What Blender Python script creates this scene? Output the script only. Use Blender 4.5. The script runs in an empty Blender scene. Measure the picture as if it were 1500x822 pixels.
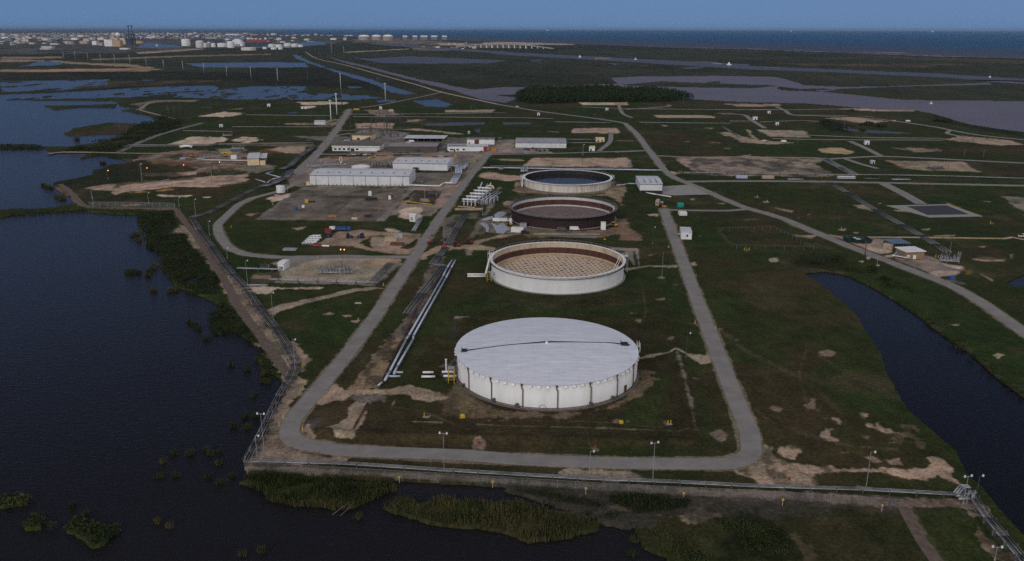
import bpy, math, random
import numpy as np
from mathutils import Matrix, Vector
R_ = random.Random(7)
S = bpy.context.scene
# ------------------------------------------------------------------ camera
F, HC, ROLL = 1210.0, 112.0, 0.0027
PITCH = math.atan(368.8 / F)
cam_d = bpy.data.cameras.new('camera'); cam = bpy.data.objects.new('camera', cam_d)
S.collection.objects.link(cam); S.camera = cam
cam_d.sensor_fit = 'HORIZONTAL'; cam_d.sensor_width = 36.0; cam_d.lens = 36.0 * F / 1500.0
cam_d.clip_start = 1.0; cam_d.clip_end = 300000.0
CM = Matrix.Translation((0, 0, HC)) @ Matrix.Rotation(math.pi/2 - PITCH, 4, 'X') @ Matrix.Rotation(ROLL, 4, 'Z')
cam.matrix_world = CM
CR = np.array(CM.to_3x3())
# ------------------------------------------------------------------ sky, sun, exposure
SUN_EL, SUN_AZ = math.radians(24), math.radians(215)      # azimuth clockwise from +Y: behind the camera, to the left
wd = bpy.data.worlds.new('World'); S.world = wd; wd.use_nodes = True
nt = wd.node_tree; nt.nodes.clear()
def N(t, typ, **kw):
    n = t.nodes.new(typ)
    for k, v in kw.items():
        if k.startswith('i_'): n.inputs[int(k[2:])].default_value = v
        else: setattr(n, k, v)
    return n
def ramp(t, stops, fac=None, interp='LINEAR'):
    r = t.nodes.new('ShaderNodeValToRGB'); e = r.color_ramp; e.interpolation = interp
    while len(e.elements) < len(stops): e.elements.new(0.5)
    for el, (p, c) in zip(e.elements, stops):
        el.position = p; el.color = (*c, 1) if len(c) == 3 else c
    if fac is not None: t.links.new(fac, r.inputs[0])
    return r
wo = N(nt, 'ShaderNodeOutputWorld'); bg = N(nt, 'ShaderNodeBackground'); nt.links.new(bg.outputs[0], wo.inputs[0])
sky = N(nt, 'ShaderNodeTexSky', sky_type='NISHITA'); sky.sun_disc = False
sky.sun_elevation = SUN_EL; sky.sun_rotation = SUN_AZ; sky.altitude = 100; sky.air_density = 1.0; sky.dust_density = 0.6; sky.ozone_density = 3.0
tc = N(nt, 'ShaderNodeTexCoord'); sx = N(nt, 'ShaderNodeSeparateXYZ'); nt.links.new(tc.outputs['Generated'], sx.inputs[0])
# an evening sky: blue and dim ahead, paler cloud overhead and in the bright half behind the camera
front = ramp(nt, [(0.0, (.112, .232, .468)), (0.04, (.104, .220, .468)), (0.10, (.077, .130, .268)), (0.22, (.070, .096, .205)), (0.42, (.044, .047, .072)), (0.62, (.050, .052, .080)), (0.80, (.30, .30, .35)), (1.0, (.74, .74, .84))], sx.outputs[2])
cn = N(nt, 'ShaderNodeTexNoise'); cn.inputs['Scale'].default_value = 2.2; cn.inputs['Detail'].default_value = 5
cm = N(nt, 'ShaderNodeMapping'); cm.inputs['Scale'].default_value = (1, 1, 3.0)
nt.links.new(tc.outputs['Generated'], cm.inputs[0]); nt.links.new(cm.outputs[0], cn.inputs[0])
back = ramp(nt, [(0.35, (.70, .68, .72)), (0.65, (1.0, .97, .98))], cn.outputs[0])
bf = N(nt, 'ShaderNodeMapRange', interpolation_type='SMOOTHSTEP'); dirn = N(nt, 'ShaderNodeVectorMath', operation='DOT_PRODUCT'); dirn.inputs[1].default_value = (0.42, -0.9, 0); nt.links.new(tc.outputs['Generated'], dirn.inputs[0]); nt.links.new(dirn.outputs['Value'], bf.inputs[0]); bf.inputs[1].default_value = -0.30; bf.inputs[2].default_value = 0.42
cmix = N(nt, 'ShaderNodeMix', data_type='RGBA'); nt.links.new(bf.outputs[0], cmix.inputs[0]); nt.links.new(front.outputs[0], cmix.inputs[6]); nt.links.new(back.outputs[0], cmix.inputs[7])
vs = N(nt, 'ShaderNodeVectorMath', operation='SCALE'); nt.links.new(cmix.outputs[2], vs.inputs[0]); vs.inputs[3].default_value = 5.0
ns_ = N(nt, 'ShaderNodeVectorMath', operation='SCALE'); nt.links.new(sky.outputs[0], ns_.inputs[0]); ns_.inputs[3].default_value = 0.04
sm_ = N(nt, 'ShaderNodeVectorMath', operation='ADD'); nt.links.new(vs.outputs[0], sm_.inputs[0]); nt.links.new(ns_.outputs[0], sm_.inputs[1])
nt.links.new(sm_.outputs[0], bg.inputs[0]); bg.inputs[1].default_value = 0.10
sd_ = bpy.data.lights.new('sun', 'SUN'); sd_.energy = 0.68; sd_.angle = math.radians(20); sd_.color = (1.0, 0.96, 0.91)
so = bpy.data.objects.new('sun', sd_); S.collection.objects.link(so)
sv = Vector((math.sin(SUN_AZ)*math.cos(SUN_EL), math.cos(SUN_AZ)*math.cos(SUN_EL), math.sin(SUN_EL)))
so.rotation_euler = sv.to_track_quat('Z', 'Y').to_euler(); so.location = sv * 500
S.view_settings.view_transform = 'Standard'; S.view_settings.look = 'None'
S.view_settings.exposure = 0.72; S.view_settings.gamma = 1.0; S.view_settings.use_curve_mapping = False
try: S.cycles.use_denoising = False; S.cycles.sample_clamp_direct = 1.6; S.cycles.sample_clamp_indirect = 0.6; S.cycles.max_bounces = 4; S.cycles.diffuse_bounces = 2; S.cycles.glossy_bounces = 3
except Exception: pass
# ------------------------------------------------------------------ picture point -> point on a level plane
def rays(px, py):
    px = np.asarray(px, float); py = np.asarray(py, float)
    d = np.stack([px - 750, 411 - py, np.full_like(px, -F)], -1)
    return d @ CR.T
def ground_np(px, py, z=0.0):
    d = rays(px, py); t = (HC - z) / np.maximum(-d[..., 2], 1e-6)
    return d[..., 0]*t, d[..., 1]*t
def G(px, py, z=0.0):
    x, y = ground_np([px], [py], z); return Vector((x[0], y[0], z))
def mpp(x, y): return math.sqrt(x*x + y*y + HC*HC) / F           # metres per picture pixel at a ground point
def top_z(px, py, g):                                            # height of the point above g seen at picture row py
    d = rays([px], [py])[0]; t = g.y / d[1]; return HC + d[2]*t
ZO = dict(T1=(0,0,3.7375),T2=(370,0,3.7375),T3=(740,0,3.7375),T4=(1100,0,3.7375),M1=(0,150,4.983),M2=(200,150,4.983),
  M3=(430,150,4.983),M4=(650,150,4.983),M5=(900,130,4.983),M6=(1200,130,4.983),M7=(950,230,4.983),M8=(1200,260,4.983),
  L1=(100,250,4.983),L2=(350,220,4.983),L3=(350,330,4.983),L4=(600,220,4.983),L5=(680,320,4.983),L6=(640,440,4.672),
  L7=(340,500,4.326),L8=(200,300,3.162),B1=(0,600,3.7025),B2=(350,600,3.7025),B3=(700,600,3.7025),B4=(1050,600,3.333),
  B5=(900,400,3.7025),B6=(1150,340,2.914),N5=(200,200,7.5),N6=(440,140,7.5),N7=(640,180,6.85),N8=(640,290,5.769),P=(0,0,1))
def Q(s):
    """'KEY x,y x,y ... KEY2 x,y' -> list of points on the survey picture"""
    out = []; o = ZO['P']
    for w in s.split():
        if w in ZO: o = ZO[w]; continue
        a, b = w.split(','); out.append((o[0] + float(a)/o[2], o[1] + float(b)/o[2]))
    return out
def W2(pts, z=0.0): return [tuple(G(a, b, z)[:2]) for a, b in pts]
# ------------------------------------------------------------------ numpy noise
def _h(ix, iy, s):
    h = (ix.astype(np.int64)*374761393 + iy.astype(np.int64)*668265263 + s*1442695041) & 0xFFFFFFFF
    h = ((h ^ (h >> 13)) * 1274126177) & 0xFFFFFFFF
    return ((h ^ (h >> 16)) & 0xFFFF) / 65535.0
def vnoise(x, y, s=0):
    ix, iy = np.floor(x), np.floor(y); fx, fy = x - ix, y - iy
    fx = fx*fx*(3 - 2*fx); fy = fy*fy*(3 - 2*fy)
    a, b, c, d = _h(ix, iy, s), _h(ix+1, iy, s), _h(ix, iy+1, s), _h(ix+1, iy+1, s)
    return (a*(1-fx) + b*fx)*(1-fy) + (c*(1-fx) + d*fx)*fy
def fbm(x, y, s=0, o=4):
    t = 0; a = 0.5; n = 0
    for k in range(o):
        t = t + a*vnoise(x*2**k + 17.3*k, y*2**k - 9.1*k, s + k); n += a; a *= 0.55
    return (t/n - 0.5)*2
def sstep(t): t = np.clip(t, 0, 1); return t*t*(3 - 2*t)
# ------------------------------------------------------------------ materials
def mat(name, col, rough=0.8, metal=0.0, var=0.12, scale=0.5, emit=None, spec=0.3, col2=None, bump=0.0, stretch=None, streak=0.0):
    m = bpy.data.materials.new(name); m.use_nodes = True; t = m.node_tree; b = t.nodes['Principled BSDF']
    b.inputs['Roughness'].default_value = rough; b.inputs['Metallic'].default_value = metal
    b.inputs['Specular IOR Level'].default_value = spec
    g = N(t, 'ShaderNodeNewGeometry'); mp = N(t, 'ShaderNodeMapping'); t.links.new(g.outputs['Position'], mp.inputs[0])
    if stretch: mp.inputs['Scale'].default_value = stretch
    n = N(t, 'ShaderNodeTexNoise'); n.inputs['Scale'].default_value = scale; n.inputs['Detail'].default_value = 6; n.inputs['Roughness'].default_value = 0.65
    t.links.new(mp.outputs[0], n.inputs[0])
    c2 = col2 if col2 else tuple(c*(1 - var*2.2) for c in col)
    r = ramp(t, [(0.32, c2), (0.62, col)], n.outputs[0])
    t.links.new(r.outputs[0], b.inputs['Base Color'])
    if bump:
        bp = N(t, 'ShaderNodeBump'); bp.inputs['Distance'].default_value = bump; bp.inputs['Strength'].default_value = 0.6
        t.links.new(n.outputs[0], bp.inputs['Height']); t.links.new(bp.outputs[0], b.inputs['Normal'])
    if emit:
        b.inputs['Emission Color'].default_value = (*emit[:3], 1); b.inputs['Emission Strength'].default_value = emit[3]
    return m
M = {}
M['asphalt'] = mat('asphalt', (0.215, 0.20, 0.19), 0.9, var=0.14, scale=0.16, col2=(0.155, 0.145, 0.138))
M['concrete'] = mat('concrete', (0.27, 0.26, 0.245), 0.9, var=0.12, scale=0.3)
M['dirt_track'] = mat('dirt_track', (0.27, 0.21, 0.165), 0.95, scale=0.25, col2=(0.17, 0.13, 0.10))
M['pale_track'] = mat('pale_track', (0.38, 0.30, 0.24), 0.95, scale=0.3, col2=(0.27, 0.20, 0.16))
M['brown_track'] = mat('brown_track', (0.13, 0.10, 0.08), 0.95, scale=0.5, col2=(0.075, 0.055, 0.045))
M['gravel'] = mat('gravel', (0.17, 0.165, 0.16), 0.95, scale=0.8, col2=(0.07, 0.068, 0.066))
M['white'] = mat('white_paint', (0.72, 0.72, 0.72), 0.5, var=0.05, scale=0.25, col2=(0.58, 0.575, 0.57), spec=0.4)
M['white2'] = mat('white_metal_siding', (0.62, 0.63, 0.65), 0.5, var=0.06, scale=0.2, col2=(0.50, 0.51, 0.53))
M['roofw'] = mat('pale_metal_roof', (0.55, 0.56, 0.59), 0.45, var=0.08, scale=0.15, col2=(0.42, 0.43, 0.46))
M['roofg'] = mat('grey_roof', (0.24, 0.23, 0.23), 0.8, scale=0.2)
M['roofd'] = mat('dark_roof', (0.12, 0.105, 0.095), 0.85, scale=0.3)
M['brownw'] = mat('brown_wall', (0.095, 0.075, 0.062), 0.85, scale=0.4)
M['cream'] = mat('cream_siding', (0.66, 0.52, 0.33), 0.7, scale=0.3, col2=(0.52, 0.40, 0.26))
M['tan'] = mat('tan_brick', (0.28, 0.17, 0.095), 0.85, scale=0.8)
M['beige'] = mat('beige_panel', (0.42, 0.33, 0.24), 0.7, scale=0.4)
M['bluer'] = mat('slate_blue_roof', (0.10, 0.17, 0.24), 0.6, scale=0.4)
M['dark'] = mat('dark_metal', (0.025, 0.026, 0.03), 0.6, scale=1.0)
M['glass'] = mat('window_glass', (0.02, 0.022, 0.026), 0.2, scale=1.0, spec=0.5)
M['steel'] = mat('galvanised_steel', (0.36, 0.37, 0.40), 0.5, metal=0.25, scale=0.8, col2=(0.22, 0.23, 0.25))
M['steeld'] = mat('weathered_steel', (0.10, 0.10, 0.108), 0.6, metal=0.2, scale=0.6, col2=(0.07, 0.068, 0.068))
M['pipeb'] = mat('pale_blue_pipe', (0.42, 0.46, 0.56), 0.45, scale=0.2, col2=(0.32, 0.35, 0.44))
M['pipeg'] = mat('grey_pipe', (0.20, 0.20, 0.21), 0.6, scale=0.5, col2=(0.10, 0.095, 0.09))
M['rust'] = mat('rusty_steel', (0.12, 0.06, 0.04), 0.85, scale=0.6, col2=(0.06, 0.032, 0.025))
M['orange'] = mat('orange_timber', (0.50, 0.20, 0.035), 0.7, scale=0.8, col2=(0.30, 0.11, 0.03))
M['yellow'] = mat('yellow_paint', (0.50, 0.34, 0.03), 0.6, scale=1.0)
M['red'] = mat('red_paint', (0.26, 0.025, 0.025), 0.5, scale=1.0)
M['blue'] = mat('blue_paint', (0.03, 0.08, 0.24), 0.5, scale=1.0)
M['teal'] = mat('teal_paint', (0.02, 0.32, 0.27), 0.5, scale=1.0)
M['green'] = mat('dark_green_paint', (0.02, 0.045, 0.045), 0.6, scale=1.0)
M['tyre'] = mat('black_rubber', (0.02, 0.02, 0.02), 0.8, scale=3)
M['wood'] = mat('weathered_wood', (0.16, 0.13, 0.11), 0.85, scale=1.0)
M['leaf'] = mat('shrub_leaves', (0.030, 0.044, 0.016), 0.8, scale=0.25, col2=(0.012, 0.020, 0.008), spec=0.1)
M['leafd'] = mat('dark_shrub_leaves', (0.032, 0.042, 0.015), 0.8, scale=0.12, col2=(0.012, 0.018, 0.007), spec=0.1)
M['reed'] = mat('marsh_reeds', (0.085, 0.075, 0.030), 0.85, scale=0.12, col2=(0.035, 0.042, 0.016), spec=0.1)
M['reedg'] = mat('green_marsh_reeds', (0.045, 0.055, 0.018), 0.85, scale=0.10, col2=(0.018, 0.028, 0.010), spec=0.1)
M['lampglow'] = mat('lit_lamp_lens', (0.9, 0.6, 0.3), 0.5, emit=(1.0, 0.33, 0.06, 1.8))
M['lampoff'] = mat('lamp_lens', (0.7, 0.7, 0.72), 0.3)
M['tarp'] = mat('grey_tarpaulin', (0.34, 0.36, 0.42), 0.6, scale=0.6, col2=(0.22, 0.23, 0.27))
# ------------------------------------------------------------------ mesh builder
def bb(name, verts, faces, m=None, parent=None, smooth=False):
    me = bpy.data.meshes.new(name); me.from_pydata(verts, [], faces); me.update()
    if smooth: me.polygons.foreach_set('use_smooth', [True]*len(me.polygons))
    o = bpy.data.objects.new(name, me); S.collection.objects.link(o)
    if m is not None:
        for mm in (m if isinstance(m, list) else [m]): me.materials.append(mm)
    if parent is not None: o.parent = parent
    return o
def mesh_np(name, co, quads, m, parent=None, n=4):
    me = bpy.data.meshes.new(name); nv, nf = len(co), len(quads)
    me.vertices.add(nv); me.vertices.foreach_set('co', np.asarray(co, np.float32).ravel())
    me.loops.add(nf*n); me.loops.foreach_set('vertex_index', np.asarray(quads, np.int32).ravel())
    me.polygons.add(nf); me.polygons.foreach_set('loop_start', np.arange(0, nf*n, n, dtype=np.int32))
    me.update(calc_edges=True); o = bpy.data.objects.new(name, me); S.collection.objects.link(o)
    me.materials.append(m)
    if parent: o.parent = parent
    return o
class MB:
    def __init__(s): s.v = []; s.f = []
    def add(s, v, f):
        k = len(s.v); s.v += [tuple(a) for a in v]; s.f += [tuple(i + k for i in q) for q in f]; return s
    def box(s, x0, x1, y0, y1, z0, z1):
        return s.add([(x0,y0,z0),(x1,y0,z0),(x1,y1,z0),(x0,y1,z0),(x0,y0,z1),(x1,y0,z1),(x1,y1,z1),(x0,y1,z1)],
                     [(0,3,2,1),(4,5,6,7),(0,1,5,4),(1,2,6,5),(2,3,7,6),(3,0,4,7)])
    def tube(s, a, b, r0, r1=None, n=8, cap=True):
        a, b = Vector(a), Vector(b); r1 = r0 if r1 is None else r1; d = (b - a)
        if d.length < 1e-6: return s
        d.normalize(); u = d.cross(Vector((0,0,1)) if abs(d.z) < 0.9 else Vector((1,0,0))).normalized(); w = d.cross(u)
        v = []
        for p, r in ((a, r0), (b, r1)):
            for i in range(n):
                t = 2*math.pi*i/n; v.append(p + u*(r*math.cos(t)) + w*(r*math.sin(t)))
        f = [(i, (i+1) % n, n + (i+1) % n, n + i) for i in range(n)]
        if cap: f += [tuple(range(n-1, -1, -1)), tuple(range(n, 2*n))]
        return s.add(v, f)
    def path(s, pts, r, n=8):
        for a, b in zip(pts[:-1], pts[1:]):
            d = (Vector(b) - Vector(a)); 
            if d.length > 1e-6: d.normalize()
            s.tube(Vector(a) - d*r*0.3, Vector(b) + d*r*0.3, r, n=n)
        return s
    def lathe(s, prof, n=24, c=(0, 0)):
        v = [(c[0] + r*math.cos(2*math.pi*i/n), c[1] + r*math.sin(2*math.pi*i/n), z) for r, z in prof for i in range(n)]
        f = [(k*n + i, k*n + (i+1) % n, (k+1)*n + (i+1) % n, (k+1)*n + i) for k in range(len(prof)-1) for i in range(n)]
        return s.add(v, f)
    def disc(s, r, z, n=48, c=(0,0)):
        return s.add([(c[0] + r*math.cos(2*math.pi*i/n), c[1] + r*math.sin(2*math.pi*i/n), z) for i in range(n)], [tuple(range(n))])
    def build(s, name, m, parent=None, smooth=False): return bb(name, s.v, s.f, m, parent, smooth)
def tag(o, label=None, cat=None, group=None, kind=None):
    if label: o['label'] = label
    if cat: o['category'] = cat
    if group: o['group'] = group
    if kind: o['kind'] = kind
    return o
def thing(name, label, cat, loc, rz=0.0, group=None):
    o = bpy.data.objects.new(name, None); S.collection.objects.link(o); o.empty_display_size = 1
    o.location = loc; o.rotation_euler = (0, 0, rz); return tag(o, label, cat, group)
def copy_tree(o, loc=None, rz=None, label=None, group=None, scale=None):
    c = o.copy(); S.collection.objects.link(c)
    for ch in list(o.children):
        d = ch.copy(); S.collection.objects.link(d); d.parent = c
        for g in list(ch.children):
            e = g.copy(); S.collection.objects.link(e); e.parent = d
    if loc is not None: c.location = loc
    if rz is not None: c.rotation_euler = (0, 0, rz)
    if scale is not None: c.scale = scale
    if label: c['label'] = label
    if group: c['group'] = group
    return c

def add_streaks(m, col, lo=.60, hi=.72, fac=.5, st=(1.6, 1.6, .10), sc=.9):
    t = m.node_tree; b = t.nodes['Principled BSDF']; src = b.inputs['Base Color'].links[0].from_socket; g = N(t, 'ShaderNodeNewGeometry'); mp = N(t, 'ShaderNodeMapping'); mp.inputs['Scale'].default_value = st; t.links.new(g.outputs['Position'], mp.inputs[0])
    n = N(t, 'ShaderNodeTexNoise'); n.inputs['Scale'].default_value = sc; n.inputs['Detail'].default_value = 6; n.inputs['Roughness'].default_value = .7; t.links.new(mp.outputs[0], n.inputs[0]); r = ramp(t, [(lo, (0, 0, 0)), (hi, (fac,)*3)], n.outputs[0])
    mx = N(t, 'ShaderNodeMix', data_type='RGBA'); t.links.new(r.outputs[0], mx.inputs[0]); t.links.new(src, mx.inputs[6]); mx.inputs[7].default_value = (*col, 1); t.links.new(mx.outputs[2], b.inputs['Base Color']); return m
add_streaks(M['asphalt'], (.27, .24, .21), .56, .72, .25, (1, 1, 1), .5); add_streaks(M['white2'], (.38, .35, .33), .60, .75, .5); add_streaks(M['roofw'], (.36, .32, .30), .56, .72, .6, (.6, .6, 1), .5); add_streaks(M['white'], (.42, .38, .34), .62, .75, .5)
# ------------------------------------------------------------------ the ground: one sheet, finer where the eye is closer
cols = np.concatenate([np.arange(-900, -60, 12.0), np.arange(-60, 1560, 1.6), np.arange(1560, 2400, 12.0)])
rows = np.concatenate([np.array([43.2, 43.8, 44.6, 45.6]), np.arange(46.5, 130, 0.6), np.arange(130, 300, 0.8), np.arange(300, 850, 1.1), np.arange(850, 1300, 12.0)])
# rows follow the level horizon (no roll) so that the sheet is regular on the ground
LP, LR = np.meshgrid(cols, rows)
dl = np.stack([LP - 750, (411 - LR)*math.cos(PITCH) - F*math.sin(PITCH)*1.0, (411 - LR)], -1)
dy = F*math.cos(PITCH) + (411 - LR)*math.sin(PITCH); dz = (411 - LR)*math.cos(PITCH) - F*math.sin(PITCH)
tt = HC/np.maximum(-dz, 1e-3); GX = (LP - 750)*tt; GY = dy*tt
RNG = np.sqrt(GX**2 + GY**2 + HC**2); PX = RNG/F                      # metres per pixel there
NL = fbm(GX/(22*PX), GY/(22*PX)*0.6, 11, 4) if False else fbm(GX/14, GY/14, 11, 4)
NM = fbm(GX/45, GY/45, 23, 4); NB = fbm(GX/160, GY/160, 37, 4); NH = fbm(GX/700, GY/700, 51, 4)
NS = fbm(GX/4, GY/4, 77, 3)
near = np.clip(1 - (RNG - 200)/900, 0, 1)
NE1 = .55*fbm(GX/2.2, GY/2.6, 301, 3) + .6*fbm(GX/8, GY/9, 302, 3); NE2 = .55*fbm(GX/4.5, GY/8, 311, 3) + .6*fbm(GX/17, GY/30, 312, 3); NE3 = .55*fbm(GX/13, GY/45, 321, 3) + .6*fbm(GX/55, GY/160, 322, 3)
def noise_for(px_amp):                                                  # ragged edges, in pixels at that distance
    w2 = np.clip((RNG - 300)/300, 0, 1); w3 = np.clip((RNG - 900)/900, 0, 1)
    return px_amp*3.8*(1 + .8*w3)*((NE1*(1 - w2) + NE2*w2)*(1 - w3) + NE3*w3)
def field(pts, closed=True, pad=60, width=None):
    """signed distance (pixels at that distance, + inside) of the ground points to a polygon, or to a line of given half width in metres"""
    p = np.array(W2(pts)); q = np.array(pts)
    q2 = q.copy(); q2[:, 1] = q2[:, 1] + (q2[:, 0] - 750)*0 
    r0, r1 = q[:, 1].min() - pad*0.6 - 4, q[:, 1].max() + pad*0.6 + 4; c0, c1 = q[:, 0].min() - pad - 4, q[:, 0].max() + pad + 4
    ri = np.where((rows >= r0) & (rows <= r1))[0]; ci = np.where((cols >= c0) & (cols <= c1))[0]
    if len(ri) == 0 or len(ci) == 0: return None
    sl = (slice(ri[0], ri[-1] + 1), slice(ci[0], ci[-1] + 1))
    x, y = GX[sl], GY[sl]; dmin = np.full(x.shape, 1e18); ins = np.zeros(x.shape, bool)
    n = len(p); m = n if closed else n - 1
    for i in range(m):
        ax, ay = p[i]; bx, by = p[(i+1) % n]; ex, ey = bx - ax, by - ay; L2 = ex*ex + ey*ey + 1e-9
        t = np.clip(((x - ax)*ex + (y - ay)*ey)/L2, 0, 1)
        d = (x - ax - t*ex)**2 + (y - ay - t*ey)**2; dmin = np.minimum(dmin, d)
        if closed:
            c = ((ay > y) != (by > y)) & (x < (bx - ax)*(y - ay)/((by - ay) if abs(by - ay) > 1e-9 else 1e-9) + ax)
            ins ^= c
    d = np.sqrt(dmin)
    if width is not None: s = (width - d)
    else: s = np.where(ins, d, -d)
    return sl, s/PX[sl]
# base land colour: mown grass, greener and browner by turns
def mixc(a, b, t): return a + (b - a)*t[..., None]
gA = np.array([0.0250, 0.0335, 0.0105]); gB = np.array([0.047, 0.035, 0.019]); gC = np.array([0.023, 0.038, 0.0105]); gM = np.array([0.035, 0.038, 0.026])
COL = np.tile(gA, GX.shape + (1,))
COL = mixc(COL, gB, sstep((NM*0.7 + NB*0.6 + 0.12)/0.5)*0.85)
COL = mixc(COL, gC, sstep((fbm(GX/60, GY/60, 91, 3) + 0.05)/0.35)*0.7)
COL = mixc(COL, np.array([0.062, 0.050, 0.030]), sstep((fbm(GX/28, GY/28, 131, 5) - 0.22)/0.25)*0.55)
COL = COL*(1 + .07*np.sin((GX*.94 + GY*.34)/1.15)*near*(fbm(GX/50, GY/50, 141, 2) > -.1))[..., None]
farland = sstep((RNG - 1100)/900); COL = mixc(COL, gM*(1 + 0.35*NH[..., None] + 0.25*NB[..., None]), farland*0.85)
WAT = np.zeros(GX.shape)
BARE = np.zeros(GX.shape)
def water(s, amp=1.5, soft=1.0, sub=False, key=None):
    r = field(Q(s));
    if r is None: return
    sl, d = r; t = d + noise_for(amp)[sl]; a = sstep((t + soft)/(2*soft))
    if sub: WAT[sl] = np.minimum(WAT[sl], 1 - a)
    else: WAT[sl] = np.maximum(WAT[sl], a)
def marsh_water(s, thr, amp=6, lx=60, ly=60, seed=5):
    r = field(Q(s));
    if r is None: return
    sl, d = r; nz = fbm(GX[sl]/lx, GY[sl]/ly, seed, 5); t = np.minimum(d/3, 0.9) + nz*amp - thr
    WAT[sl] = np.maximum(WAT[sl], sstep((t + 0.6)/1.2)*(d > -3))
def paint(s, c, amp=2.5, soft=1.2, k=1.0, mott=0.0, c2=None, closed=True, width=None, seed=3, lx=9.0):
    r = field(Q(s), closed=closed, width=width)
    if r is None: return
    sl, d = r; nn_ = noise_for(1.0)[sl]; t = d + nn_*amp*1.35; sf = soft*(1.7 if amp >= 1.2 else 1.0); a = sstep((t + sf)/(2*sf))*k
    if amp >= 1.2: a = a*np.clip(1.0 + nn_*.10 - .25*sstep((-nn_ - .6)/1.2)*sstep(1 - d/14), 0, 1)
    c = np.array(c)
    if mott > 0:
        nz = fbm(GX[sl]/lx, GY[sl]/(lx*1.4), seed, 5); c2_ = np.array(c2 if c2 is not None else c*0.5)
        cc = c[None, None, :] + (c2_ - c)[None, None, :]*(sstep((nz + mott - 0.5)/0.35))[..., None]
    else: cc = np.broadcast_to(c, COL[sl].shape)
    COL[sl] = COL[sl]*(1 - a[..., None]) + cc*a[..., None]
    BARE[sl] = np.maximum(BARE[sl], a*0.8)
SAND = (0.50, 0.395, 0.325); TANC = (0.27, 0.205, 0.155); GREY = (0.16, 0.145, 0.135); DARKG = (0.085, 0.078, 0.074); BRN = (0.085, 0.06, 0.044)
GRN = (0.020, 0.029, 0.008); DRK = (0.012, 0.016, 0.006); RED = (0.13, 0.06, 0.04); SCRUB = (0.013, 0.018, 0.0065)
# ---- water
SEA_L = '-900,49 0,47 P 120,46.5 200,47.6 290,49.4 T2 0,186 300,192 530,200 600,202 1000,220 1490,232 T3 500,245 1000,262 1490,275 T4 500,290 1000,308 1500,320 P 1700,95 2400,150'
water('P -900,49 0,47 120,46.5 200,47.6 290,49.4 T2 0,186 300,192 530,200 600,204 1000,220 1490,232 T3 500,245 1000,262 1490,275 T4 500,290 1000,308 1500,320 P 1700,95 2400,150 2400,20 -900,20', 0.6, 0.5)
LAKE = 'P -900,300 0,305.5 M1 300,768 400,758 555,738 500,680 400,622 385,580 520,560 680,522 655,500 830,450 990,430 900,415 740,382 600,395 500,352 350,372 345,360 460,352 350,338 0,334 P -900,215 '
water('P -900,300 0,306 M1 200,775 400,760 540,735 500,680 400,622 385,580 520,560 680,522 655,500 830,450 990,430 900,415 740,382 600,405 660,365 460,362 375,370 330,338 0,334 P -900,218', 2.2, 0.8)
water('P -900,140 T1 0,545 300,550 640,552 655,580 750,592 660,604 850,640 862,670 790,682 600,675 350,725 375,742 520,728 660,735 770,712 690,745 600,765 380,800 250,800 0,795 P -900,208', 2.6, 0.8)
water('T1 250,578 510,572 640,566 630,588 420,590 300,600', 1.5, 0.7, sub=True)
water('T1 350,735 420,700 600,668 800,678 770,700 640,705 600,730 400,742', 2.0, 0.8, sub=True)
water('P -900,700 -900,312 0,318 L1 -300,300 0,292 130,280 150,300 330,312 505,316 520,400 545,480 600,580 640,650 700,740 765,815 L8 190,385 235,388 380,455 402,490 345,520 345,572 380,592 440,580 530,625 600,665 560,680 575,750 640,785 690,815 L7 350,265 300,370 200,560 70,790 B2 20,322 60,352 500,356 1000,386 1300,400 1480,415 B3 130,430 420,505 560,540 640,560 860,600 860,660 900,740 960,770 1020,790 1040,840 P 990,1300 -900,1300', 2.0, 0.8)
water('B2 0,392 60,360 200,352 480,378 700,382 840,412 700,472 610,525 560,492 400,508 320,500 180,470 90,420', 2.0, 0.7, sub=True)
water('B2 785,530 880,480 1000,492 1100,480 1480,510 B3 200,500 350,540 540,560 640,610 660,640 560,665 490,690 400,700 270,712 170,660 0,635 B2 1300,632 1150,625 1040,612 900,572', 2.0, 0.7, sub=True)
water('B3 200,440 330,435 600,480 700,465 1160,490 1150,560 830,640 700,610 540,560 420,505', 3.0, 1.5, sub=True)
water('B1 -100,490 0,470 140,475 150,505 20,520 -100,520', 1.5, 0.7, sub=True)
water('B1 120,610 200,580 225,640 140,640', 1.5, 0.7, sub=True)
water('B1 360,640 420,605 560,620 615,660 570,720 500,735 440,690', 2, 0.7, sub=True)
water('L1 540,355 565,380 560,440 570,500 620,520 660,600 690,660 675,690 640,690 610,580 570,500 545,440', 0.8, 0.5)
water('L1 620,318 720,320 700,345 650,345', 1, 0.6); water('L1 700,660 770,640 760,662', 1, .6)
water('L8 210,350 270,325 290,335 240,360', 1, .6)
marsh_water('T1 0,450 120,442 590,432 600,462 340,492 120,500 0,500', 0.25, 3.6, 26, 70, 8)
marsh_water('T1 0,515 330,505 770,478 1000,468 1180,468 1180,490 900,505 700,532 400,538 0,545', -0.2, 3.8, 24, 60, 9)
marsh_water('T1 690,525 900,510 1100,498 1300,482 1490,478 T2 290,492 240,505 600,515 730,535 560,545 200,545 T1 1490,545 1200,540 900,528', 0.2, 4.2, 16, 36, 10)
marsh_water('T2 -90,480 0,470 280,470 295,490 0,512 -90,510', 0.0, 3.6, 16, 36, 12)
water('T1 780,434 850,434 850,440 780,440', .4, .3); water('T1 1010,585 1160,582 1160,588 1010,588', .3, .3)
water('T1 190,345 200,335 330,340 330,352 280,358 110,362', .8, .4)
water('T1 1010,345 1490,340 T2 280,342 308,366 T1 1490,370 1300,368 1100,368', 0.8, 0.5)
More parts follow.
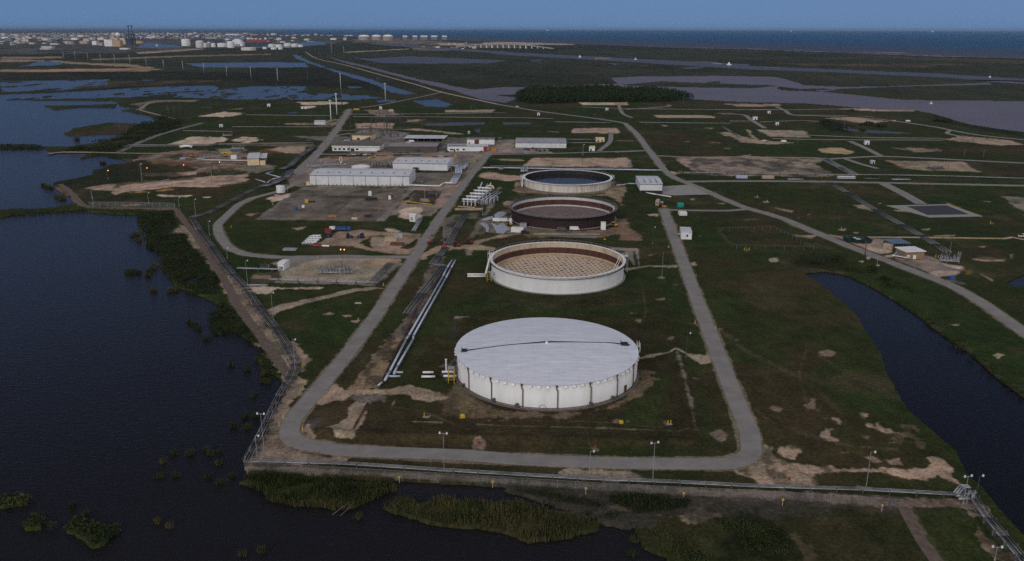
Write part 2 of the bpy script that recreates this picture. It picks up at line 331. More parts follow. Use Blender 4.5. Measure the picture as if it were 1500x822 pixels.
water('T2 215,300 240,298 300,330 410,370 620,425 760,470 905,512 830,516 760,505 690,470 600,440 430,385 330,352 250,325', 0.7, 0.4)
water('T2 390,308 640,365 900,430 1200,488 1370,475 1520,475 T3 200,470 400,463 575,458 850,448 1000,452 1490,470 T4 150,486 430,505 850,545 1500,552 P 1700,160 2400,220 2400,330 1700,240 T4 1500,722 1400,710 1200,680 1000,622 900,602 700,600 500,580 300,565 0,558 T3 1200,552 1030,542 900,535 70,540 0,560 T2 1450,552 1380,562 1250,542 1100,495 900,445 600,365 400,318', 0.8, 0.5)
water('T2 1325,520 1440,515 1520,520 1520,535 1440,532', .5, .4, sub=True)
water('T3 575,425 700,418 1150,414 T4 130,420 200,435 290,465 500,474 800,470 1300,452 1320,462 900,470 500,485 390,500 200,478 100,462 0,466 T3 1150,470 850,462 620,462', 0.8, 0.5)
water('T3 640,463 860,444 1000,450 1490,468 1350,482 800,472', .6, .4, sub=True)
water('T4 150,490 400,483 440,490 250,497', .4, .3, sub=True); water('T3 1100,446 1180,446 1170,453 1110,452', .3, .2, sub=True)
water('T2 640,235 860,245 1060,260 1490,290 T3 0,283 400,305 700,320 1000,335 1330,350 T4 0,360 600,385 1000,400 1500,430 P 1700,130 2400,190 2400,200 1700,140 T4 1490,457 1310,447 1100,425 800,412 400,392 0,380 T3 1300,377 900,352 400,322 0,300 T2 1250,285 900,262 650,242', 0.5, 0.4)
water('T4 -100,285 0,290 500,305 1000,335 1500,350 P 1700,102 1700,108 T4 1500,362 1000,345 600,330 0,300', 0.5, 0.3)
water('T2 510,315 640,320 850,307 1390,330 1290,345 1000,348 700,345', .6, .4)
water('T2 870,548 1010,540 1095,570 1060,585 950,582', .8, .5)
water('T2 500,470 590,470 600,480 540,482', .4, .4); water('T2 670,545 780,542 790,555 690,560', .4, .4)
water('T2 920,675 1100,665 1270,668 1270,680 1100,688 960,688', .5, .4); water('M4 420,143 635,142 635,158 440,160', .5, .4)
water('M4 222,195 262,185 270,212 250,222 230,210', 1.0, .4); water('T2 190,610 255,612 240,620 200,620', .4, .4)
water('T2 1000,470 1010,470 1010,472', .1, .1)
water('B6 78,170 180,164 270,180 370,230 440,270 560,345 640,410 800,520 900,610 1020,700 P 1600,650 1700,760 1700,1000 1540,850 B4 1500,610 1400,500 1300,380 1220,310 1170,200 1040,90 940,0 B6 500,715 440,610 415,520 370,450 300,345 200,255 110,190', 0.7, 0.6)
water('M8 1350,765 1420,730 1500,695 1700,640 1700,800 1500,795 1420,792', .8, .5)
water('M6 100,275 215,270 260,290 400,300 560,308 690,322 600,328 400,322 280,315 200,300', .6, .4)
water('T4 100,0 101,0 101,1', .1, .1)
water('T1 740,262 800,232 980,250 1010,258 870,262', .4, .3); water('T1 1220,205 1340,205 1330,225 1220,218', .3, .2)
water('T2 -30,262 330,225 460,240 330,248 200,262', .3, .3)
water('T3 135,330 195,328 190,335 150,336', .3, .3); water('T3 555,343 630,350 600,356', .3, .3); water('T3 950,370 1090,362 1080,372 1000,378', .3, .3); water('T3 715,355 780,357 780,362', .3, .3)
# shallow, almost still water over mud in front of the dyke
# ---- bare soil, pads and lots
P_ = paint
P_('T1 0,382 500,378 820,372 880,380 800,392 0,395', (0.30,0.20,0.14), 1.0); P_('T1 0,330 140,328 300,332 480,345 700,350 850,372 870,380 820,378 600,360 400,350 260,335 0,340', (0.25,.185,.14), .8)
P_('T1 330,480 590,450 1200,437 1260,442 900,462 500,482', BRN, 1.5, k=.8); P_('T1 0,312 330,310 340,318 0,330', (0.25,.2,.16), .6, k=.8)
P_('T1 730,285 1010,262 1120,268 1000,280 760,295', (0.32,.24,.18), .8); P_('T1 500,322 1060,302 1490,295 1490,300 1000,312 520,330', (0.2,.15,.11), .6, k=.9)
P_('T2 500,285 850,266 860,270 520,289', (.3,.24,.18), .4)
P_('T1 720,570 850,548 1080,548 1060,556 880,560 800,575 790,600 770,595', (.2,.16,.13), 1.2)
P_('T2 250,560 400,557 530,562 500,572 280,573', SAND, 1.2); P_('T2 620,602 760,602 800,628 700,640 640,620', (.24,.18,.15), 1.5); P_('T2 1050,602 1330,602 1310,615 1060,614', (.33,.25,.2), .8, .6)
P_('T3 400,560 660,560 660,576 430,574', SAND, .8, .6); P_('T2 850,655 940,655 900,670 840,668', TANC, 1)
P_('M2 470,100 640,68 800,75 700,108', SAND, 2.2, 1, mott=.3, c2=TANC); P_('M2 660,55 770,40 770,50', TANC, 1, k=.7)
P_('M2 215,308 400,252 640,255 660,270 590,300 520,312', SAND, 2.5, 1, mott=.35, c2=TANC); P_('M2 690,285 760,255 870,262 890,285 800,294', SAND, 2.5, 1, mott=.4, c2=TANC)
P_('M2 600,295 1240,302 1290,305 1290,325 600,312', (.17,.14,.12), 1.5, k=.7)
P_('M2 970,345 1060,322 1235,322 1205,375 1060,362', (.33,.25,.19), 2, 1, mott=.3, c2=TANC); P_('M2 780,350 960,345 1050,365 980,378 820,382', RED, 2.5, k=.6)
P_('M2 1030,152 1170,150 1300,150 1460,125 1480,145 1450,170 1200,165', TANC, 2, mott=.5, c2=BRN); P_('M2 1210,30 1290,25 1310,35 1250,45', SAND, 1)
P_('M2 0,385 200,365 330,355 560,350 700,330 820,340 830,400 1000,480 820,525 520,525 400,470 150,440 0,420', (.17,.115,.09), 4, 1.5, mott=.55, c2=(.22,.19,.165), seed=13)
P_('M2 180,430 420,440 500,460 480,475 300,462 120,450', RED, 3, k=.8); P_('M2 600,340 700,330 820,345 740,400 640,410 560,400', (.25,.22,.19), 3, mott=.5, c2=GREY)
P_('M2 200,400 300,380 350,400 300,420', SCRUB, 3, k=.7); P_('M2 500,530 560,490 720,490 830,505 800,528', GRN, 2.5, k=.8)
P_('M2 60,520 400,512 420,525 250,540 100,535', SAND, 2, k=.75); P_('M2 520,440 700,450 820,470 800,500 600,480', TANC, 3, mott=.6, c2=BRN)
P_('M2 760,465 930,475 1000,490 870,520 800,500', GREY, 1.5); P_('L1 95,130 230,100 400,88 800,62 1310,22 1330,80 1100,118 800,118 480,150 330,182 300,150 180,140', (.36,.275,.225), 2, 1, mott=.3, c2=(.26,.2,.16))
P_('L1 330,160 600,150 760,128 760,140 520,162', (.40,.24,.09), 2, k=.7); P_('L1 360,100 500,92 500,112 420,118', (.36,.24,.13), 2, k=.6); P_('L1 1020,65 1120,60 1120,78 1040,80', (.36,.22,.12), 2, k=.8)
P_('L1 550,20 900,10 900,25 700,40 580,40', TANC, 2, k=.8); P_('L1 0,130 100,150 300,155 330,185 480,200 700,215 700,240 480,262 180,262 60,200', (.045,.035,.024), 4, 2, k=.8)
P_('L1 160,150 300,150 320,185 230,190 160,180', GRN, 3, k=.7); P_('L1 660,178 890,180 860,192 700,195', SAND, 1.5); P_('L1 980,190 1050,188 1045,198 990,200', SAND, 1); P_('L1 370,250 540,243 540,250 400,262', TANC, 1)
P_('L1 700,455 760,445 800,420 860,440 800,480 720,490', TANC, 2); P_('L1 1285,318 1370,312 1330,335', TANC, 1.5)
# main station yard
P_('M3 -60,500 60,480 160,400 280,382 380,395 900,385 960,380 1420,375 1390,420 1290,560 1130,730 1000,830 700,820 880,650 860,620 -40,610', (.25,.195,.16), 2, 1, mott=.45, c2=(.16,.14,.13), seed=19, lx=14)
P_('M3 180,385 520,375 560,395 250,400 150,420', GRN, 2, k=.85); P_('M3 880,640 1090,650 1020,745 830,740', (.02,.022,.012), 2, k=.9); P_('M3 930,700 1000,700 990,725 910,722', TANC, 2)
P_('M3 880,520 1120,490 1160,560 1080,600 900,590', GREY, 3, k=.8, mott=.4, c2=(.11,.1,.095)); P_('M3 130,430 700,425 720,500 480,510 150,480', (.17,.15,.14), 3, k=.7)
P_('M3 1190,580 1250,580 1240,620 1190,620', (.42,.24,.13), 2, k=.7)
P_('L2 340,345 480,268 1280,275 1050,517 760,515 130,505', (.165,.135,.12), 1.2, .7, mott=.45, c2=(.12,.098,.088), seed=27, lx=10)
P_('L2 1250,278 1290,278 1060,517 1000,517', (.19,.175,.165), .8, .6, k=.9); P_('L2 340,345 560,360 300,505 130,505', (.15,.14,.133), .8, .6, k=.9, mott=.5, c2=(.09,.08,.075), lx=4)
P_('L2 480,268 380,320 700,322 780,300', (.2,.165,.145), 2, k=.6); P_('L2 600,330 960,335 960,352 620,350', (.05,.045,.04), 2, k=.75); P_('L2 770,430 1020,432 1000,450 860,452', (.06,.052,.046), 2.5, k=.8); P_('L2 430,290 640,300 600,320 400,315', (.07,.065,.06), 2, k=.7)
P_('L2 790,375 810,378 690,475 680,470', (.07,.06,.055), .8, .6, k=.6); P_('L2 940,395 1020,400 1000,415 930,412', (.1,.065,.05), 2, k=.6); P_('L2 300,400 420,400 380,490 270,480', (.11,.08,.065), 3, k=.6)
P_('L2 180,355 260,325 380,320 380,340 240,380', SAND, 2); P_('L2 390,570 480,560 460,580 420,582', TANC, 1.5); P_('L2 35,470 130,460 90,485', TANC, 1.5)
P_('L2 1180,440 1230,420 1330,420 1330,480 1290,520 1230,500 1170,490', SAND, 2, k=.9); P_('L2 1060,575 1140,572 1180,595 1100,600', SAND, 2)
P_('L3 570,130 650,90 720,45 900,35 1200,58 1330,60 1330,150 1230,215 1010,200 840,155 700,150', (.30,.22,.165), 2, mott=.3, c2=(.2,.15,.11)); P_('L3 880,130 950,80 1080,70 1120,90 970,120 970,170', (.024,.027,.011), 2.5); P_('L3 1190,170 1280,110 1310,90 1300,150 1240,178', (.024,.027,.011), 2.5)
P_('L3 960,85 1060,82 1060,160 960,150', (.33,.25,.2), 2); P_('L3 1050,70 1230,60 1210,110 1080,115', (.36,.26,.17), 2, k=.6)
P_('L3 940,85 970,85 1200,178 1150,190 850,140 870,120', (.3,.22,.165), 1.5, k=.0)
P_('L3 400,228 560,222 1190,250 1180,290 1090,285 960,425 1000,440 220,415 310,310 250,280', (.32,.26,.215), 1.8, mott=.35, c2=(.23,.185,.15)); P_('L3 1020,225 1180,250 1150,285 960,300 960,250', (.36,.25,.165), 2, k=.6)
P_('L3 400,320 560,305 820,290 870,330 800,370 560,375 420,375', (.25,.18,.13), 3, k=.5, mott=.4, c2=TANC); P_('L3 80,350 300,340 310,380 240,420 80,430', (.075,.058,.045), 2.5); P_('L3 90,365 230,365 240,390 100,395', TANC, 2, k=.8)
P_('L3 30,440 250,455 620,452 600,470 280,465 200,505 120,500 80,490', SAND, 2, mott=.3, c2=TANC); P_('L3 940,420 1080,290 1180,270 1160,300 1010,430', GREY, 1.5, mott=.5, c2=(.1,.09,.085))
P_('L3 200,620 310,580 500,540 850,462 1000,450 1050,462 860,480 520,565 300,625 260,660 220,650', (.29,.23,.185), 1.2, mott=.3, c2=TANC); P_('L3 850,562 890,562 890,572 850,572', SAND, .6); P_('L3 600,650 660,635 700,650 620,658', TANC, 1.5); P_('L3 760,658 830,656 820,668 780,668', TANC, 1); P_('L3 810,700 880,690 860,710', TANC, 1)
# levee road side and pipe corridor
P_('L8 180,90 260,110 320,220 440,330 560,470 640,590 740,690 800,715 780,770 720,815 690,790 560,600 430,430 330,300 240,170 160,30 200,20', (.24,.19,.15), 2.5, 1.2, mott=.5, c2=(.14,.11,.09), seed=31)
P_('L8 520,380 600,375 620,400 560,415', SAND, 1.5); P_('L1 -120,110 0,130 20,150 130,260 400,266 780,275 800,290 400,280 120,275 0,200', (.13,.1,.08), 1.5)
P_('L7 60,0 410,0 495,130 430,215 480,268 350,430 315,560 330,640 410,700 500,725 755,735 740,778 110,770 115,740 350,290 300,180 150,50', (.25,.195,.155), 2.5, 1.2, mott=.45, c2=(.15,.125,.1), seed=33)
P_('L7 360,600 500,660 620,690 620,740 400,740 300,690 240,620', (.10,.075,.055), 3, k=.6, mott=.6, c2=(.24,.19,.15)); P_('L7 100,0 370,0 300,120 240,110', (.07,.075,.05), 3, k=.7)
# twin-pipe corridor beside the western road
P_('L7 975,-30 1075,-30 930,290 760,310 740,300 870,130', (.24,.17,.115), 2, 1, mott=.6, c2=(.09,.068,.052), seed=35, lx=5)
P_('L3 1330,395 1490,150 1520,180 1360,640 1200,830 1100,815 1230,660 1300,470', (.16,.13,.11), 2, 1, mott=.5, c2=(.075,.065,.06), seed=36, lx=6)
P_('L4 230,500 330,470 400,470 500,450 530,500 330,500 380,490 300,690 250,680', (.15,.13,.115), 2, mott=.5, c2=(.07,.06,.055)); P_('L4 430,640 520,500 600,360 640,270 670,262 560,500 480,640', (.19,.165,.145), 1.5, k=.8, mott=.4, c2=(.1,.09,.08))
P_('L4 60,770 200,700 460,690 620,710 620,730 420,715 250,740 120,775 60,800', (.3,.225,.165), 1.5); P_('L4 450,690 480,660 700,620 850,600 850,615 600,650 480,690', (.27,.205,.155), 1.2)
P_('L4 700,370 760,370 760,400 700,400', TANC, 2); P_('L4 60,790 120,770 130,795 90,800', TANC, 1)
P_('L4 510,170 580,160 700,180 850,190 840,215 700,225 560,210 500,190', (.33,.25,.19), 1.8); P_('L4 340,425 530,425 530,440 340,440', (.36,.27,.2), .8)
P_('L4 760,255 780,230 850,225 1470,230 1560,290 1550,400 1450,330 1300,330 1150,335 800,310 760,290', (.26,.195,.145), 2.5, mott=.4, c2=(.16,.12,.09)); P_('L4 850,300 1000,318 1200,322 1430,308 1430,320 1200,345 900,330', (.06,.062,.03), 2, k=.8)
P_('L4 780,310 880,310 760,370 740,420 720,520 680,560 560,600 480,650 500,560 560,480 700,430', (.12,.09,.07), 4, k=.6, mott=.5, c2=(.05,.05,.025)); P_('L4 500,520 700,470 760,560 830,600 700,610 560,600', (.17,.14,.12), 2, k=.8, mott=.4, c2=TANC)
P_('L4 750,545 900,570 1150,590 1400,580 1490,560 1600,540 1600,600 1400,640 880,640 760,600', (.17,.125,.092), 2.5, mott=.5, c2=(.10,.068,.048))
P_('L5 1060,0 1190,0 1200,60 1300,120 1300,165 1150,160 1100,100', (.17,.12,.085), 3, mott=.5, c2=(.09,.055,.035)); P_('L5 470,125 700,130 980,130 960,140 700,142', (.2,.2,.215), 1); P_('L5 510,108 990,112 990,118 510,116', (.33,.31,.29), .5)
P_('L5 1060,210 1270,220 1285,355 1270,360 1250,240 1070,225', (.25,.22,.2), .8); P_('L5 1160,230 1230,240 1250,350 1230,330', (.26,.22,.19), 1, k=.8)
P_('L5 1160,365 1350,340 1490,348 1490,358 1360,350 1180,382', (.28,.235,.19), .8); P_('L5 15,235 60,225 40,270', TANC, 2, k=.8); P_('L5 0,225 70,215 200,222 200,232 60,228', (.28,.21,.16), 1)
for s_ in ('L5 1420,590 1460,582 1455,598', 'L5 1225,695 1255,690 1250,702', 'L5 1410,430 1440,420 1475,430 1460,442 1425,440', 'L5 1320,268 1390,260 1370,272', 'L5 1290,100 1330,102 1310,110'): P_(s_, TANC, 1.5)
# the grass round the covered tank: browner inside its bund
P_('P 668,470 700,440 950,420 985,440 1020,560 1045,640 1000,660 480,640 520,600 640,600 660,560', (.033,.025,.014), 6, 4, k=.6)
P_('L5 -60,560 300,600 700,650 1000,660 1300,600 1330,690 900,705 300,700 -60,700', (.024,.037,.011), 6, 3, k=.75); P_('P 985,440 1000,480 1030,560 1055,640 1035,655 1015,560 985,470', (.024,.037,.011), 6, 3, k=.7); P_('P 560,640 700,655 950,662 1020,655 1000,645 760,640 600,628', (.050,.038,.020), 5, 3, k=.5)
P_('P 640,400 660,430 640,480 600,540 585,560 600,500 625,440', (.026,.040,.012), 6, 3, k=.7); P_('P 930,560 975,540 985,600 960,630 900,625', (.025,.038,.011), 6, 3, k=.7); P_('L6 -10,690 130,560 160,590 300,700 560,770 900,765 1200,730 1380,600 1400,480 1490,490 1480,560 1400,640 1250,720 900,810 500,810 200,780 60,760', (.15,.11,.078), 4, 2, k=.75, mott=.5, c2=(.07,.055,.035))
P_('L6 20,640 60,620 70,660 20,690', TANC, 2); P_('L6 60,720 200,700 420,770 430,820 200,800 60,770', (.16,.115,.075), 4, k=.8, mott=.5, c2=(.08,.06,.04)); P_('L6 0,455 130,385 140,440 60,470 150,540 60,560', (.14,.115,.1), 3, k=.85)
P_('L6 120,118 240,125 240,130 130,135', (.15,.15,.15), 1); P_('L6 110,180 130,180 105,260 90,250', (.03,.03,.03), 1.5, k=.8)
P_('L7 640,255 700,312 900,302 1080,288 1200,300 1340,320 1360,355 1250,388 1120,352 900,340 750,350 560,412 530,400 560,330', (.31,.235,.18), 2, mott=.35, c2=(.29,.22,.17)); P_('L7 760,340 900,335 990,340 960,385 860,390 740,370', (.13,.12,.112), 2, mott=.5, c2=(.2,.165,.14))
P_('L7 740,420 780,390 885,385 755,620 670,600 600,545 700,520', (.25,.2,.15), 2.5, 1, mott=.35, c2=(.16,.13,.1)); P_('L7 470,500 560,475 590,475 510,555 480,530', (.065,.06,.06), 1.5); P_('L7 440,560 470,530 500,560 550,640 500,620', TANC, 2, k=.9)
P_('L7 1010,440 1050,350 1040,350 1000,435', TANC, 1, k=.6); P_('L7 1090,503 1330,512 1330,518 1090,509', (.16,.14,.11), .8, k=.8); P_('L7 1190,478 1250,475 1240,486', (.2,.16,.13), 1)
P_('B3 0,78 180,88 600,95 1180,118 1180,122 600,100 0,84', (.15,.13,.1), .8, k=.6); P_('B5 330,430 345,430 420,700 440,820 425,820 400,690 360,520', (.2,.17,.135), 1.5, k=.7, mott=.4, c2=(.06,.05,.03))
P_('B5 128,458 330,418 400,435 520,450 535,488 470,490 430,470 370,442 330,430 128,472', (.3,.245,.195), 1, mott=.2, c2=TANC); 
for s_ in ('B5 285,360 310,345 335,360 310,370', 'B5 235,142 270,138 270,148', 'B5 282,142 315,142 310,150', 'B5 312,62 340,60 335,66', 'B5 90,218 120,220 110,226', 'B5 115,268 150,264 145,274', 'B5 400,270 455,262 450,280 410,278', 'B5 545,300 580,300 570,310', 'B5 350,340 385,338 375,348', 'B5 430,570 470,566 490,578 450,584',
           'B5 640,362 655,362 650,368', 'B5 1100,432 1160,418 1215,432 1180,452 1130,448', 'B5 830,740 860,715 900,735 890,755', 'B5 1040,720 1080,680 1090,750 1060,735', 'B5 1115,775 1150,790 1130,792', 'B5 1190,785 1225,790 1220,815 1195,808', 'B5 1350,765 1380,780 1360,788', 'B5 1370,815 1440,805 1460,830 1380,830',
           'B3 735,60 780,48 810,65 780,82 740,76', 'B3 995,72 1030,55 1070,75 1040,95', 'B3 600,205 635,190 670,212 660,232 610,225', 'B3 1270,125 1310,110 1340,135 1320,165', 'B3 -30,195 10,170 35,185 30,208 -20,210', 'B2 1270,200 1295,172 1330,185 1320,208'): P_(s_, (.16,.12,.10), 2.0, mott=.42, c2=(.07,.055,.04))
P_('B4 305,205 330,178 380,175 405,205 380,240 330,232', (.30,.225,.17), 3, mott=.42, c2=(.1,.08,.05)); P_('B4 735,70 780,58 860,95 920,150 915,180 860,165 830,140 870,130 800,112 750,90', (.31,.24,.18), 3.5, mott=.5, c2=(.07,.055,.035))
P_('B4 515,130 530,95 550,95 545,130 580,150 550,155', TANC, 1.5); P_('B4 570,45 600,40 605,75 590,70', (.3,.23,.18), 1.5); P_('B4 715,30 735,20 740,40', TANC, 1); P_('B4 720,235 780,232 800,255 760,262', TANC, 2, k=.7); P_('B4 820,245 890,240 900,270 850,268', TANC, 2, k=.8); P_('B4 590,205 640,208 620,216', TANC, 1.5, k=.6)
P_('B4 880,60 950,70 1040,180 1020,200 950,160', (.12,.085,.06), 4, k=.6); P_('B4 700,120 750,130 750,160', TANC, 2, k=.5)
P_('B4 90,295 225,215 230,165 265,180 290,230 340,262 600,288 1020,290 1050,265 1025,235 1060,222 1130,245 1195,350 1190,368 1080,328 980,335 900,318 640,305 440,305 480,355 460,375 220,365 180,325', (.31,.235,.175), 3, mott=.45, c2=(.12,.095,.07), lx=5); P_('B4 650,385 690,372 760,380 760,395 650,395', TANC, 2, k=.8)
P_('B2 60,300 300,312 600,330 1480,372 B3 700,405 1480,440 B4 700,415 1170,438 1300,470 1300,500 1170,475 900,480 960,500 700,490 0,430 B3 1000,460 0,390 B2 700,360 0,330', (.15,.12,.098), 2, 1, mott=.5, c2=(.08,.062,.05), seed=41, lx=4)
P_('B3 430,345 520,318 800,330 880,370 700,385 500,370', (.24,.195,.16), 3, mott=.4, c2=(.13,.11,.09)); P_('B2 1060,320 1250,325 1290,345 1080,338', (.22,.2,.18), 2, k=.8); P_('B4 900,470 950,470 1110,740 1060,740', (.16,.125,.1), 1.5, k=.9)
P_('B3 0,395 1480,480 B4 900,485 1320,510 600,520 0,560 B3 1100,600 860,660 600,600 400,520 0,440', (.048,.042,.039), 5, 2.5, k=.85, mott=.5, c2=(.032,.03,.022), seed=43)
P_('B3 990,565 1150,545 1250,520 1330,580 1200,620 1050,610', (.22,.165,.12), 5, 2, mott=.5, c2=(.08,.065,.05)); P_('B3 700,515 830,515 830,550 720,535', (.12,.09,.07), 3, k=.7); P_('B4 0,560 200,500 360,600 470,760 0,760', DRK, 8, 4, k=.8)
P_('B4 370,480 700,480 920,520 1050,760 460,760 380,640', (.038,.031,.017), 8, 4, k=.7, mott=.5, c2=(.022,.028,.010), seed=47); P_('B4 380,580 420,640 500,740 440,740 360,620', (.1,.075,.05), 4, 2, k=.6)
P_('B4 1000,500 1180,480 1250,560 1400,740 1110,740 990,560', (.027,.035,.010), 4, 2, k=.8); P_('B4 1210,480 1250,500 1330,640 1500,760 1420,760 1290,640 1250,540', (.18,.14,.11), 3, k=.9, mott=.4, c2=BRN); P_('B4 1270,450 1310,470 1330,530 1300,520', TANC, 2); P_('B4 1350,565 1410,600 1400,620', TANC, 2)
# north and east fields
P_('M4 380,272 520,272 520,330 760,340 770,368 380,372 -50,375 -60,360 360,340', (.2,.185,.175), 1.5, mott=.35, c2=(.15,.14,.135)); P_('M4 430,300 510,290 510,340 440,360', (.3,.23,.18), 2, k=.8)
P_('M4 590,466 620,430 660,405 1340,407 1350,470', (.37,.275,.22), 1.5, mott=.3, c2=(.28,.2,.155)); P_('M4 940,190 1260,186 1278,226 940,224', (.35,.265,.21), 1, mott=.25, c2=TANC); P_('M4 340,410 560,415 600,430 430,425', TANC, 1)
P_('M3 455,155 620,148 735,152 730,190 460,190', (.35,.25,.2), 1, mott=.25, c2=TANC); P_('M3 420,230 500,200 760,210 830,225 780,262 560,280 380,290', (.2,.18,.165), 1.5, mott=.4, c2=(.13,.12,.11)); P_('M3 0,245 800,255 1480,262 1480,380 160,380 300,350 280,300', (.17,.155,.148), 1.5, k=.85, mott=.35, c2=(.12,.11,.105))
P_('M3 230,345 420,350 430,375 200,378', GRN, 1.5, k=.9); P_('M3 1350,420 1500,425 1500,475 1360,480', GRN, 2, k=.8); P_('M3 800,195 920,192 1230,228 1220,235 1000,212 800,200', (.3,.24,.19), .6)
P_('M4 0,220 150,228 150,235 0,228', (.3,.24,.19), .6)
P_('M5 285,192 690,195 735,205 730,214 300,210', (.36,.27,.21), 1, .6, mott=.2, c2=TANC); P_('M5 815,112 1200,112 1235,130 900,130', (.33,.25,.2), 1.2, .6, mott=.35, c2=TANC); P_('M5 760,320 850,320 940,350 1050,375 1310,395 1170,405 900,392 870,362', (.3,.23,.18), 1.5, mott=.35, c2=TANC)
P_('M5 1050,300 1100,298 1390,310 1435,355 1130,350', (.33,.26,.215), 1.5, mott=.35, c2=TANC); P_('M5 970,292 1000,330 1060,375 1000,360', (.28,.22,.17), 1); P_('M5 340,265 390,268 370,274', TANC, 1); P_('M5 630,284 720,286 710,291', TANC, 1); P_('M5 770,432 850,432 850,438', TANC, 1); P_('M5 680,392 780,390 770,400', TANC, 1, k=.6); P_('M5 920,485 1000,482 980,495', TANC, 1)
P_('M5 430,500 1000,492 1500,508 M6 0,560 140,635 0,640 M5 1500,645 800,635 400,615 600,612', (.27,.215,.18), 2, mott=.62, c2=(.10,.085,.078), seed=53, lx=12); P_('M5 0,512 110,512 130,575 0,578', (.35,.26,.2), 1.5); P_('M5 380,600 500,612 500,625 420,628', SAND, 1.5); P_('M5 0,100 90,98 100,120 0,120', (.34,.26,.2), 1)
P_('M5 500,385 550,384 540,390', TANC, .8); P_('M5 0,680 70,700 70,820 0,820', (.22,.165,.125), 2, mott=.4, c2=BRN)
P_('M6 150,150 230,140 350,146 600,150 690,150 700,165 400,163', (.36,.28,.22), 1.2, .6, mott=.2, c2=TANC); P_('M6 40,215 250,208 510,240 330,248 270,245', (.36,.27,.21), 1.2, .6, mott=.2, c2=TANC); P_('M6 0,435 160,432 265,465 200,480 0,465', (.38,.27,.18), 1.2, .6)
P_('M6 910,372 1040,343 1400,378 1490,410 1280,414', (.34,.265,.21), 1.2, .6, mott=.25, c2=TANC); P_('M6 640,430 870,438 915,458 690,464', (.22,.175,.14), 1.5, mott=.35, c2=(.06,.05,.03)); P_('M6 480,524 1040,535 1175,607 830,600 620,582', (.30,.225,.18), 1.2, mott=.35, c2=(.2,.155,.13)); P_('M6 1320,785 1500,788 1560,800 1560,850 1400,820', (.2,.17,.15), 2)
P_('M6 530,430 640,440 640,446 540,436', TANC, .8, k=.7); P_('M6 1240,575 1500,560 1500,620 1300,600', (.035,.025,.015), 4, k=.8)
P_('M7 210,10 230,90 350,110 250,120 150,110', (.3,.23,.18), 2, k=.0); P_('M7 920,368 1060,395 1050,408 960,385', TANC, .8, k=.8); P_('M7 690,455 800,445 830,455 720,462', (.1,.09,.06), 1.5, k=.8); P_('M7 1040,565 1160,575 1180,592 1080,580', TANC, 1.5, k=.7); P_('M7 1310,572 1500,590 1500,620 1440,610', (.3,.235,.185), 1)
for s_ in ('M7 350,578 375,572 400,578 375,584','M7 1080,445 1110,445 1100,452','M7 1380,528 1440,526 1430,538','M7 840,330 870,318 880,332','M7 780,292 810,290 800,297','M7 300,308 330,305 320,314','M7 1150,575 1235,568 1190,585','M7 500,338 560,338 550,344','M7 890,740 930,735 940,760 900,765','M7 1150,418 1180,418 1170,424','M7 300,770 340,765 350,795 310,790','M7 0,420 70,415 70,435 0,430','M7 0,790 150,790 210,785 215,812 150,808 0,800',
           'M8 245,200 330,200 410,240 390,248 300,225','M8 550,238 660,240 660,250 580,248','M8 430,188 460,186 450,196','M8 130,380 185,380 170,388','M8 720,378 810,370 810,388 730,386','M8 1190,172 1260,175 1250,184','M8 1290,292 1360,292 1350,300','M8 1240,335 1270,335 1260,342','M8 1160,502 1215,502 1200,516','M8 820,422 1000,420 980,432 840,430', 'M8 250,400 280,402 270,408'): P_(s_, (.28,.22,.175), 1.2, .7)
P_('M8 1320,135 1450,138 1600,150 1600,300 1450,210', (.2,.17,.155), 3, mott=.5, c2=(.1,.09,.08)); P_('M8 1100,595 1250,580 1330,600 1390,590 1400,560 1410,590 1350,610 1200,612', (.3,.235,.19), 2.5, mott=.3, c2=(.1,.08,.05)); P_('M8 1020,500 1300,520 1380,560 1300,600 1080,590', (.038,.029,.018), 5, k=.8)
P_('M8 60,418 200,430 370,440 520,462 520,540 450,560 330,515 200,462', (.28,.225,.18), 1.2, mott=.3, c2=GREY); P_('M8 300,505 340,500 520,540 500,555 420,550', (.36,.29,.235), 1); P_('M8 470,572 540,562 560,585 490,582', (.38,.31,.25), 1); P_('M8 270,490 420,560 420,600 330,570', (.3,.24,.19), 1, k=.0)
P_('M8 450,560 560,600 760,560 850,590 930,640 1040,650 1060,665 1030,700 1000,715 850,730 780,690', (.2,.18,.165), 1.2, mott=.3, c2=(.26,.215,.175)); P_('M8 770,685 830,680 1020,682 1030,700 900,722 860,730', (.38,.29,.23), 1.2); P_('M8 720,610 870,620 860,650 760,655', (.25,.21,.175), 1.5); P_('M8 900,630 1060,650 1030,668 930,650', SAND, 1.5)
for s_ in ('M8 285,610 320,608 315,622','M8 390,645 435,638 440,652','M8 340,580 370,578 370,600 345,598'): P_(s_, (.38,.33,.29), .8, .6)
P_('M8 1180,705 1270,745 1265,752 1180,712', (.2,.17,.145), .8); P_('M8 930,740 1080,770 1060,785 960,765', (.2,.17,.14), 1.5, k=.5); P_('B6 700,395 745,392 740,402', TANC, 1); P_('B6 885,525 905,515 935,525 910,540', TANC, 1); P_('B6 835,178 890,205 885,210 840,185', TANC, .8)
P_('B6 0,130 80,150 250,170 440,270 700,440 900,600 1000,680 1020,700 900,620 640,420 500,320 300,200 150,165', (.06,.045,.03), 4, 2, k=.7)
P_('M8 940,185 1190,280 1180,290 930,192', (.36,.24,.03), 1.0, .7, k=.6); P_('M8 760,436 1370,440 1370,448 760,446', (.36,.25,.03), 1.0, .7, k=.45); P_('M8 1060,670 1130,680 1110,720 1070,710', (.3,.2,.03), 3, 2, k=.35); P_('M8 1440,360 1500,360 1500,375', (.36,.25,.03), 2, k=.5)
P_('T3 740,560 760,555 800,556', TANC, 1, k=.0)
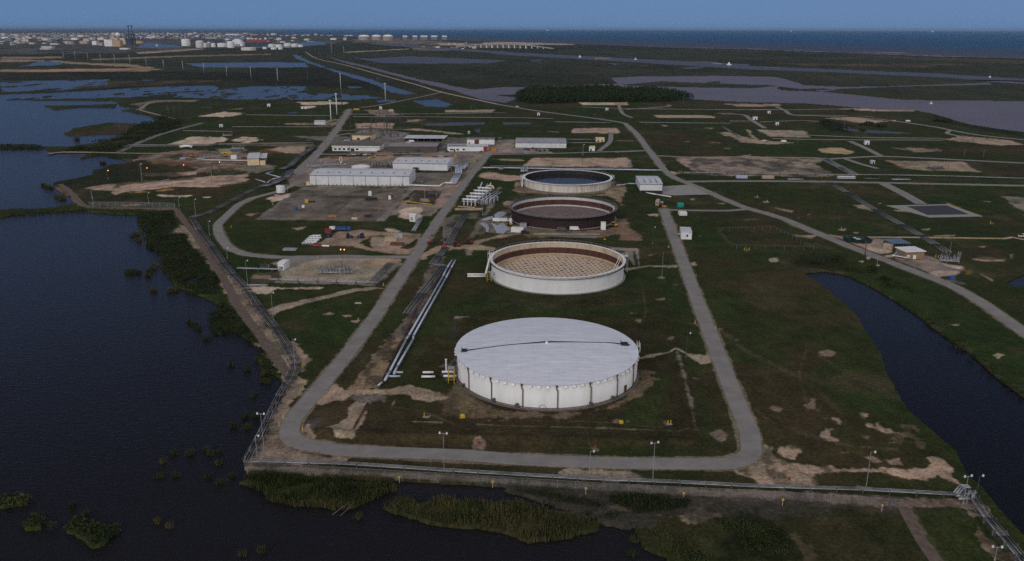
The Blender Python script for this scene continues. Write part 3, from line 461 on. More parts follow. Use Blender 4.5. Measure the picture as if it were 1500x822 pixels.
# scrub: dark, tall growth along the shores and round ponds
P_('L1 500,310 780,290 800,400 700,470 830,460 900,560 1000,640 1100,800 1100,900 900,900 700,740 640,600 520,420', SCRUB, 4, 2); P_('M1 870,640 900,330 1180,90 1300,110 1350,180 1050,290 860,365 480,355 600,300', SCRUB, 3, 2, k=.8); P_('M1 380,590 660,500 1000,430 1300,520 1400,560 900,600 500,610', (.02,.023,.011), 3, 2, k=.8)
P_('L8 330,500 400,460 460,500 560,640 620,760 560,700 480,610 350,580', SCRUB, 3, 2, k=.9); P_('T1 0,400 700,390 1490,400 1490,440 0,440', (.017,.02,.012), 3, 2, k=.8); P_('T2 0,370 400,372 700,450 700,500 300,470 0,465', (.017,.02,.012), 3, 2, k=.8)
P_('T4 370,655 450,665 560,690 540,725 460,720 380,700', SCRUB, 3, 1); P_('T4 1000,610 1200,680 1500,720 1500,750 1300,720 1000,660', SCRUB, 3, 1.5, k=.8); P_('M1 0,308 300,316 300,335 0,338', SCRUB, 2); P_('M7 1050,740 1200,700 1420,720 1500,800 1500,830 1080,800', SCRUB, 4, 2, k=.7)
# town ground
P_('T1 -300,175 300,172 900,180 1490,190 T2 530,205 480,235 180,262 0,262 T1 1400,268 1150,262 700,290 0,300 -300,300', (.085,.082,.085), 3, 2, mott=.5, c2=(.035,.042,.03), seed=61, lx=120)
P_('T2 550,215 770,205 1150,235 1490,232 T3 370,238 380,248 0,248 T2 1490,262 1250,262 900,245 560,232', (.15,.125,.105), 1.5, 1, mott=.4, c2=(.06,.055,.045), seed=63, lx=60); P_('T2 1270,232 1490,230 T3 370,238 370,246 0,243 T2 1290,248', (.38,.31,.25), .8, .5); P_('T2 1000,236 1160,238 1160,250 1040,248', (.38,.3,.24), .8, .5)
P_('T3 1000,270 1490,285 T4 500,300 1500,330 P 1700,100 1700,108 T4 1500,350 1000,330 500,300 0,285', (.10,.085,.06), 1, .6, k=.5); P_('T3 1000,335 1120,335 1180,342 1050,342', (.14,.13,.04), 1, .6, k=.7); P_('T4 100,345 400,350 900,350 1200,352 900,372 300,360', (.09,.07,.05), 2, 1, k=.6)
P_('T2 870,262 1080,262 1080,278 900,275', (.16,.13,.11), 1, .6, mott=.4, c2=(.08,.07,.06), lx=30)
# build the mesh
for s_, w_ in (('P 719,222 690,256 650,311 608,375 565,440 545,470 500,530 L7 430,440 375,520 365,590 400,630 475,656 600,672 P 500,660 650,668 750,672.5 900,678 1050,680 B4 75,258 138,238 168,205 165,160 P 1084,600 1052,519 1026,452 1007,400 992,360 972,306', 3.7), ('P 919,184 934,198 947,216 960,232 974,250 990,261.5 1009,269 1040,282.5 1070,296 1094.5,305 1120,312 1150,321.5 1191,339 1247,362 1290,378.5 1330,394 1380,412.5 1405,424 1442,446 1497,485 1560,530', 3.8), ('P 1006,266 1080,265.3 1199,266 1300,268 1499,272', 3.4), ('P 370,290.5 350,300 L1 1150,335 1092,400 1110,480 1180,565 1300,610 1490,630', 3.3), ('P 512,160 496,186 476,212 460,230 442,247', 5)):
    P_(s_, (.19, .155, .125), .8, .9, k=.75, closed=False, width=w_)
for s_ in ('B4 180,0 260,60 420,120 640,180 900,200', 'B4 190,0 270,56 430,114 645,174 900,193', 'B5 560,300 700,420 900,520 1100,640 1250,800', 'B5 572,296 712,414 912,513 1112,632 1262,795', 'M7 300,440 600,470 800,560 1100,740', 'L7 900,420 1200,440 1500,560', 'B3 300,60 700,70 1000,100', 'L3 500,640 700,560 900,500', 'L5 0,640 400,620 900,640 1300,600', 'L5 0,655 400,635 900,655 1290,615', 'M8 0,120 300,300 600,400', 'B3 1180,20 1160,80 1190,115', 'B5 150,60 170,200 165,260', 'B6 100,760 60,600 90,500 200,560'):
    P_(s_, (.085, .066, .045), .6, .8, k=.45, closed=False, width=.32)
nn_ = noise_for(1.0); COL = np.clip(COL*(1 + 0.14*NS[..., None] + 0.10*NL[..., None] + (.07 + .05*BARE[..., None])*nn_[..., None]), 0.004, 1)
WL = -0.8
marshy = sstep(WAT*3)
Z = -2.2*sstep(WAT*1.15 - 0.05) + 0.10*NS*(1 - BARE)*near
for s_, hh, ww in (('P 668,468 720,468 860,469 960,470 988,480', 1.3, 2.6), ('P 988,480 1000,560 1012,642', 1.0, 2.4), ('P 470,634 600,640 800,645 1012,648', 1.1, 2.4), ('P 640,478 600,560 580,600', .8, 2.5), ('L5 60,130 400,128 900,160 1250,180', .9, 2.4)):
    r_ = field(Q(s_), closed=False, width=0.0)
    if r_: sl_, d_ = r_; dm = -d_*PX[sl_]; Z[sl_] = np.maximum(Z[sl_], hh*np.exp(-(dm/ww)**2)*(1 + .15*NS[sl_]) - .02)
ny, nx = GX.shape
co = np.stack([GX, GY, Z], -1).reshape(-1, 3)
idx = np.arange(ny*nx).reshape(ny, nx)
qd = np.stack([idx[1:, :-1], idx[1:, 1:], idx[:-1, 1:], idx[:-1, :-1]], -1).reshape(-1, 4)
gm = bpy.data.materials.new('ground_soil_and_grass'); gm.use_nodes = True; t = gm.node_tree; b = t.nodes['Principled BSDF']
b.inputs['Roughness'].default_value = 0.95; b.inputs['Specular IOR Level'].default_value = 0.08
at = N(t, 'ShaderNodeVertexColor'); at.layer_name = 'land'; g = N(t, 'ShaderNodeNewGeometry')
n1 = N(t, 'ShaderNodeTexNoise'); n1.inputs['Scale'].default_value = 0.9; n1.inputs['Detail'].default_value = 5; n1.inputs['Roughness'].default_value = .7
n2 = N(t, 'ShaderNodeTexNoise'); n2.inputs['Scale'].default_value = 0.10; n2.inputs['Detail'].default_value = 7; n2.inputs['Roughness'].default_value = .65
n3 = N(t, 'ShaderNodeTexNoise'); n3.inputs['Scale'].default_value = 0.012; n3.inputs['Detail'].default_value = 6
for n in (n1, n2, n3): t.links.new(g.outputs['Position'], n.inputs[0])
r1 = ramp(t, [(0.3, (.45,)*3), (0.7, (1.5,)*3)], n1.outputs[0]); r2 = ramp(t, [(0.3, (.68, .72, .68)), (0.7, (1.32, 1.27, 1.2))], n2.outputs[0]); r3 = ramp(t, [(0.35, (.86, .94, .86)), (0.65, (1.16, 1.06, 1.12))], n3.outputs[0])
cur = at.outputs[0]
for r in (r1, r2, r3):
    mx = N(t, 'ShaderNodeMix', data_type='RGBA', blend_type='MULTIPLY'); mx.inputs[0].default_value = 1
    t.links.new(cur, mx.inputs[6]); t.links.new(r.outputs[0], mx.inputs[7]); cur = mx.outputs[2]
t.links.new(cur, b.inputs['Base Color'])
bp = N(t, 'ShaderNodeBump'); bp.inputs['Distance'].default_value = 0.25; bp.inputs['Strength'].default_value = 0.5
t.links.new(n1.outputs[0], bp.inputs['Height']); t.links.new(bp.outputs[0], b.inputs['Normal'])
go = mesh_np('ground', co, qd, gm); tag(go, kind='structure')
ca = go.data.color_attributes.new('land', 'FLOAT_COLOR', 'POINT')
ca.data.foreach_set('color', np.concatenate([COL, np.ones(COL.shape[:2] + (1,))], -1).reshape(-1).astype(np.float32))
go.data.polygons.foreach_set('use_smooth', np.ones(len(qd), bool))
# ------------------------------------------------------------------ water sheets
def wmat(name, col, rough, bump, sc, spec=0.5, col2=None, stretch=(1, 1, 1)):
    m = bpy.data.materials.new(name); m.use_nodes = True; t = m.node_tree; b = t.nodes['Principled BSDF']
    b.inputs['Roughness'].default_value = rough; b.inputs['IOR'].default_value = 1.333; b.inputs['Specular IOR Level'].default_value = spec
    g = N(t, 'ShaderNodeNewGeometry'); mp = N(t, 'ShaderNodeMapping'); mp.inputs['Scale'].default_value = stretch; t.links.new(g.outputs['Position'], mp.inputs[0])
    n = N(t, 'ShaderNodeTexNoise'); n.inputs['Scale'].default_value = sc; n.inputs['Detail'].default_value = 5; t.links.new(mp.outputs[0], n.inputs[0])
    n2 = N(t, 'ShaderNodeTexNoise'); n2.inputs['Scale'].default_value = 0.006; n2.inputs['Detail'].default_value = 5; t.links.new(mp.outputs[0], n2.inputs[0])
    r = ramp(t, [(0.35, col), (0.65, col2 or tuple(c*1.25 for c in col))], n2.outputs[0]); t.links.new(r.outputs[0], b.inputs['Base Color'])
    bp = N(t, 'ShaderNodeBump'); bp.inputs['Distance'].default_value = bump; bp.inputs['Strength'].default_value = 0.7
    t.links.new(n.outputs[0], bp.inputs['Height']); t.links.new(bp.outputs[0], b.inputs['Normal'])
    return m
M['lake'] = wmat('lake_water', (0.0085, 0.008, 0.009), 0.20, 0.22, 0.8, stretch=(0.6, 1.4, 1))
M['pondw'] = wmat('pond_water', (0.0045, 0.0045, 0.006), 0.18, 0.14, 1.1)
M['bay'] = wmat('muddy_bay_water', (0.115, 0.092, 0.100), 0.35, 0.2, 0.5, col2=(0.135, 0.108, 0.115))
M['chan'] = wmat('channel_water', (0.058, 0.055, 0.064), 0.38, 0.2, 0.5)
def sheet(name, s, m, z, kind='structure'):
    p = [(x, y, z) for x, y in W2(Q(s), z)]
    o = bb(name, p, [tuple(range(len(p)))], m); return tag(o, kind=kind)
sheet('lake_water', 'P -900,1290 1200,1290 1050,760 960,720 600,690 420,560 330,430 300,330 260,300 240,250 262,180 300,160 480,154 560,160 620,160 660,160 668,142 620,132 540,108 480,92 455,86 425,77 300,74 0,74 -900,74', M['lake'], WL)
sheet('pond_water', 'P 1150,385 1230,385 1330,430 1440,400 1440,390 1800,385 2200,1290 1320,1290', M['pondw'], WL)
sheet('bay_water', 'P 464,78 560,93 640,108 735,118 850,119 880,108 1200,108 1300,118 1480,119.5 1900,150 2400,210 2400,360 1800,290 1500,200 1300,175 1180,162 1000,156 725,158 640,140', M['bay'], WL)
sheet('channel_water', 'P 520,58 700,66 900,79 1100,90 1500,104 2400,180 2400,208 1900,148 1500,118.5 1440,117 1300,115 1180,106 900,98 720,95 560,92.5 470,77.5 500,75', M['chan'], WL)
sheet('small_pond_water', 'P 560,172 800,172 800,186 710,198 560,188', M['chan'], WL); sheet('small_pond_water', 'P 1200,180 1360,185 1360,200 1200,200', M['chan'], WL)
sheet('small_pond_water', 'P 400,160 450,160 450,168 400,168', M['lake'], WL)
sheet('harbour_water', 'P -900,73 425,76 470,76.5 480,60 520,57.5 420,52.5 -900,52.5', M['lake'], WL)
# sea: brown with stirred-up sand near the beach, blue further out
sm = wmat('sea_water', (0.010, 0.040, 0.075), 0.5, 0.3, 0.08); t = sm.node_tree; b = t.nodes['Principled BSDF']
g = N(t, 'ShaderNodeNewGeometry'); dpn = N(t, 'ShaderNodeVectorMath', operation='DOT_PRODUCT'); t.links.new(g.outputs['Position'], dpn.inputs[0])
c1, c2 = G(900, 66.5), G(1500, 85.6); dn = (c2 - c1).normalized(); nrm = Vector((-dn.y, dn.x, 0)); nrm = nrm if nrm.y > 0 else -nrm
dpn.inputs[1].default_value = nrm; off = nrm.dot(c1)
nz = N(t, 'ShaderNodeTexNoise'); nz.inputs['Scale'].default_value = 0.0012; nz.inputs['Detail'].default_value = 6; t.links.new(g.outputs['Position'], nz.inputs[0])
ad = N(t, 'ShaderNodeMath', operation='MULTIPLY_ADD'); t.links.new(nz.outputs[0], ad.inputs[0]); ad.inputs[1].default_value = 500; t.links.new(dpn.outputs['Value'], ad.inputs[2])
mr = N(t, 'ShaderNodeMapRange'); t.links.new(ad.outputs[0], mr.inputs[0]); mr.inputs[1].default_value = off + 250; mr.inputs[2].default_value = off + 9000
r = ramp(t, [(0.0, (0.06, 0.055, 0.07)), (0.10, (0.035, 0.05, 0.085)), (0.28, (0.006, 0.055, 0.13)), (1.0, (0.003, 0.065, 0.16))], mr.outputs[0]); t.links.new(r.outputs[0], b.inputs['Base Color'])
p = [(-150000, 90000, WL), (150000, 90000, WL), (150000, -2000, WL)] + [(x, y, WL) for x, y in W2(Q('P 2400,158 1700,99 1500,89 1200,80 1000,74 740,66 600,59 520,56.5 420,52 -900,52'), WL)]
tag(bb('sea', p, [tuple(range(len(p)))], sm), kind='structure')
# ------------------------------------------------------------------ ribbons: roads, tracks
def smooth_line(p, step=6.0):
    p = [Vector((a[0], a[1])) for a in p]; out = []
    P2 = [p[0]*2 - p[1]] + p + [p[-1]*2 - p[-2]]
    for i in range(1, len(P2) - 2):
        a, b, c, d = P2[i-1:i+3]; n = max(2, int((c - b).length/step))
        for k in range(n):
            t = k/n; out.append(0.5*((2*b) + (c - a)*t + (2*a - 5*b + 4*c - d)*t*t + (-a + 3*b - 3*c + d)*t**3))
    out.append(p[-1]); return out
RD = R_
def ribbon(name, s, w, m, z=0.06, jit=0.0, th=None, step=5.0, world=None, kind='structure'):
    l = smooth_line(world if world else W2(Q(s)), step); v = []; f = []; n = len(l)
    ws = w if isinstance(w, (list, tuple)) else [w, w]
    for i, q in enumerate(l):
        a = l[max(0, i-1)]; c = l[min(n-1, i+1)]; d = (c - a).normalized(); nn = Vector((-d.y, d.x)); ww = ws[0] + (ws[1] - ws[0])*i/(n-1)
        h1 = ww/2*(1 + RD.uniform(-jit, jit)); h2 = ww/2*(1 + RD.uniform(-jit, jit))
        v += [(*(q + nn*h1), z), (*(q - nn*h2), z), (*(q + nn*(h1 + .15)), -.3), (*(q - nn*(h2 + .15)), -.3)]
        if i: k = 4*i; f += [(k-4, k-3, k+1, k), (k-2, k-4, k, k+2), (k-3, k-1, k+3, k+1)]
    return tag(bb(name, v, f, m), kind=kind)
A = M['asphalt']
ribbon('road', 'P 719,222 690,256 650,311 608,375 565,440 545,470 500,530 L7 430,440 375,520 365,590 400,630 475,656 600,672 P 500,660 L7 1471,720 P 750,672.5 900,678 B4 0,265 75,258 138,238 168,205 165,160 P 1097,630 1084,600 1052,519 1026,452 1007,400 992,360 972,306', 5.7, A, 0.10, jit=.012)
ribbon('road', 'P 972,307.5 1000,308 1030,308.5 1070,308.5 1096,306', 4.2, A, 0.07, jit=.04)
ribbon('road', 'P 728,152.5 736,154 T3 180,608 500,650 640,672 P 919,184 934,198 947,216 960,232 974,250 990,261.5 1009,269 1040,282.5 1070,296 1094.5,305 1120,312 1150,321.5 1191,339 1247,362 1290,378.5 1330,394 1380,412.5 1405,424 1442,446 1497,485 1560,530', 6.0, A, 0.09, jit=.012)
ribbon('road', 'P 716,226.5 750,226 820,224.5 871,223 901,222 948,220.5', 4.4, A, 0.08, jit=.012)
ribbon('road', 'P 512,160 496,186 476,212 460,230 442,247 432,256', [6, 9], A, 0.09, jit=.012)
ribbon('road', 'P 447,264 425,273 409,280 390,285 370,290.5 350,300 L1 1150,335 1092,400 1110,480 1180,565 1300,610 1490,630 P 430,377 510,377 587,376.5 606,377', 5.2, A, 0.08, jit=.012)
ribbon('road', 'P 463,226 490,226 570,225.5 651,225.5 716,225.5', 5, A, 0.075, jit=.012)
ribbon('road', 'P 1006,266 1080,265.3 1199,266 1300,268 1499,272 1560,274', 5.5, A, 0.07, jit=.012)
ribbon('road', 'P 1292,268 1320,282 1350,299', 8, A, 0.08, jit=.012)
ribbon('road', 'P 1131,203 1200,204.5 1300,205 1380,205.3', 5, A, 0.07); ribbon('road', 'P 1215,233 1238,231.5 1290,229.2 1340,231 1499,239 1560,242', 6, A, 0.07); ribbon('road', 'P 1245,207 1268,217 1290,228.5', 6, A, 0.08); ribbon('road', 'P 1238,232.5 1260,240 1286,247', 5, A, 0.08)
ribbon('road', 'P 1056,167.3 1088,168.2 1101,176 1120.7,188', 6, A, 0.07); ribbon('road', 'P 1138,157 1150,162 1161,168.2 1199,170 1280,174 1360,184.5 1392,190.5 1421,196 1461,201 1540,208', 6, A, 0.08)
ribbon('road', 'P 1161,168.5 1200,168.8 1240,169.5', 5, A, .07)
ribbon('road', 'P 1392,191 1388,195.5 1409,200.5', 5, A, 0.085); ribbon('road', 'P 906,153 912,166 926,172.5', 5, A, .07); ribbon('road', 'P 895,196 893,208 877,221.5', 5, A, 0.07); ribbon('road', 'M6 280,200 400,205', 3, A, .07)
ribbon('road', 'M6 30,505 130,560 270,630', 8, M['gravel'], .07)
DT = M['dirt_track']; PT = M['pale_track']
ribbon('track', 'T2 1345,572 1035,505 900,465 700,410 500,355 350,320 290,285', 5, PT, 0.3, jit=.1); ribbon('track', 'T2 1035,506 900,535 700,575 590,590', 4, DT, .2, jit=.15)
ribbon('dirt_road', 'L1 -60,100 0,140 60,205 130,262 250,272 400,272 600,275 770,279 850,372 950,500 1050,650 1150,815 L8 480,482 560,592 640,702 715,805', 3.6, M['brown_track'], 0.07, jit=.12)
ribbon('track', 'M1 1480,150 1200,225 1000,300 870,360', 7, M['gravel'], .06, jit=.1); ribbon('track', 'M1 1000,50 1130,85 1290,122', 5, DT, .06, jit=.15); ribbon('track', 'T1 760,600 830,560 920,550 1080,552', 5, DT, .06, jit=.15)
ribbon('track', 'M8 350,436 740,438 1000,441 1350,446 1400,436 1500,455 1600,470', 2.6, PT, 0.05, jit=.15); ribbon('track', 'M1 350,375 460,362 700,365 1000,372 1300,372', 5, DT, .06, jit=.2)
ribbon('track', 'M7 0,425 60,418', 4, PT, .05, jit=.1); ribbon('dirt_road', 'B4 915,480 1000,640 1075,745 1150,860', 3.0, M['brown_track'], 0.06, jit=.1)
ribbon('track', 'M4 760,212 840,218', 2, PT, .05)
ribbon('track', 'M5 80,152 380,130 395,118', 6, DT, .05, jit=.2); ribbon('track', 'M5 20,380 140,382', 3, DT, .05); ribbon('track', 'M5 0,462 100,458 230,452', 6, A, .065)
ribbon('track', 'M5 300,488 560,500 900,498 1500,505', 5, DT, .055, jit=.2); ribbon('track', 'M3 290,245 420,225', 5, DT, .05, jit=.1); ribbon('track', 'M3 290,207 560,200 800,195', 4, DT, .05, jit=.1)
ribbon('track', 'M2 0,618 240,560', 2, DT, .05, jit=.2)
for s_, m_, z_ in (('M5 355,712 530,702 640,722 750,772 560,775 440,780 350,770', M['concrete'], .05), ('L3 230,280 410,222 520,222 800,215 950,222 950,245 640,240 400,285', A, .05), ('M8 480,205 940,195 1195,285 805,293', M['concrete'], .05), ('M8 640,211 930,204 1095,270 790,275', mat('dark_liner', (.045, .042, .05), .7), .09)):
    pp = [(x, y, z_) for x, y in W2(Q(s_))]; tag(bb('paved_pad', pp, [tuple(range(len(pp)))], m_), kind='structure')
# surf on the beach
fm = bpy.data.materials.new('sea_foam'); fm.use_nodes = True; t = fm.node_tree; b = t.nodes['Principled BSDF']; b.inputs['Base Color'].default_value = (.6, .62, .66, 1); b.inputs['Roughness'].default_value = .7
g = N(t, 'ShaderNodeNewGeometry'); n = N(t, 'ShaderNodeTexNoise'); n.inputs['Scale'].default_value = .006; n.inputs['Detail'].default_value = 6; n.inputs['Roughness'].default_value = .7; t.links.new(g.outputs['Position'], n.inputs[0])
r = ramp(t, [(0.5, (0, 0, 0)), (0.62, (1, 1, 1))], n.outputs[0]); t.links.new(r.outputs[0], b.inputs['Alpha'])
ribbon('surf', 'T3 640,247 760,253 1000,260 1490,273 T4 0,272 500,287 1000,306 1500,318 P 1650,92', 16, fm, WL + .3, step=60)
ribbon('surf', 'T3 700,250 900,253 1100,262 1490,271 T4 0,268 200,272 500,282 760,290 1000,300 1500,313 P 1650,90', 12, fm, WL + .35, step=60)
ribbon('surf', 'T4 600,282 760,288 900,290', 25, fm, WL + .3, step=60)
# ------------------------------------------------------------------ storage tanks
def cyl_wall(r, z0, z1, n=128, t=0.25):
    m = MB(); m.lathe([(r, z0), (r, z1), (r - t, z1), (r - t, z0)], n); return m
wshell = mat('tank_shell_white', (0.70, 0.70, 0.70), 0.55, scale=0.22, col2=(0.60, 0.595, 0.585), stretch=(1, 1, 0.25))
add_streaks(wshell, (.40, .33, .27), .60, .72, .45); wshell2 = mat('tank_shell_streaked', (0.64, 0.62, 0.58), 0.6, scale=0.35, col2=(0.40, 0.33, 0.27), stretch=(1, 1, 0.12))
redsh = mat('tank_shell_primer_red', (0.034, 0.014, 0.013), 0.7, scale=0.3, col2=(0.022, 0.011, 0.011), stretch=(1, 1, 0.2))
redin = mat('tank_inner_rust', (0.075, 0.030, 0.022), 0.8, scale=0.3, col2=(0.040, 0.018, 0.014), stretch=(1, 1, 0.25))
creamb = mat('tank_inner_cream', (0.50, 0.42, 0.32), 0.75, scale=0.2, col2=(0.38, 0.31, 0.23), stretch=(1, 1, 0.3))
paleb = mat('tank_inner_pale', (0.52, 0.50, 0.49), 0.7, scale=0.2, col2=(0.40, 0.38, 0.37))
darkin = mat('tank_inner_dark', (0.022, 0.020, 0.022), 0.7, scale=0.2)
add_streaks(wshell2, (.30, .20, .13), .55, .66, .7); add_streaks(creamb, (.25, .14, .08), .52, .66, .7); add_streaks(redin, (.14, .06, .04), .5, .66, .6)
# covered tank ------------------------------------------------------
X1, Y1, R1, H1 = 11.8, 261.6, 30.67, 8.3
rm = bpy.data.materials.new('tank_roof_panels'); rm.use_nodes = True; t = rm.node_tree; b = t.nodes['Principled BSDF']; b.inputs['Roughness'].default_value = .5
g = N(t, 'ShaderNodeTexCoord'); n = N(t, 'ShaderNodeTexNoise'); n.inputs['Scale'].default_value = .35; n.inputs['Detail'].default_value = 7; n.inputs['Roughness'].default_value = .7
mp = N(t, 'ShaderNodeMapping'); mp.inputs['Scale'].default_value = (.5, 1.8, 1); t.links.new(g.outputs['Object'], mp.inputs[0]); t.links.new(mp.outputs[0], n.inputs[0])
br = N(t, 'ShaderNodeTexBrick'); br.inputs['Scale'].default_value = 1; br.inputs['Brick Width'].default_value = 9; br.inputs['Row Height'].default_value = 2.3; br.inputs['Mortar Size'].default_value = .045
br.inputs['Color1'].default_value = (.64, .668, .73, 1); br.inputs['Color2'].default_value = (.60, .628, .70, 1); br.inputs['Mortar'].default_value = (.42, .43, .47, 1); t.links.new(g.outputs['Object'], br.inputs[0])
rr = ramp(t, [(.3, (.84, .82, .80)), (.65, (1.05, 1.05, 1.06))], n.outputs[0]); mx = N(t, 'ShaderNodeMix', data_type='RGBA', blend_type='MULTIPLY'); mx.inputs[0].default_value = 1
t.links.new(br.outputs[0], mx.inputs[6]); t.links.new(rr.outputs[0], mx.inputs[7]); t.links.new(mx.outputs[2], b.inputs['Base Color'])
T1 = thing('storage_tank', 'huge white tank with a shallow cone roof, nearest the front road', 'storage tank', (X1, Y1, 0), 0, 'round crude oil tanks in a row')
cyl_wall(R1, 0, H1).build('shell', wshell, T1, True)
m = MB(); n = 128
m.lathe([(R1 + .25, H1 - .05), (R1 + .25, H1 + .1), (R1*.66, H1 + 1.0), (R1*.33, H1 + 1.55), (.6, H1 + 1.8)], n); m.disc(.6, H1 + 1.8, n); m.build('roof', rm, T1, False)
MB().lathe([(R1 + .9, 0), (R1 + .9, .35), (R1 + .02, .36)], n).build('base_ring', mat('base_ring_concrete', (.14, .12, .105), .9), T1)
MB().lathe([(R1 + .12, .5), (R1 + .14, .75), (R1 + .02, .76)], n).build('ring_pipe', M['rust'], T1)
pxa = math.atan2(-1, 0)
for k in range(18):
    a = math.radians(-90 + 20*k + 3.5); c, s_ = math.cos(a), math.sin(a); p = lambda r, z, da=0: (r*math.cos(a+da), r*math.sin(a+da), z)
    d = MB(); d.path([p(R1 + .3, H1 - .1), p(R1 + .3, H1 - 1.3), p(R1 + .28, H1 - 1.7, .012), p(R1 + .28, .7, .012)], .17, 6); d.tube(p(R1 + .32, H1 + .1), p(R1 + .32, H1 - .5), .34, n=6); d.build('downpipe', M['rust'], T1)
    for q in (5, 10, 15):
        aa = a + math.radians(q); v = MB(); u = Vector((math.cos(aa), math.sin(aa), 0)); w = Vector((-u.y, u.x, 0)); o = u*(R1 + .05)
        v.add([o - w*.5 + Vector((0,0,H1-.9)), o + w*.5 + Vector((0,0,H1-.9)), o + w*.5 + Vector((0,0,H1-.15)), o - w*.5 + Vector((0,0,H1-.15)), o + u*.6 - w*.5 + Vector((0,0,H1-.75)), o + u*.6 + w*.5 + Vector((0,0,H1-.75)), o + u*.3 + w*.5 + Vector((0,0,H1-.15)), o + u*.3 - w*.5 + Vector((0,0,H1-.15))],
              [(0,1,2,3),(4,5,6,7),(0,1,5,4),(1,2,6,5),(2,3,7,6),(3,0,4,7)]); v.build('vent_hood', M['white'], T1)
def roofz(r): return H1 + .1 + (1 - r/R1)*1.75
wl = [(-.905*R1, -3.8), (-.5*R1, -1.0), (0, .9), (.4*R1, 2.0), (.7*R1, 3.1), (.93*R1, 2.0)]
w = MB()
for (x0, y0), (x1, y1) in zip(wl[:-1], wl[1:]):
    z0, z1 = roofz(math.hypot(x0, y0)) + .35, roofz(math.hypot(x1, y1)) + .35; dx = Vector((x1-x0, y1-y0, 0)).normalized(); nn = Vector((-dx.y, dx.x, 0))*.28
    a_, b_ = Vector((x0, y0, z0)), Vector((x1, y1, z1)); w.add([a_-nn, b_-nn, b_+nn, a_+nn, a_-nn-Vector((0,0,.3)), b_-nn-Vector((0,0,.3)), b_+nn-Vector((0,0,.3)), a_+nn-Vector((0,0,.3))], [(0,1,2,3),(4,7,6,5),(0,4,5,1),(2,6,7,3)])
w.build('roof_walkway', M['dark'], T1)
for nm, (x, y), s_ in (('walkway_end_platform', (-.905*R1, -3.8), 1.1), ('gauge_platform', (.87*R1, 2.3), 1.5)):
    z = roofz(math.hypot(x, y)); MB().box(x-s_*.8, x+s_*.8, y-s_*.8, y+s_*.8, z, z+.7).box(x-s_*.8, x-s_*.8+.1, y-s_*.8, y+s_*.8, z+.7, z+1.5).build(nm, M['dark'], T1)
MB().lathe([(.5, H1+1.75), (.5, H1+2.3), (.15, H1+2.5)], 14).disc(.2, H1+2.5, 14).build('centre_vent', M['white'], T1)
m = MB(); 
for k in range(7): m.box(R1+.1, R1+.9, -1.2+.0*k, .8, H1-.2+.0*k, H1+.05)
for dx in (.1, .85):
    for dy in (-1.2, .8): m.tube((R1+dx, dy, H1-1.2), (R1+dx, dy, H1+2.4), .08, n=5)
m.tube((R1+.1,-1.2,H1+1.2),(R1+.85,-1.2,H1+1.2),.06,n=4); m.tube((R1+.85,-1.2,H1+1.2),(R1+.85,.8,H1+1.2),.06,n=4); m.build('rim_platform', M['white'], T1)
m = MB()
for k in range(30):
    a = math.radians(-2 + 0.62*k) ; z = H1 - .2 - k*.27; r = R1 + .55; u = Vector((math.cos(a), math.sin(a), 0)); w_ = Vector((-u.y, u.x, 0)); o = u*r
    m.add([o-u*.45-w_*.16+Vector((0,0,z)), o+u*.45-w_*.16+Vector((0,0,z)), o+u*.45+w_*.16+Vector((0,0,z)), o-u*.45+w_*.16+Vector((0,0,z))], [(0,1,2,3)])
    m.tube(o+u*.45+Vector((0,0,z)), o+u*.45+Vector((0,0,z+1)), .04, n=4)
m.build('spiral_stair', M['white'], T1)
for da, nm in ((-48, 'door'), ):
    a = math.radians(-90 + 53); u = Vector((math.cos(a), math.sin(a), 0)); w_ = Vector((-u.y, u.x, 0)); o = u*(R1 + .06)
    MB().add([o-w_*.6+Vector((0,0,.7)), o+w_*.6+Vector((0,0,.7)), o+w_*.6+Vector((0,0,3.0)), o-w_*.6+Vector((0,0,3.0)), o-w_*.6+u*.25+Vector((0,0,.7)), o+w_*.6+u*.25+Vector((0,0,.7)), o+w_*.6+u*.25+Vector((0,0,3.0)), o-w_*.6+u*.25+Vector((0,0,3.0))],
      [(4,5,6,7),(0,4,7,3),(1,2,6,5),(3,7,6,2)]).build('door', M['rust'], T1)
for ad in (-19, -34, 24, 40, -62):
    a = math.radians(-90 + ad); u = Vector((math.cos(a), math.sin(a), 0)); MB().tube(u*R1 + Vector((0,0,1.3)), u*(R1 + .9) + Vector((0,0,1.3)), .45, n=12).tube(u*(R1+.9) + Vector((0,0,1.3)), u*(R1 + 1.1) + Vector((0,0,1.3)), .6, n=12).build('mixer_flange', M['steeld'], T1)
a = math.radians(-94.5); m = MB(); u = Vector((math.cos(a), math.sin(a), 0)); w_ = Vector((-u.y, u.x, 0)); o = u*(R1+.25)
pts = [o + w_*(1.1*math.cos(t_)) + Vector((0,0,.6 + 1.3*math.sin(t_))) for t_ in np.linspace(0, math.pi, 11)]; m.path(pts, .08, 5); m.build('manway_arch', M['steel'], T1)
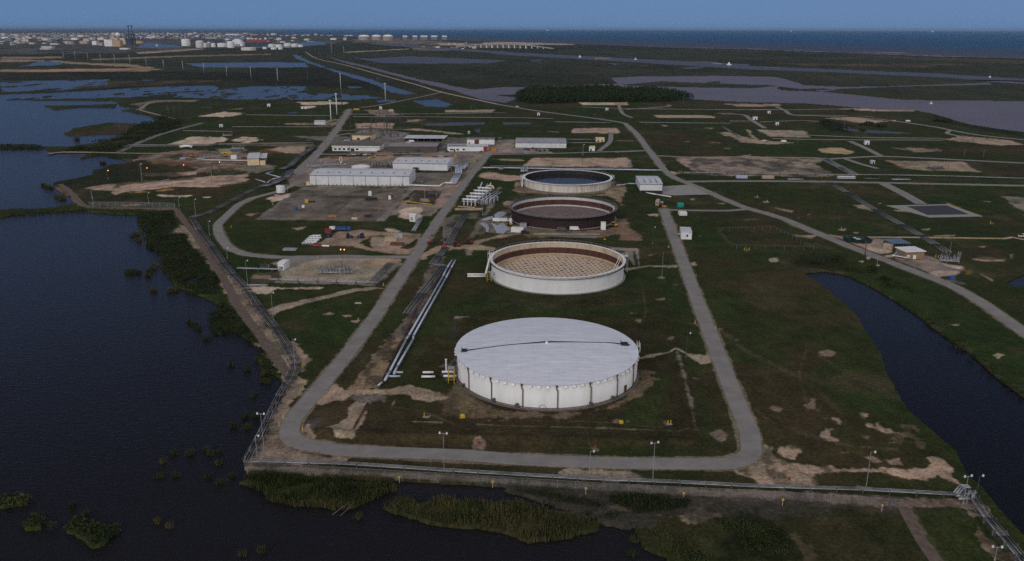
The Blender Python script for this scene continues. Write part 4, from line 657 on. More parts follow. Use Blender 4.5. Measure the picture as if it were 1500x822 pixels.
# open tanks --------------------------------------------------------
def open_tank(lbl, X, Y, R, H, outm, bands, deckz, deckm, rimm, rimw, seal=None, wind=None):
    T = thing('storage_tank', lbl, 'storage tank', (X, Y, 0), 0, 'round crude oil tanks in a row')
    MB().lathe([(R, 0), (R, H)], 144).build('shell', outm, T, True)
    zz = H
    for k, (dz_, mm) in enumerate(bands):
        MB().lathe([(R - .25, zz), (R - .25, zz - dz_)], 144).build('inner_wall', mm, T, True); zz -= dz_
    MB().lathe([(R + rimw, H - .12), (R + rimw, H + .02), (R - .4, H + .04), (R - .4, H - .1)], 144).build('rim_walkway', rimm, T)
    MB().disc(R - .3, deckz, 144).build('floating_roof', deckm, T)
    if seal: MB().lathe([(R - .3, deckz + seal[2]), (R - .3 - seal[1], deckz + seal[2]), (R - .3 - seal[1], deckz)], 144).build('seal_ring', seal[0], T)
    if wind: MB().lathe([(R, H - 1.0), (R + rimw, H - .95), (R + rimw, H - .8)], 144).build('wind_girder', wind, T)
    m = MB()
    for k in range(72):
        a = 2*math.pi*k/72; m.tube(((R + rimw)*math.cos(a), (R + rimw)*math.sin(a), H), ((R + rimw)*math.cos(a), (R + rimw)*math.sin(a), H + 1.0), .05, n=4)
        a2 = 2*math.pi*(k+1)/72; m.tube(((R + rimw)*math.cos(a), (R + rimw)*math.sin(a), H + 1.0), ((R + rimw)*math.cos(a2), (R + rimw)*math.sin(a2), H + 1.0), .035, n=4, cap=False)
    m.build('handrail', M['steel'], T)
    MB().lathe([(R + 1.0, 0.05), (R + 1.0, .3), (R, .31)], 96).build('base_ring', M['concrete'], T)
    return T
dk = bpy.data.materials.new('rusted_deck_grid'); dk.use_nodes = True; t = dk.node_tree; b = t.nodes['Principled BSDF']; b.inputs['Roughness'].default_value = .85
g = N(t, 'ShaderNodeTexCoord'); mp = N(t, 'ShaderNodeMapping'); mp.inputs['Rotation'].default_value = (0, 0, .18); t.links.new(g.outputs['Object'], mp.inputs[0])
br = N(t, 'ShaderNodeTexBrick'); br.offset = .5; br.inputs['Scale'].default_value = 1; br.inputs['Brick Width'].default_value = 2.5; br.inputs['Row Height'].default_value = 2.9; br.inputs['Mortar Size'].default_value = .55; br.inputs['Mortar Smooth'].default_value = .3; br.inputs['Bias'].default_value = -.1
br.inputs['Color1'].default_value = (.12, .05, .025, 1); br.inputs['Color2'].default_value = (.34, .17, .08, 1); br.inputs['Mortar'].default_value = (.50, .41, .31, 1); wn = N(t, 'ShaderNodeTexNoise'); wn.inputs['Scale'].default_value = .35; wn.inputs['Detail'].default_value = 3; t.links.new(mp.outputs[0], wn.inputs[0]); wv = N(t, 'ShaderNodeVectorMath', operation='SCALE'); wv.inputs[3].default_value = 1.1; t.links.new(wn.outputs[1], wv.inputs[0]); wa = N(t, 'ShaderNodeVectorMath', operation='ADD'); t.links.new(mp.outputs[0], wa.inputs[0]); t.links.new(wv.outputs[0], wa.inputs[1]); t.links.new(wa.outputs[0], br.inputs[0])
n = N(t, 'ShaderNodeTexNoise'); n.inputs['Scale'].default_value = .45; n.inputs['Detail'].default_value = 6; t.links.new(g.outputs['Object'], n.inputs[0])
rr = ramp(t, [(.42, (0, 0, 0)), (.6, (1, 1, 1))], n.outputs[0]); mx = N(t, 'ShaderNodeMix', data_type='RGBA'); t.links.new(rr.outputs[0], mx.inputs[0]); t.links.new(br.outputs[0], mx.inputs[6])
m2 = N(t, 'ShaderNodeMath', operation='MULTIPLY'); t.links.new(rr.outputs[0], m2.inputs[0]); m2.inputs[1].default_value = .42; t.links.new(m2.outputs[0], mx.inputs[0]); mx.inputs[7].default_value = (.46, .40, .32, 1)
ln = N(t, 'ShaderNodeVectorMath', operation='LENGTH'); t.links.new(g.outputs['Object'], ln.inputs[0]); edge = N(t, 'ShaderNodeMapRange'); edge.inputs[1].default_value = 26.6; edge.inputs[2].default_value = 27.6; t.links.new(ln.outputs['Value'], edge.inputs[0])
m3 = N(t, 'ShaderNodeMix', data_type='RGBA'); t.links.new(edge.outputs[0], m3.inputs[0]); t.links.new(mx.outputs[2], m3.inputs[6])
rr2 = ramp(t, [(.35, (.33, .21, .09)), (.6, (.42, .33, .22))], n.outputs[0]); t.links.new(rr2.outputs[0], m3.inputs[7]); t.links.new(m3.outputs[2], b.inputs['Base Color'])
T3_ = open_tank('open white tank with a rust-spotted tan floating roof, second from the front', 21.57, 377.8, 31.3, 7.9, wshell, [(2.7, creamb), (6.2, redin)], 1.75, dk, M['white'], .9, seal=(creamb, .8, .45), wind=M['steeld'])
T2_ = open_tank('open tank with a dark red wall and grey rim, third from the front', 31.5, 501.0, 32.0, 7.0, redsh, [(1.9, paleb), (5.2, redin)], 1.1, mat('brown_floating_deck', (.17, .125, .12), .85, scale=.3, col2=(.10, .072, .07)), M['steeld'], 1.3, seal=(paleb, 1.1, .7), wind=M['dark'])
wdk = wmat('rainwater_on_deck', (0.016, 0.018, 0.026), 0.12, .03, .8)
T4_ = open_tank('open streaked white tank holding dark water on its roof, farthest of the row', 41.35, 614.0, 32.2, 6.0, wshell2, [(6, darkin)], 2.6, wdk, M['white'], 1.7)
MB().path([(27, 3, 1.6), (30.6, 6, 7.9)], .16, 5).path([(28, 2, 1.6), (31.3, 5, 7.9)], .16, 5).build('rolling_ladder', M['white'], T3_)
MB().path([(29, -7, 1.2), (31.5, 1, 7.0)], .18, 5).path([(29.9, -7.3, 1.2), (32, .6, 7.0)], .18, 5).build('rolling_ladder', M['white'], T2_)
for (T, a, R, H) in ((T3_, 165, 31.3, 7.9), (T3_, 8, 31.3, 7.9), (T4_, 178, 32.2, 6), (T4_, 2, 32.2, 6)):
    a = math.radians(a); u = Vector((math.cos(a), math.sin(a), 0)); w_ = Vector((-u.y, u.x, 0)); m = MB()
    c_ = u*(R + 1.6)
    m.add([c_-u*1.6-w_*1.2+Vector((0,0,H)), c_+u*1.2-w_*1.2+Vector((0,0,H)), c_+u*1.2+w_*1.2+Vector((0,0,H)), c_-u*1.6+w_*1.2+Vector((0,0,H))], [(0,1,2,3)])
    for q in (-1.2, 1.2):
        for r_ in (-1, 1.2): m.tube(c_+u*r_+w_*q, c_+u*r_+w_*q+Vector((0,0,H+1.1)), .09, n=5)
        m.tube(c_-u*1+w_*q+Vector((0,0,H+1.1)), c_+u*1.2+w_*q+Vector((0,0,H+1.1)), .06, n=4)
    m.tube(c_-u*1.5+w_*0+Vector((0,0,H-.05)), c_+u*1.2+Vector((0,0,H-.05)), .1, n=4); m.tube(c_+u*1.2-w_*1.2+Vector((0,0,H-.02)), c_+u*1.2+w_*1.2+Vector((0,0,H-.02)), .1, n=4); m.tube(c_-u*1-w_*1.2+Vector((0,0,H-.02)), c_-u*1+w_*1.2+Vector((0,0,H-.02)), .1, n=4)
    m.build('access_platform', M['white'], T); m = MB(); s0 = c_ + w_*1.25 + Vector((0,0,H-.1)); s1 = c_ + w_*9.9 + Vector((0,0,.1))
    n_ = 18; v = []
    for k in range(n_ + 1):
        p0 = s0.lerp(s1, k/n_); p1 = Vector((p0.x, p0.y, s0.lerp(s1, min(1, (k+1)/n_)).z)); v += [p0-u*.4, p0+u*.4, p1-u*.4, p1+u*.4]
    f = []
    for k in range(n_): f += [(4*k, 4*k+1, 4*k+3, 4*k+2), (4*k+2, 4*k+3, 4*k+5, 4*k+4)]
    m.add(v, f); m.build('access_stair', M['white'], T)
# ------------------------------------------------------------------ buildings
def bld(name, lbl, cat, a, b, ytop, yback, wm, rm_, roof='gable', rise=.8, depth=None, over=.25, h=None, legs=0, fin=None, group=None):
    ga, gb = G(*a), G(*b); ax = (gb - ga); L = ax.length; ax.normalize(); up = Vector((-ax.y, ax.x, 0))
    H = h if h else top_z(a[0], ytop, ga)
    if depth is None:
        q = G(a[0], yback, H); depth = max(4, (q - ga).dot(up))
    rz = math.atan2(ax.y, ax.x); o = (ga + gb)/2 + up*depth/2
    T = thing(name, lbl, cat, (o.x, o.y, 0), rz, group); z0 = 1.6*(legs > 0)
    w = MB(); hw, hd = L/2, depth/2
    if roof == 'gable':
        w.add([(-hw,-hd,z0),(hw,-hd,z0),(hw,hd,z0),(-hw,hd,z0),(-hw,-hd,H),(hw,-hd,H),(hw,hd,H),(-hw,hd,H),(-hw,0,H+rise),(hw,0,H+rise)], [(0,1,5,4),(2,3,7,6),(1,2,6,9,5),(3,0,4,8,7),(0,3,2,1)])
        r = MB(); e = over; s = rise/hd
        r.add([(-hw-e,-hd-e,H-s*e+.02),(hw+e,-hd-e,H-s*e+.02),(hw+e,0,H+rise+.02),(-hw-e,0,H+rise+.02),(-hw-e,hd+e,H-s*e+.02),(hw+e,hd+e,H-s*e+.02),
               (-hw-e,-hd-e,H-s*e+.2),(hw+e,-hd-e,H-s*e+.2),(hw+e,0,H+rise+.2),(-hw-e,0,H+rise+.2),(-hw-e,hd+e,H-s*e+.2),(hw+e,hd+e,H-s*e+.2)],
              [(0,3,2,1),(3,4,5,2),(6,7,8,9),(9,8,11,10),(0,1,7,6),(4,10,11,5),(0,6,9,3),(3,9,10,4),(1,2,8,7),(2,5,11,8)])
    elif roof == 'flat':
        w.box(-hw, hw, -hd, hd, z0, H); r = MB().box(-hw-over, hw+over, -hd-over, hd+over, H + .003, H + .35)
    elif roof == 'canopy':
        w.box(-hw, hw, hd*.6, hd, z0, H*.8); r = MB().box(-hw-over, hw+over, -hd-over, hd+over, H, H+.3)
        for k in range(7):
            x = -hw + L*k/6*.98 + .2; MB().box(x-.15, x+.15, -hd, -hd+.3, 0, H).build('post', M['steeld'], T)
    w.build('wall', wm, T); r.build('roof', rm_, T)
    if roof != 'canopy' and L > 9: MB().box(-hw, hw, -hd-.22, -hd-.004, H-.42, H-.16).build('eave_shade_gutter', M['steeld'], T); MB().box(-hw, hw, -hd-.1, -hd-.004, z0, z0+.3).build('plinth', M['steeld'], T)  # dark gutter strip put in to stand for the eave's shadow line
    if legs:
        for k in range(legs):
            for sgn in (-1, 1):
                x = -hw + .4 + (L - .8)*k/(legs - 1); MB().box(x-.2, x+.2, sgn*(hd-.5)-.2, sgn*(hd-.5)+.2, 0, z0+.01).build('leg', M['steeld'], T)
    T['L'] = L; T['H'] = H; T['D'] = depth; return T, L, H, depth
def openings(T, L, H, D, items, y=None):
    """items: (name, centre 0..1 along the front, bottom m, width m, height m, material)"""
    for nm, u, z, w, h, mm in items:
        x = -L/2 + u*L; p = MB().box(x-w/2, x+w/2, -D/2-.07, -D/2-.003, z, z+h).build(nm, mm, T)
def ribs(T, L, H, D, n, mm, w=.12):
    for k in range(n): x = -L/2 + L*(k+.5)/n; MB().box(x-w/2, x+w/2, -D/2-.12, -D/2-.003, .1, H-.15).build('downpipe', mm, T)
def roof_vents(T, L, H, D, rise, n, fr=.45):
    for k in range(n):
        x = -L/2 + L*(k+.5)/n; z = H + rise*fr + .2; y = -D/2*(1-fr)
        MB().box(x-.5, x+.5, y-.5, y+.5, z-.1, z+.45).build('roof_vent', M['steeld'], T)
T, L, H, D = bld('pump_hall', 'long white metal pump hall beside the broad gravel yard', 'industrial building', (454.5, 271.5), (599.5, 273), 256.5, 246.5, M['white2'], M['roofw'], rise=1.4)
ribs(T, L, H, D, 8, M['steeld'], .18); roof_vents(T, L, H, D, 1.4, 9)
for k in range(24):
    x = -L/2 + L*(k+.5)/24; MB().box(x-.12, x+.12, -D/2-.9, -D/2-.65, 0, 1.5).build('bollard_leg', M['steeld'], T)
MB().box(-L/2-3.0, -L/2-.3, -D/2, -D/2+3, 0, 2.4).build('lean_to', M['cream'], T); openings(T, L, H, D, [('door', .93, .0, 1.2, 2.3, M['steel']), ('lamp', .944, H-1.2, .9, .6, M['cream'])])
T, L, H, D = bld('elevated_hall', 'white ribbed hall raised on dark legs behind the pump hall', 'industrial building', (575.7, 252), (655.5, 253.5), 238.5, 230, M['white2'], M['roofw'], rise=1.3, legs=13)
roof_vents(T, L, H, D, 1.3, 7); MB().box(-L/2, L/2, -D/2+.5, D/2-.5, .9, 1.55).build('underframe', M['steeld'], T); MB().box(-L/2+17, -L/2+21, -D/2-2.5, -D/2-.01, 0, 4.2).build('stair_tower', M['dark'], T)
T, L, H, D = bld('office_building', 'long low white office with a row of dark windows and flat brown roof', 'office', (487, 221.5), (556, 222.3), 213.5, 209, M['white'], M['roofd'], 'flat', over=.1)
openings(T, L, H, D, [('window', u, 1.2, 2.4, 1.7, M['glass']) for u in (.065, .155, .25, .345, .53)] + [('door', .43, 0, 3.4, 2.9, M['dark'])])
MB().box(-L/2-.4, L/2+.4, -D/2-1.0, -D/2-.08, H-.75, H-.02).build('fascia', M['white'], T); T_off = T
T, L, H, D = bld('workshop', 'long dark brown flat-roofed workshop between the two white offices', 'workshop', (568.5, 222.8), (640, 223.2), 214.5, 209.5, M['brownw'], M['roofg'], 'flat', over=.1)
openings(T, L, H, D, [('door', .28, .0, 7, 2.4, M['steeld']), ('door', .62, 0, 3, 2.4, M['dark'])])
T, L, H, D = bld('control_building', 'small cream building with a slanted shed roof beside the switchyard', 'building', (516, 205), (543.5, 205.6), 197.8, 195, M['cream'], M['roofd'], 'flat', over=.15)
openings(T, L, H, D, [('door', .33, 0, 3, 2.2, M['rust']), ('window', .8, 1, 2, 1.5, M['glass'])])
MB().add([(0,-D/2-.1,0),(L*.46,-D/2-.1,0),(L*.46,-D/2-.1,H*.75),(0,-D/2-5,0),(L*.46,-D/2-5,0),(L*.46,-D/2-5,H*.6)],[(0,2,1),(3,4,5),(0,3,5,2),(1,2,5,4),(0,1,4,3)]).build('shed_roof', M['steeld'], T)
T, L, H, D = bld('open_shed', 'open vehicle shed under a long pale roof behind the brown workshop', 'shed', (592, 207.5), (651, 208), 202.6, 198.2, M['brownw'], M['roofw'], 'canopy', over=.6)
T, L, H, D = bld('field_office', 'white building with dark rooftop units and a brown door, behind the red-door office', 'building', (684, 212), (724, 212.2), 204, 201.8, M['white'], M['roofg'], 'flat', over=.1)
openings(T, L, H, D, [('door', .36, 0, 4.6, 5, M['rust']), ('door', .08, 0, 1.4, 2.2, M['rust'])])
for k in range(5): MB().box(-L/2+3+k*7, -L/2+7+k*7, -2, 1, H+.36, H+1.5).build('rooftop_unit', M['steeld'], T)
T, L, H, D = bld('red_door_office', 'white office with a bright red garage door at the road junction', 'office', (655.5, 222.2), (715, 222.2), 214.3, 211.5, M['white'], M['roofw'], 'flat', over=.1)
openings(T, L, H, D, [('window', .1, 1.3, 3.2, 1.4, M['glass']), ('window', .25, 1.3, 2.4, 1.4, M['glass']), ('window', .4, 1.3, 2.2, 1.4, M['glass']), ('door', .17, 0, 1.5, 2.5, M['dark']), ('garage_door', .94, .0, 4.2, 4.6, M['red'])])
MB().box(-L/2+1, -L/2+18, -D/2+.5, -D/2+3, H+.36, H+1.1).build('rooftop_unit', M['steeld'], T)
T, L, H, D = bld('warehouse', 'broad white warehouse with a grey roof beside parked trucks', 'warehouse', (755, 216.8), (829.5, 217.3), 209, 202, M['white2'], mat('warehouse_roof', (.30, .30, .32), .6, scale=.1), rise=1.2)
ribs(T, L, H, D, 12, M['roofw'], .1)
T, L, H, D = bld('small_hut', 'small cream hut with two openings north of the side road', 'hut', (873.3, 208), (885.5, 208), 203, 201.5, M['cream'], M['cream'], 'flat', over=.1); openings(T, L, H, D, [('door', .25, 0, 1.3, 2, M['rust']), ('door', .7, 0, 1.3, 2, M['rust'])])
T, L, H, D = bld('small_hut', 'small white hut with a dark door right beside the side road', 'hut', (862.8, 221.3), (871, 221.5), 216, 214, M['white'], M['cream'], 'flat', over=.1); openings(T, L, H, D, [('door', .35, 0, 1.5, 2.1, M['dark'])])
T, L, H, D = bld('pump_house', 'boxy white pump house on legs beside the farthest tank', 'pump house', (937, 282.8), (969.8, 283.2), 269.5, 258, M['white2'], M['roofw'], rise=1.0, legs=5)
MB().box(-L/2+.6, L/2-.6, -D/2+.8, D/2-.8, 0, 1.5).build('machinery', M['dark'], T)
for k in (-1, 0, 1): MB().box(k*4.2-.12, k*4.2+.12, -D/2*.9, 0, H+.3, H+1.25).build('roof_fin', M['roofg'], T)
T, L, H, D = bld('block_house', 'small white block house with one dark opening east of the perimeter road', 'hut', (997.5, 350.5), (1013, 351), 340.5, 333.2, M['white'], M['roofw'], 'flat', over=.15); openings(T, L, H, D, [('opening', .58, 1.5, .9, 1.2, M['dark'])])
MB().tube((-L/2-1.5, 1, 1.2), (-L/2, 1, 1.2), .5, n=10).build('side_fan', M['steel'], T)
T, L, H, D = bld('cream_warehouse', 'cream-walled warehouse with a long pale ribbed roof by the dirt lot', 'warehouse', (363, 243), (380, 242.4), 232.5, 225.5, M['cream'], M['roofw'], rise=.9, depth=34)
MB().box(L/2+.02, L/2+6, -D/2+6, D/2, 0, H-.8).build('lean_to', M['steeld'], T); MB().box(L/2-.3, L/2+6.3, -D/2+5.6, D/2, H-.79, H-.5).build('lean_to_roof', M['roofw'], T); MB().box(L/2+.5, L/2+5, -D/2+.5, -D/2+5.5, 0, 3.6).build('annex', M['cream'], T)
T, L, H, D = bld('brick_gatehouse', 'square tan brick gatehouse with a flat white roof by the entrance road', 'gatehouse', (1326, 381), (1353, 380), 369.5, 364, M['tan'], M['white'], 'flat', over=.5, depth=9); openings(T, L, H, D, [('door', .48, 0, 1.6, 2.4, M['white']), ('lamp', .86, H-1.2, .6, .4, M['yellow']), ('window', .14, 1.0, 1.4, 1.5, M['white'])])
T, L, H, D = bld('guard_booth', 'low guard booth under a wide white roof joined to the brick gatehouse', 'gatehouse', (1311, 379.5), (1325, 381.8), 374.5, 368, M['tan'], M['white'], 'flat', over=1.2, depth=7); openings(T, L, H, D, [('window', .3, 1, 2, 1.3, M['glass']), ('window', .75, 1, 1.5, 1.3, M['glass'])])
MB().box(-L/2-.8, L/2+.8, -D/2-.8, D/2+.8, H+.36, H+.42).build('roof_felt', mat('roof_felt', (.15, .17, .18), .8), T)
T, L, H, D = bld('blue_shelter', 'open shelter with a slate-blue metal roof behind the gatehouse', 'shelter', (1306, 365), (1331, 364.5), 357, 352.5, M['brownw'], M['bluer'], 'canopy', over=.5, depth=9)
MB().box(-L/2+1, L/2-1, -D/2+1, D/2*.5, 0, H*.55).build('stored_goods', M['dark'], T)
T, L, H, D = bld('storage_container', 'beige ribbed storage container beside the blue-roofed shelter', 'container', (1293, 364.5), (1305.5, 366.5), 358, 356, M['beige'], M['beige'], 'flat', over=.02, depth=3); ribs(T, L, H, D, 8, M['tan'], .1)
T, L, H, D = bld('white_kiosk', 'white trailer-like kiosk with a pipe symbol on its end, by the valve lot', 'kiosk', (407.5, 396.3), (416, 396.6), 386.5, 381.5, M['white'], M['white'], 'gable', rise=.35, depth=7.5); openings(T, L, H, D, [('door', .3, .2, .9, 2.1, M['steel']), ('meter_box', .68, .9, 1.0, 1.1, M['steeld'])])
T, L, H, D = bld('relay_cabinet', 'white rounded cabinet beside the western road with a ladder rack', 'cabinet', (600, 324.5), (608, 325), 315.5, 313.5, M['white'], M['white'], 'gable', rise=.4, depth=5); openings(T, L, H, D, [('hatch', .4, .8, 1.8, 2, M['steel'])])
T, L, H, D = bld('shipping_box', 'white portable building behind the tall marsh poles', 'portable building', (460.5, 183), (476, 183), 177.5, 176, M['white2'], M['roofw'], 'flat', over=.05, depth=8); ribs(T, L, H, D, 6, M['steel'], .2)
HUTS = [((391.5,156.2),(395.5,156.2),152.6,'tiny white box hut in the field left of the marsh poles','white'),((441,159.5),(449,159.5),157,'low white hut on the sandy strip before the marsh poles','white'),((321.5,186.3),(325.5,186.3),182.7,'lone white cube hut in the dark green western field','white'),
 ((555.8,160.6),(559.3,160.6),156.6,'small white tower hut by the far bare lot','white'),((569.5,164),(576,164),161.2,'small cream hut right of the far bare lot','cream'),((685.5,196.5),(688.3,196.5),193,'white cube hut at the end of a pale path','white'),
 ((887.3,161.8),(891,161.8),158.8,'white box hut south of the tree grove','white'),((787.2,169.5),(790.8,169.5),165.8,'white box hut beside the levee access road','white'),((1125.2,166.5),(1128.8,166.5),163.2,'white box hut near the eastern bay shore','white'),
 ((1103.5,175.5),(1109.5,175.5),171.5,'white twin-peaked hut beside the eastern field road','white'),((1137,183.5),(1140.8,183.5),179.8,'white cube hut above the big eastern sand pad','white'),((1267.5,212),(1273.5,212),206.8,'white hut on a grey pad at the eastern crossroads','white'),
 ((1277,240),(1281.5,240),236,'small pale kiosk left of the dirt well pad','roofw'),((1308.5,178.8),(1312,178.8),177,'tiny grey shed beside the bay road','roofg')]
for a, b_, yt, lb, mm in HUTS:
    T, L, H, D = bld('field_hut', lb, 'hut', a, b_, yt, yt, M[mm], M['roofw'], 'flat', over=.15, depth=4); openings(T, L, H, D, [('door', .5, 0, 1.2, min(2, H*.8), M['dark'])])
# yellow skid, teal skip, flat skids, trailers
def skid(name, lb, cat, a, b_, yt, mm, dep, parts=()):
    T, L, H, D = bld(name, lb, cat, a, b_, yt, yt, M[mm], M[mm], 'flat', over=.03, depth=dep); return T, L, H, D
T, L, H, D = skid('skip_container', 'bright teal skip on the grass beside the east access road', 'skip', (993, 303.8), (1001.5, 303.8), 299.2, 'teal', 3.5); ribs(T, L, H, D, 5, M['green'], .15)
T, L, H, D = skid('flat_tank', 'low white flat tank just south of the east access road', 'tank', (995.5, 316), (1006.5, 316), 312.2, 'white', 5); ribs(T, L, H, D, 4, M['steel'], .1)
T, L, H, D = skid('site_trailer', 'beige site trailer at the top of the eastern perimeter road', 'trailer', (960, 301), (964.8, 301.3), 294.5, 'beige', 6); openings(T, L, H, D, [('window', .5, 1.2, 1, .9, M['glass'])])
for i, (a, b_, yt, lb, mm) in enumerate((((1079,261.3),(1095,261.5),258.2,'pale blue flatbed tank north of the east road','pipeb'),((1117,261.8),(1134,262),258.6,'beige low tank north of the east road','beige'),((1228,262),(1253,262.3),259.3,'long pale flat container under the eastern pipe rack','roofw'))):
    T, L, H, D = skid('low_tank', lb, 'tank', a, b_, yt, mm, 4); ribs(T, L, H, D, 6, M['steel'], .2)
for i, (x, y, lb) in enumerate(((1245,353,'leftmost dark green waste skip near the gatehouse'),(1255,354.5,'middle dark green waste skip near the gatehouse'),(1266,355,'rightmost dark green waste skip near the gatehouse'))):
    g = G(x, y); T = thing('waste_skip', lb, 'skip', (g.x, g.y, 0), .15, 'dark green waste skips'); m = MB().add([(-2.2,-3,.1),(2.2,-3,.1),(2.2,3,.1),(-2.2,3,.1),(-2.6,-3.8,2.4),(2.6,-3.8,2.4),(2.6,3.8,2.4),(-2.6,3.8,2.4)], [(0,3,2,1),(0,1,5,4),(1,2,6,5),(2,3,7,6),(3,0,4,7)]); m.build('body', M['green'], T)
    for s_ in (-1, 1): MB().box(s_*2.62-.1, s_*2.62+.1, -3.8, 3.8, 2.3, 2.55).build('rim', M['steeld'], T)
    if i == 1: MB().box(-1.5, 1.5, -2, 2, 1.4, 2.2).build('load', M['white'], T)
# ------------------------------------------------------------------ small round tanks
def small_tank(lb, x0, x1, yb, yt, mm, rise=.3, cat='tank', plat=True):
    g = G((x0+x1)/2, yb); r = (x1-x0)/2*mpp(g.x, g.y); g.y += r; H = top_z((x0+x1)/2, yt, Vector((g.x, g.y - r, 0)))
    T = thing('round_tank', lb, cat, (g.x, g.y, 0)); MB().lathe([(r, 0), (r, H)], 40).build('shell', mm, T, True); MB().lathe([(r+.08, H), (r*.5, H+rise*.8), (.2, H+rise)], 40).disc(.2, H+rise, 12).build('roof', M['white'], T)
    if plat: MB().box(r*.1, r+1.8, -.5, .5, H+.35, H+.5).tube((r+1.7,0,0), (r+1.7,0,H+1.4), .12, n=5).build('platform', M['steel'], T)
    for k in range(2): MB().lathe([(r+.03, H*(k+1)/3), (r+.06, H*(k+1)/3+.05), (r+.03, H*(k+1)/3+.1)], 40).build('hoop', M['roofw'], T)
    return T
small_tank('small upright white tank where the loop road meets the gravel', 403.7, 416, 283, 273.2, M['white']); small_tank('low round white tank standing behind the long pump hall', 513.2, 540, 254, 245.5, M['white'], 1.0)
# ------------------------------------------------------------------ light poles
def light_pole(lb, bx, by, ty, heads=2, lit=False, mm='steel', arm=.95, group='light poles round the station', r=None, hh=None):
    g = G(bx, by); H = top_z(bx, ty, g); s = mpp(g.x, g.y); r = max(.09, s*.27) if r is None else r
    T = thing('light_pole', lb, 'light pole', (g.x, g.y, 0), R_.uniform(-.3, .3), group)
    MB().tube((0,0,0), (0,0,H), r, r*.6, 8).build('pole', M[mm], T); MB().tube((0,0,0), (0,0,.5), r*2.6, n=8).build('footing', M['concrete'], T)
    if heads:
        MB().tube((-arm if heads > 1 else 0, 0, H-.1), (arm, 0, H-.1), r*.5, n=6).build('cross_arm', M[mm], T)
        for sgn in ((-1, 1) if heads > 1 else (1,)):
            q = max(.2, s*(.42 if lit else .5)); MB().box(sgn*arm-q, sgn*arm+q, -q*.7, q*.7, H-.25, H+.28).build('lamp_head', M['lampglow'] if lit else M['lampoff'], T)
    return T
LPOLES = [('tall light pole at the lakeside corner, taller of the corner pair',387,661.8,606,2),('light pole nearest the outer corner of the lakeside fence',377.5,677,638,1),('light pole beside the front road below the covered tank',650.5,688,634.5,2),
 ('short light pole by the valve post on the front pipeline',863.5,696,661,1),('tall light pole on the front verge right of the covered tank',956,705,648.5,2),('leaning tall light pole on the front verge near the sandy track',1268,718.5,661.5,1),
 ('light pole on the pipe platform at the canal corner',1411,738,697.5,2),('light pole at the bottom right frame edge beside the canal pipe',1457,821,801,2),('light pole in the bend of the lakeside pipeline near the diagonal track',432.5,543.5,497,1),
 ('light pole where the diagonal sandy track begins',400.5,471,429,1),('light pole beside the crossing of two pipelines by the lake',363,418.6,381.6,1),('light pole between the lakeside pipeline and the loop road',333,379,363,1),
 ('light pole inside the western bend of the loop road',307,345,324,1),('light pole at the northern bend of the lakeside pipeline',286.5,314.5,292,1),('light pole on the marsh fence line, left of a bare patch',218,299,282.5,1),('light pole on the marsh fence line near the dirt road bend',262.5,303,289,1),
 ('light pole at the western tip of the marsh fence',137,299,287,0),('light pole right of the western fence tip',135,291,277,0),('dark pole on the grass by the eastern perimeter road',1005,524,488,1),('slim pole on the grass right of the second tank',969.6,407,370,0),('slim pole beside the dirt bank of the dark red tank',956,357,333,1),
 ('pole on the verge opposite the gatehouse',1284.5,389,366,1),('dark pole at the near edge of the bare pad behind the farthest tank',810.5,246,230,0),('dark pole at the far right of the bare pad behind the farthest tank',853,245,229,0),('pole in the grass north of the bare pad',853.7,227,212,1),('white pole by the trench crossing on the western road',650.6,357.5,331,0),
 ('pole at the near end of the white pipe manifold',707,315,292,0),('pole in the gravel left of the elevated hall',504,252,240,1),('pole west of the dirt lot light',208,264,240,1),('pole left of the small cream warehouse',310,258,244,0),('pole on the pale airstrip-like pad, left end',192,283,267,0),('pole on the pale airstrip-like pad, centre',252.8,278,266,0),('pole on the pale airstrip-like pad, right end',311,275,259,0),
 ('short pole in front of the pump hall gravel yard',622,290,270,0), ('pole at the rear of the canal corner platform',1429.5,729,697.5,1), ('slim pole by the eastern loading rack',1390,378,354,0)]
for lb, bx, by, ty, hd in LPOLES: light_pole(lb, bx, by, ty, hd, mm='steeld' if 'dark' in lb or 'left end' in lb or 'centre' in lb or 'right end' in lb or 'rear' in lb else 'steel')
for lb, bx, by, ty in (('lit orange lamp on the pole in front of the valve lot',502.5,380,365.7),('lit orange lamp farthest west in the marsh grass',158,262,250),('lit orange lamp beside the western utility pole',214.8,258,246.3),('lit orange lamp west of the dirt lot',269,258,241.8),('lit orange lamp in front of the construction lot',321,250,237.6)):
    light_pole(lb, bx, by, ty, 2 if bx > 500 else 1, lit=True, mm='steeld', group='lit lamps'); 
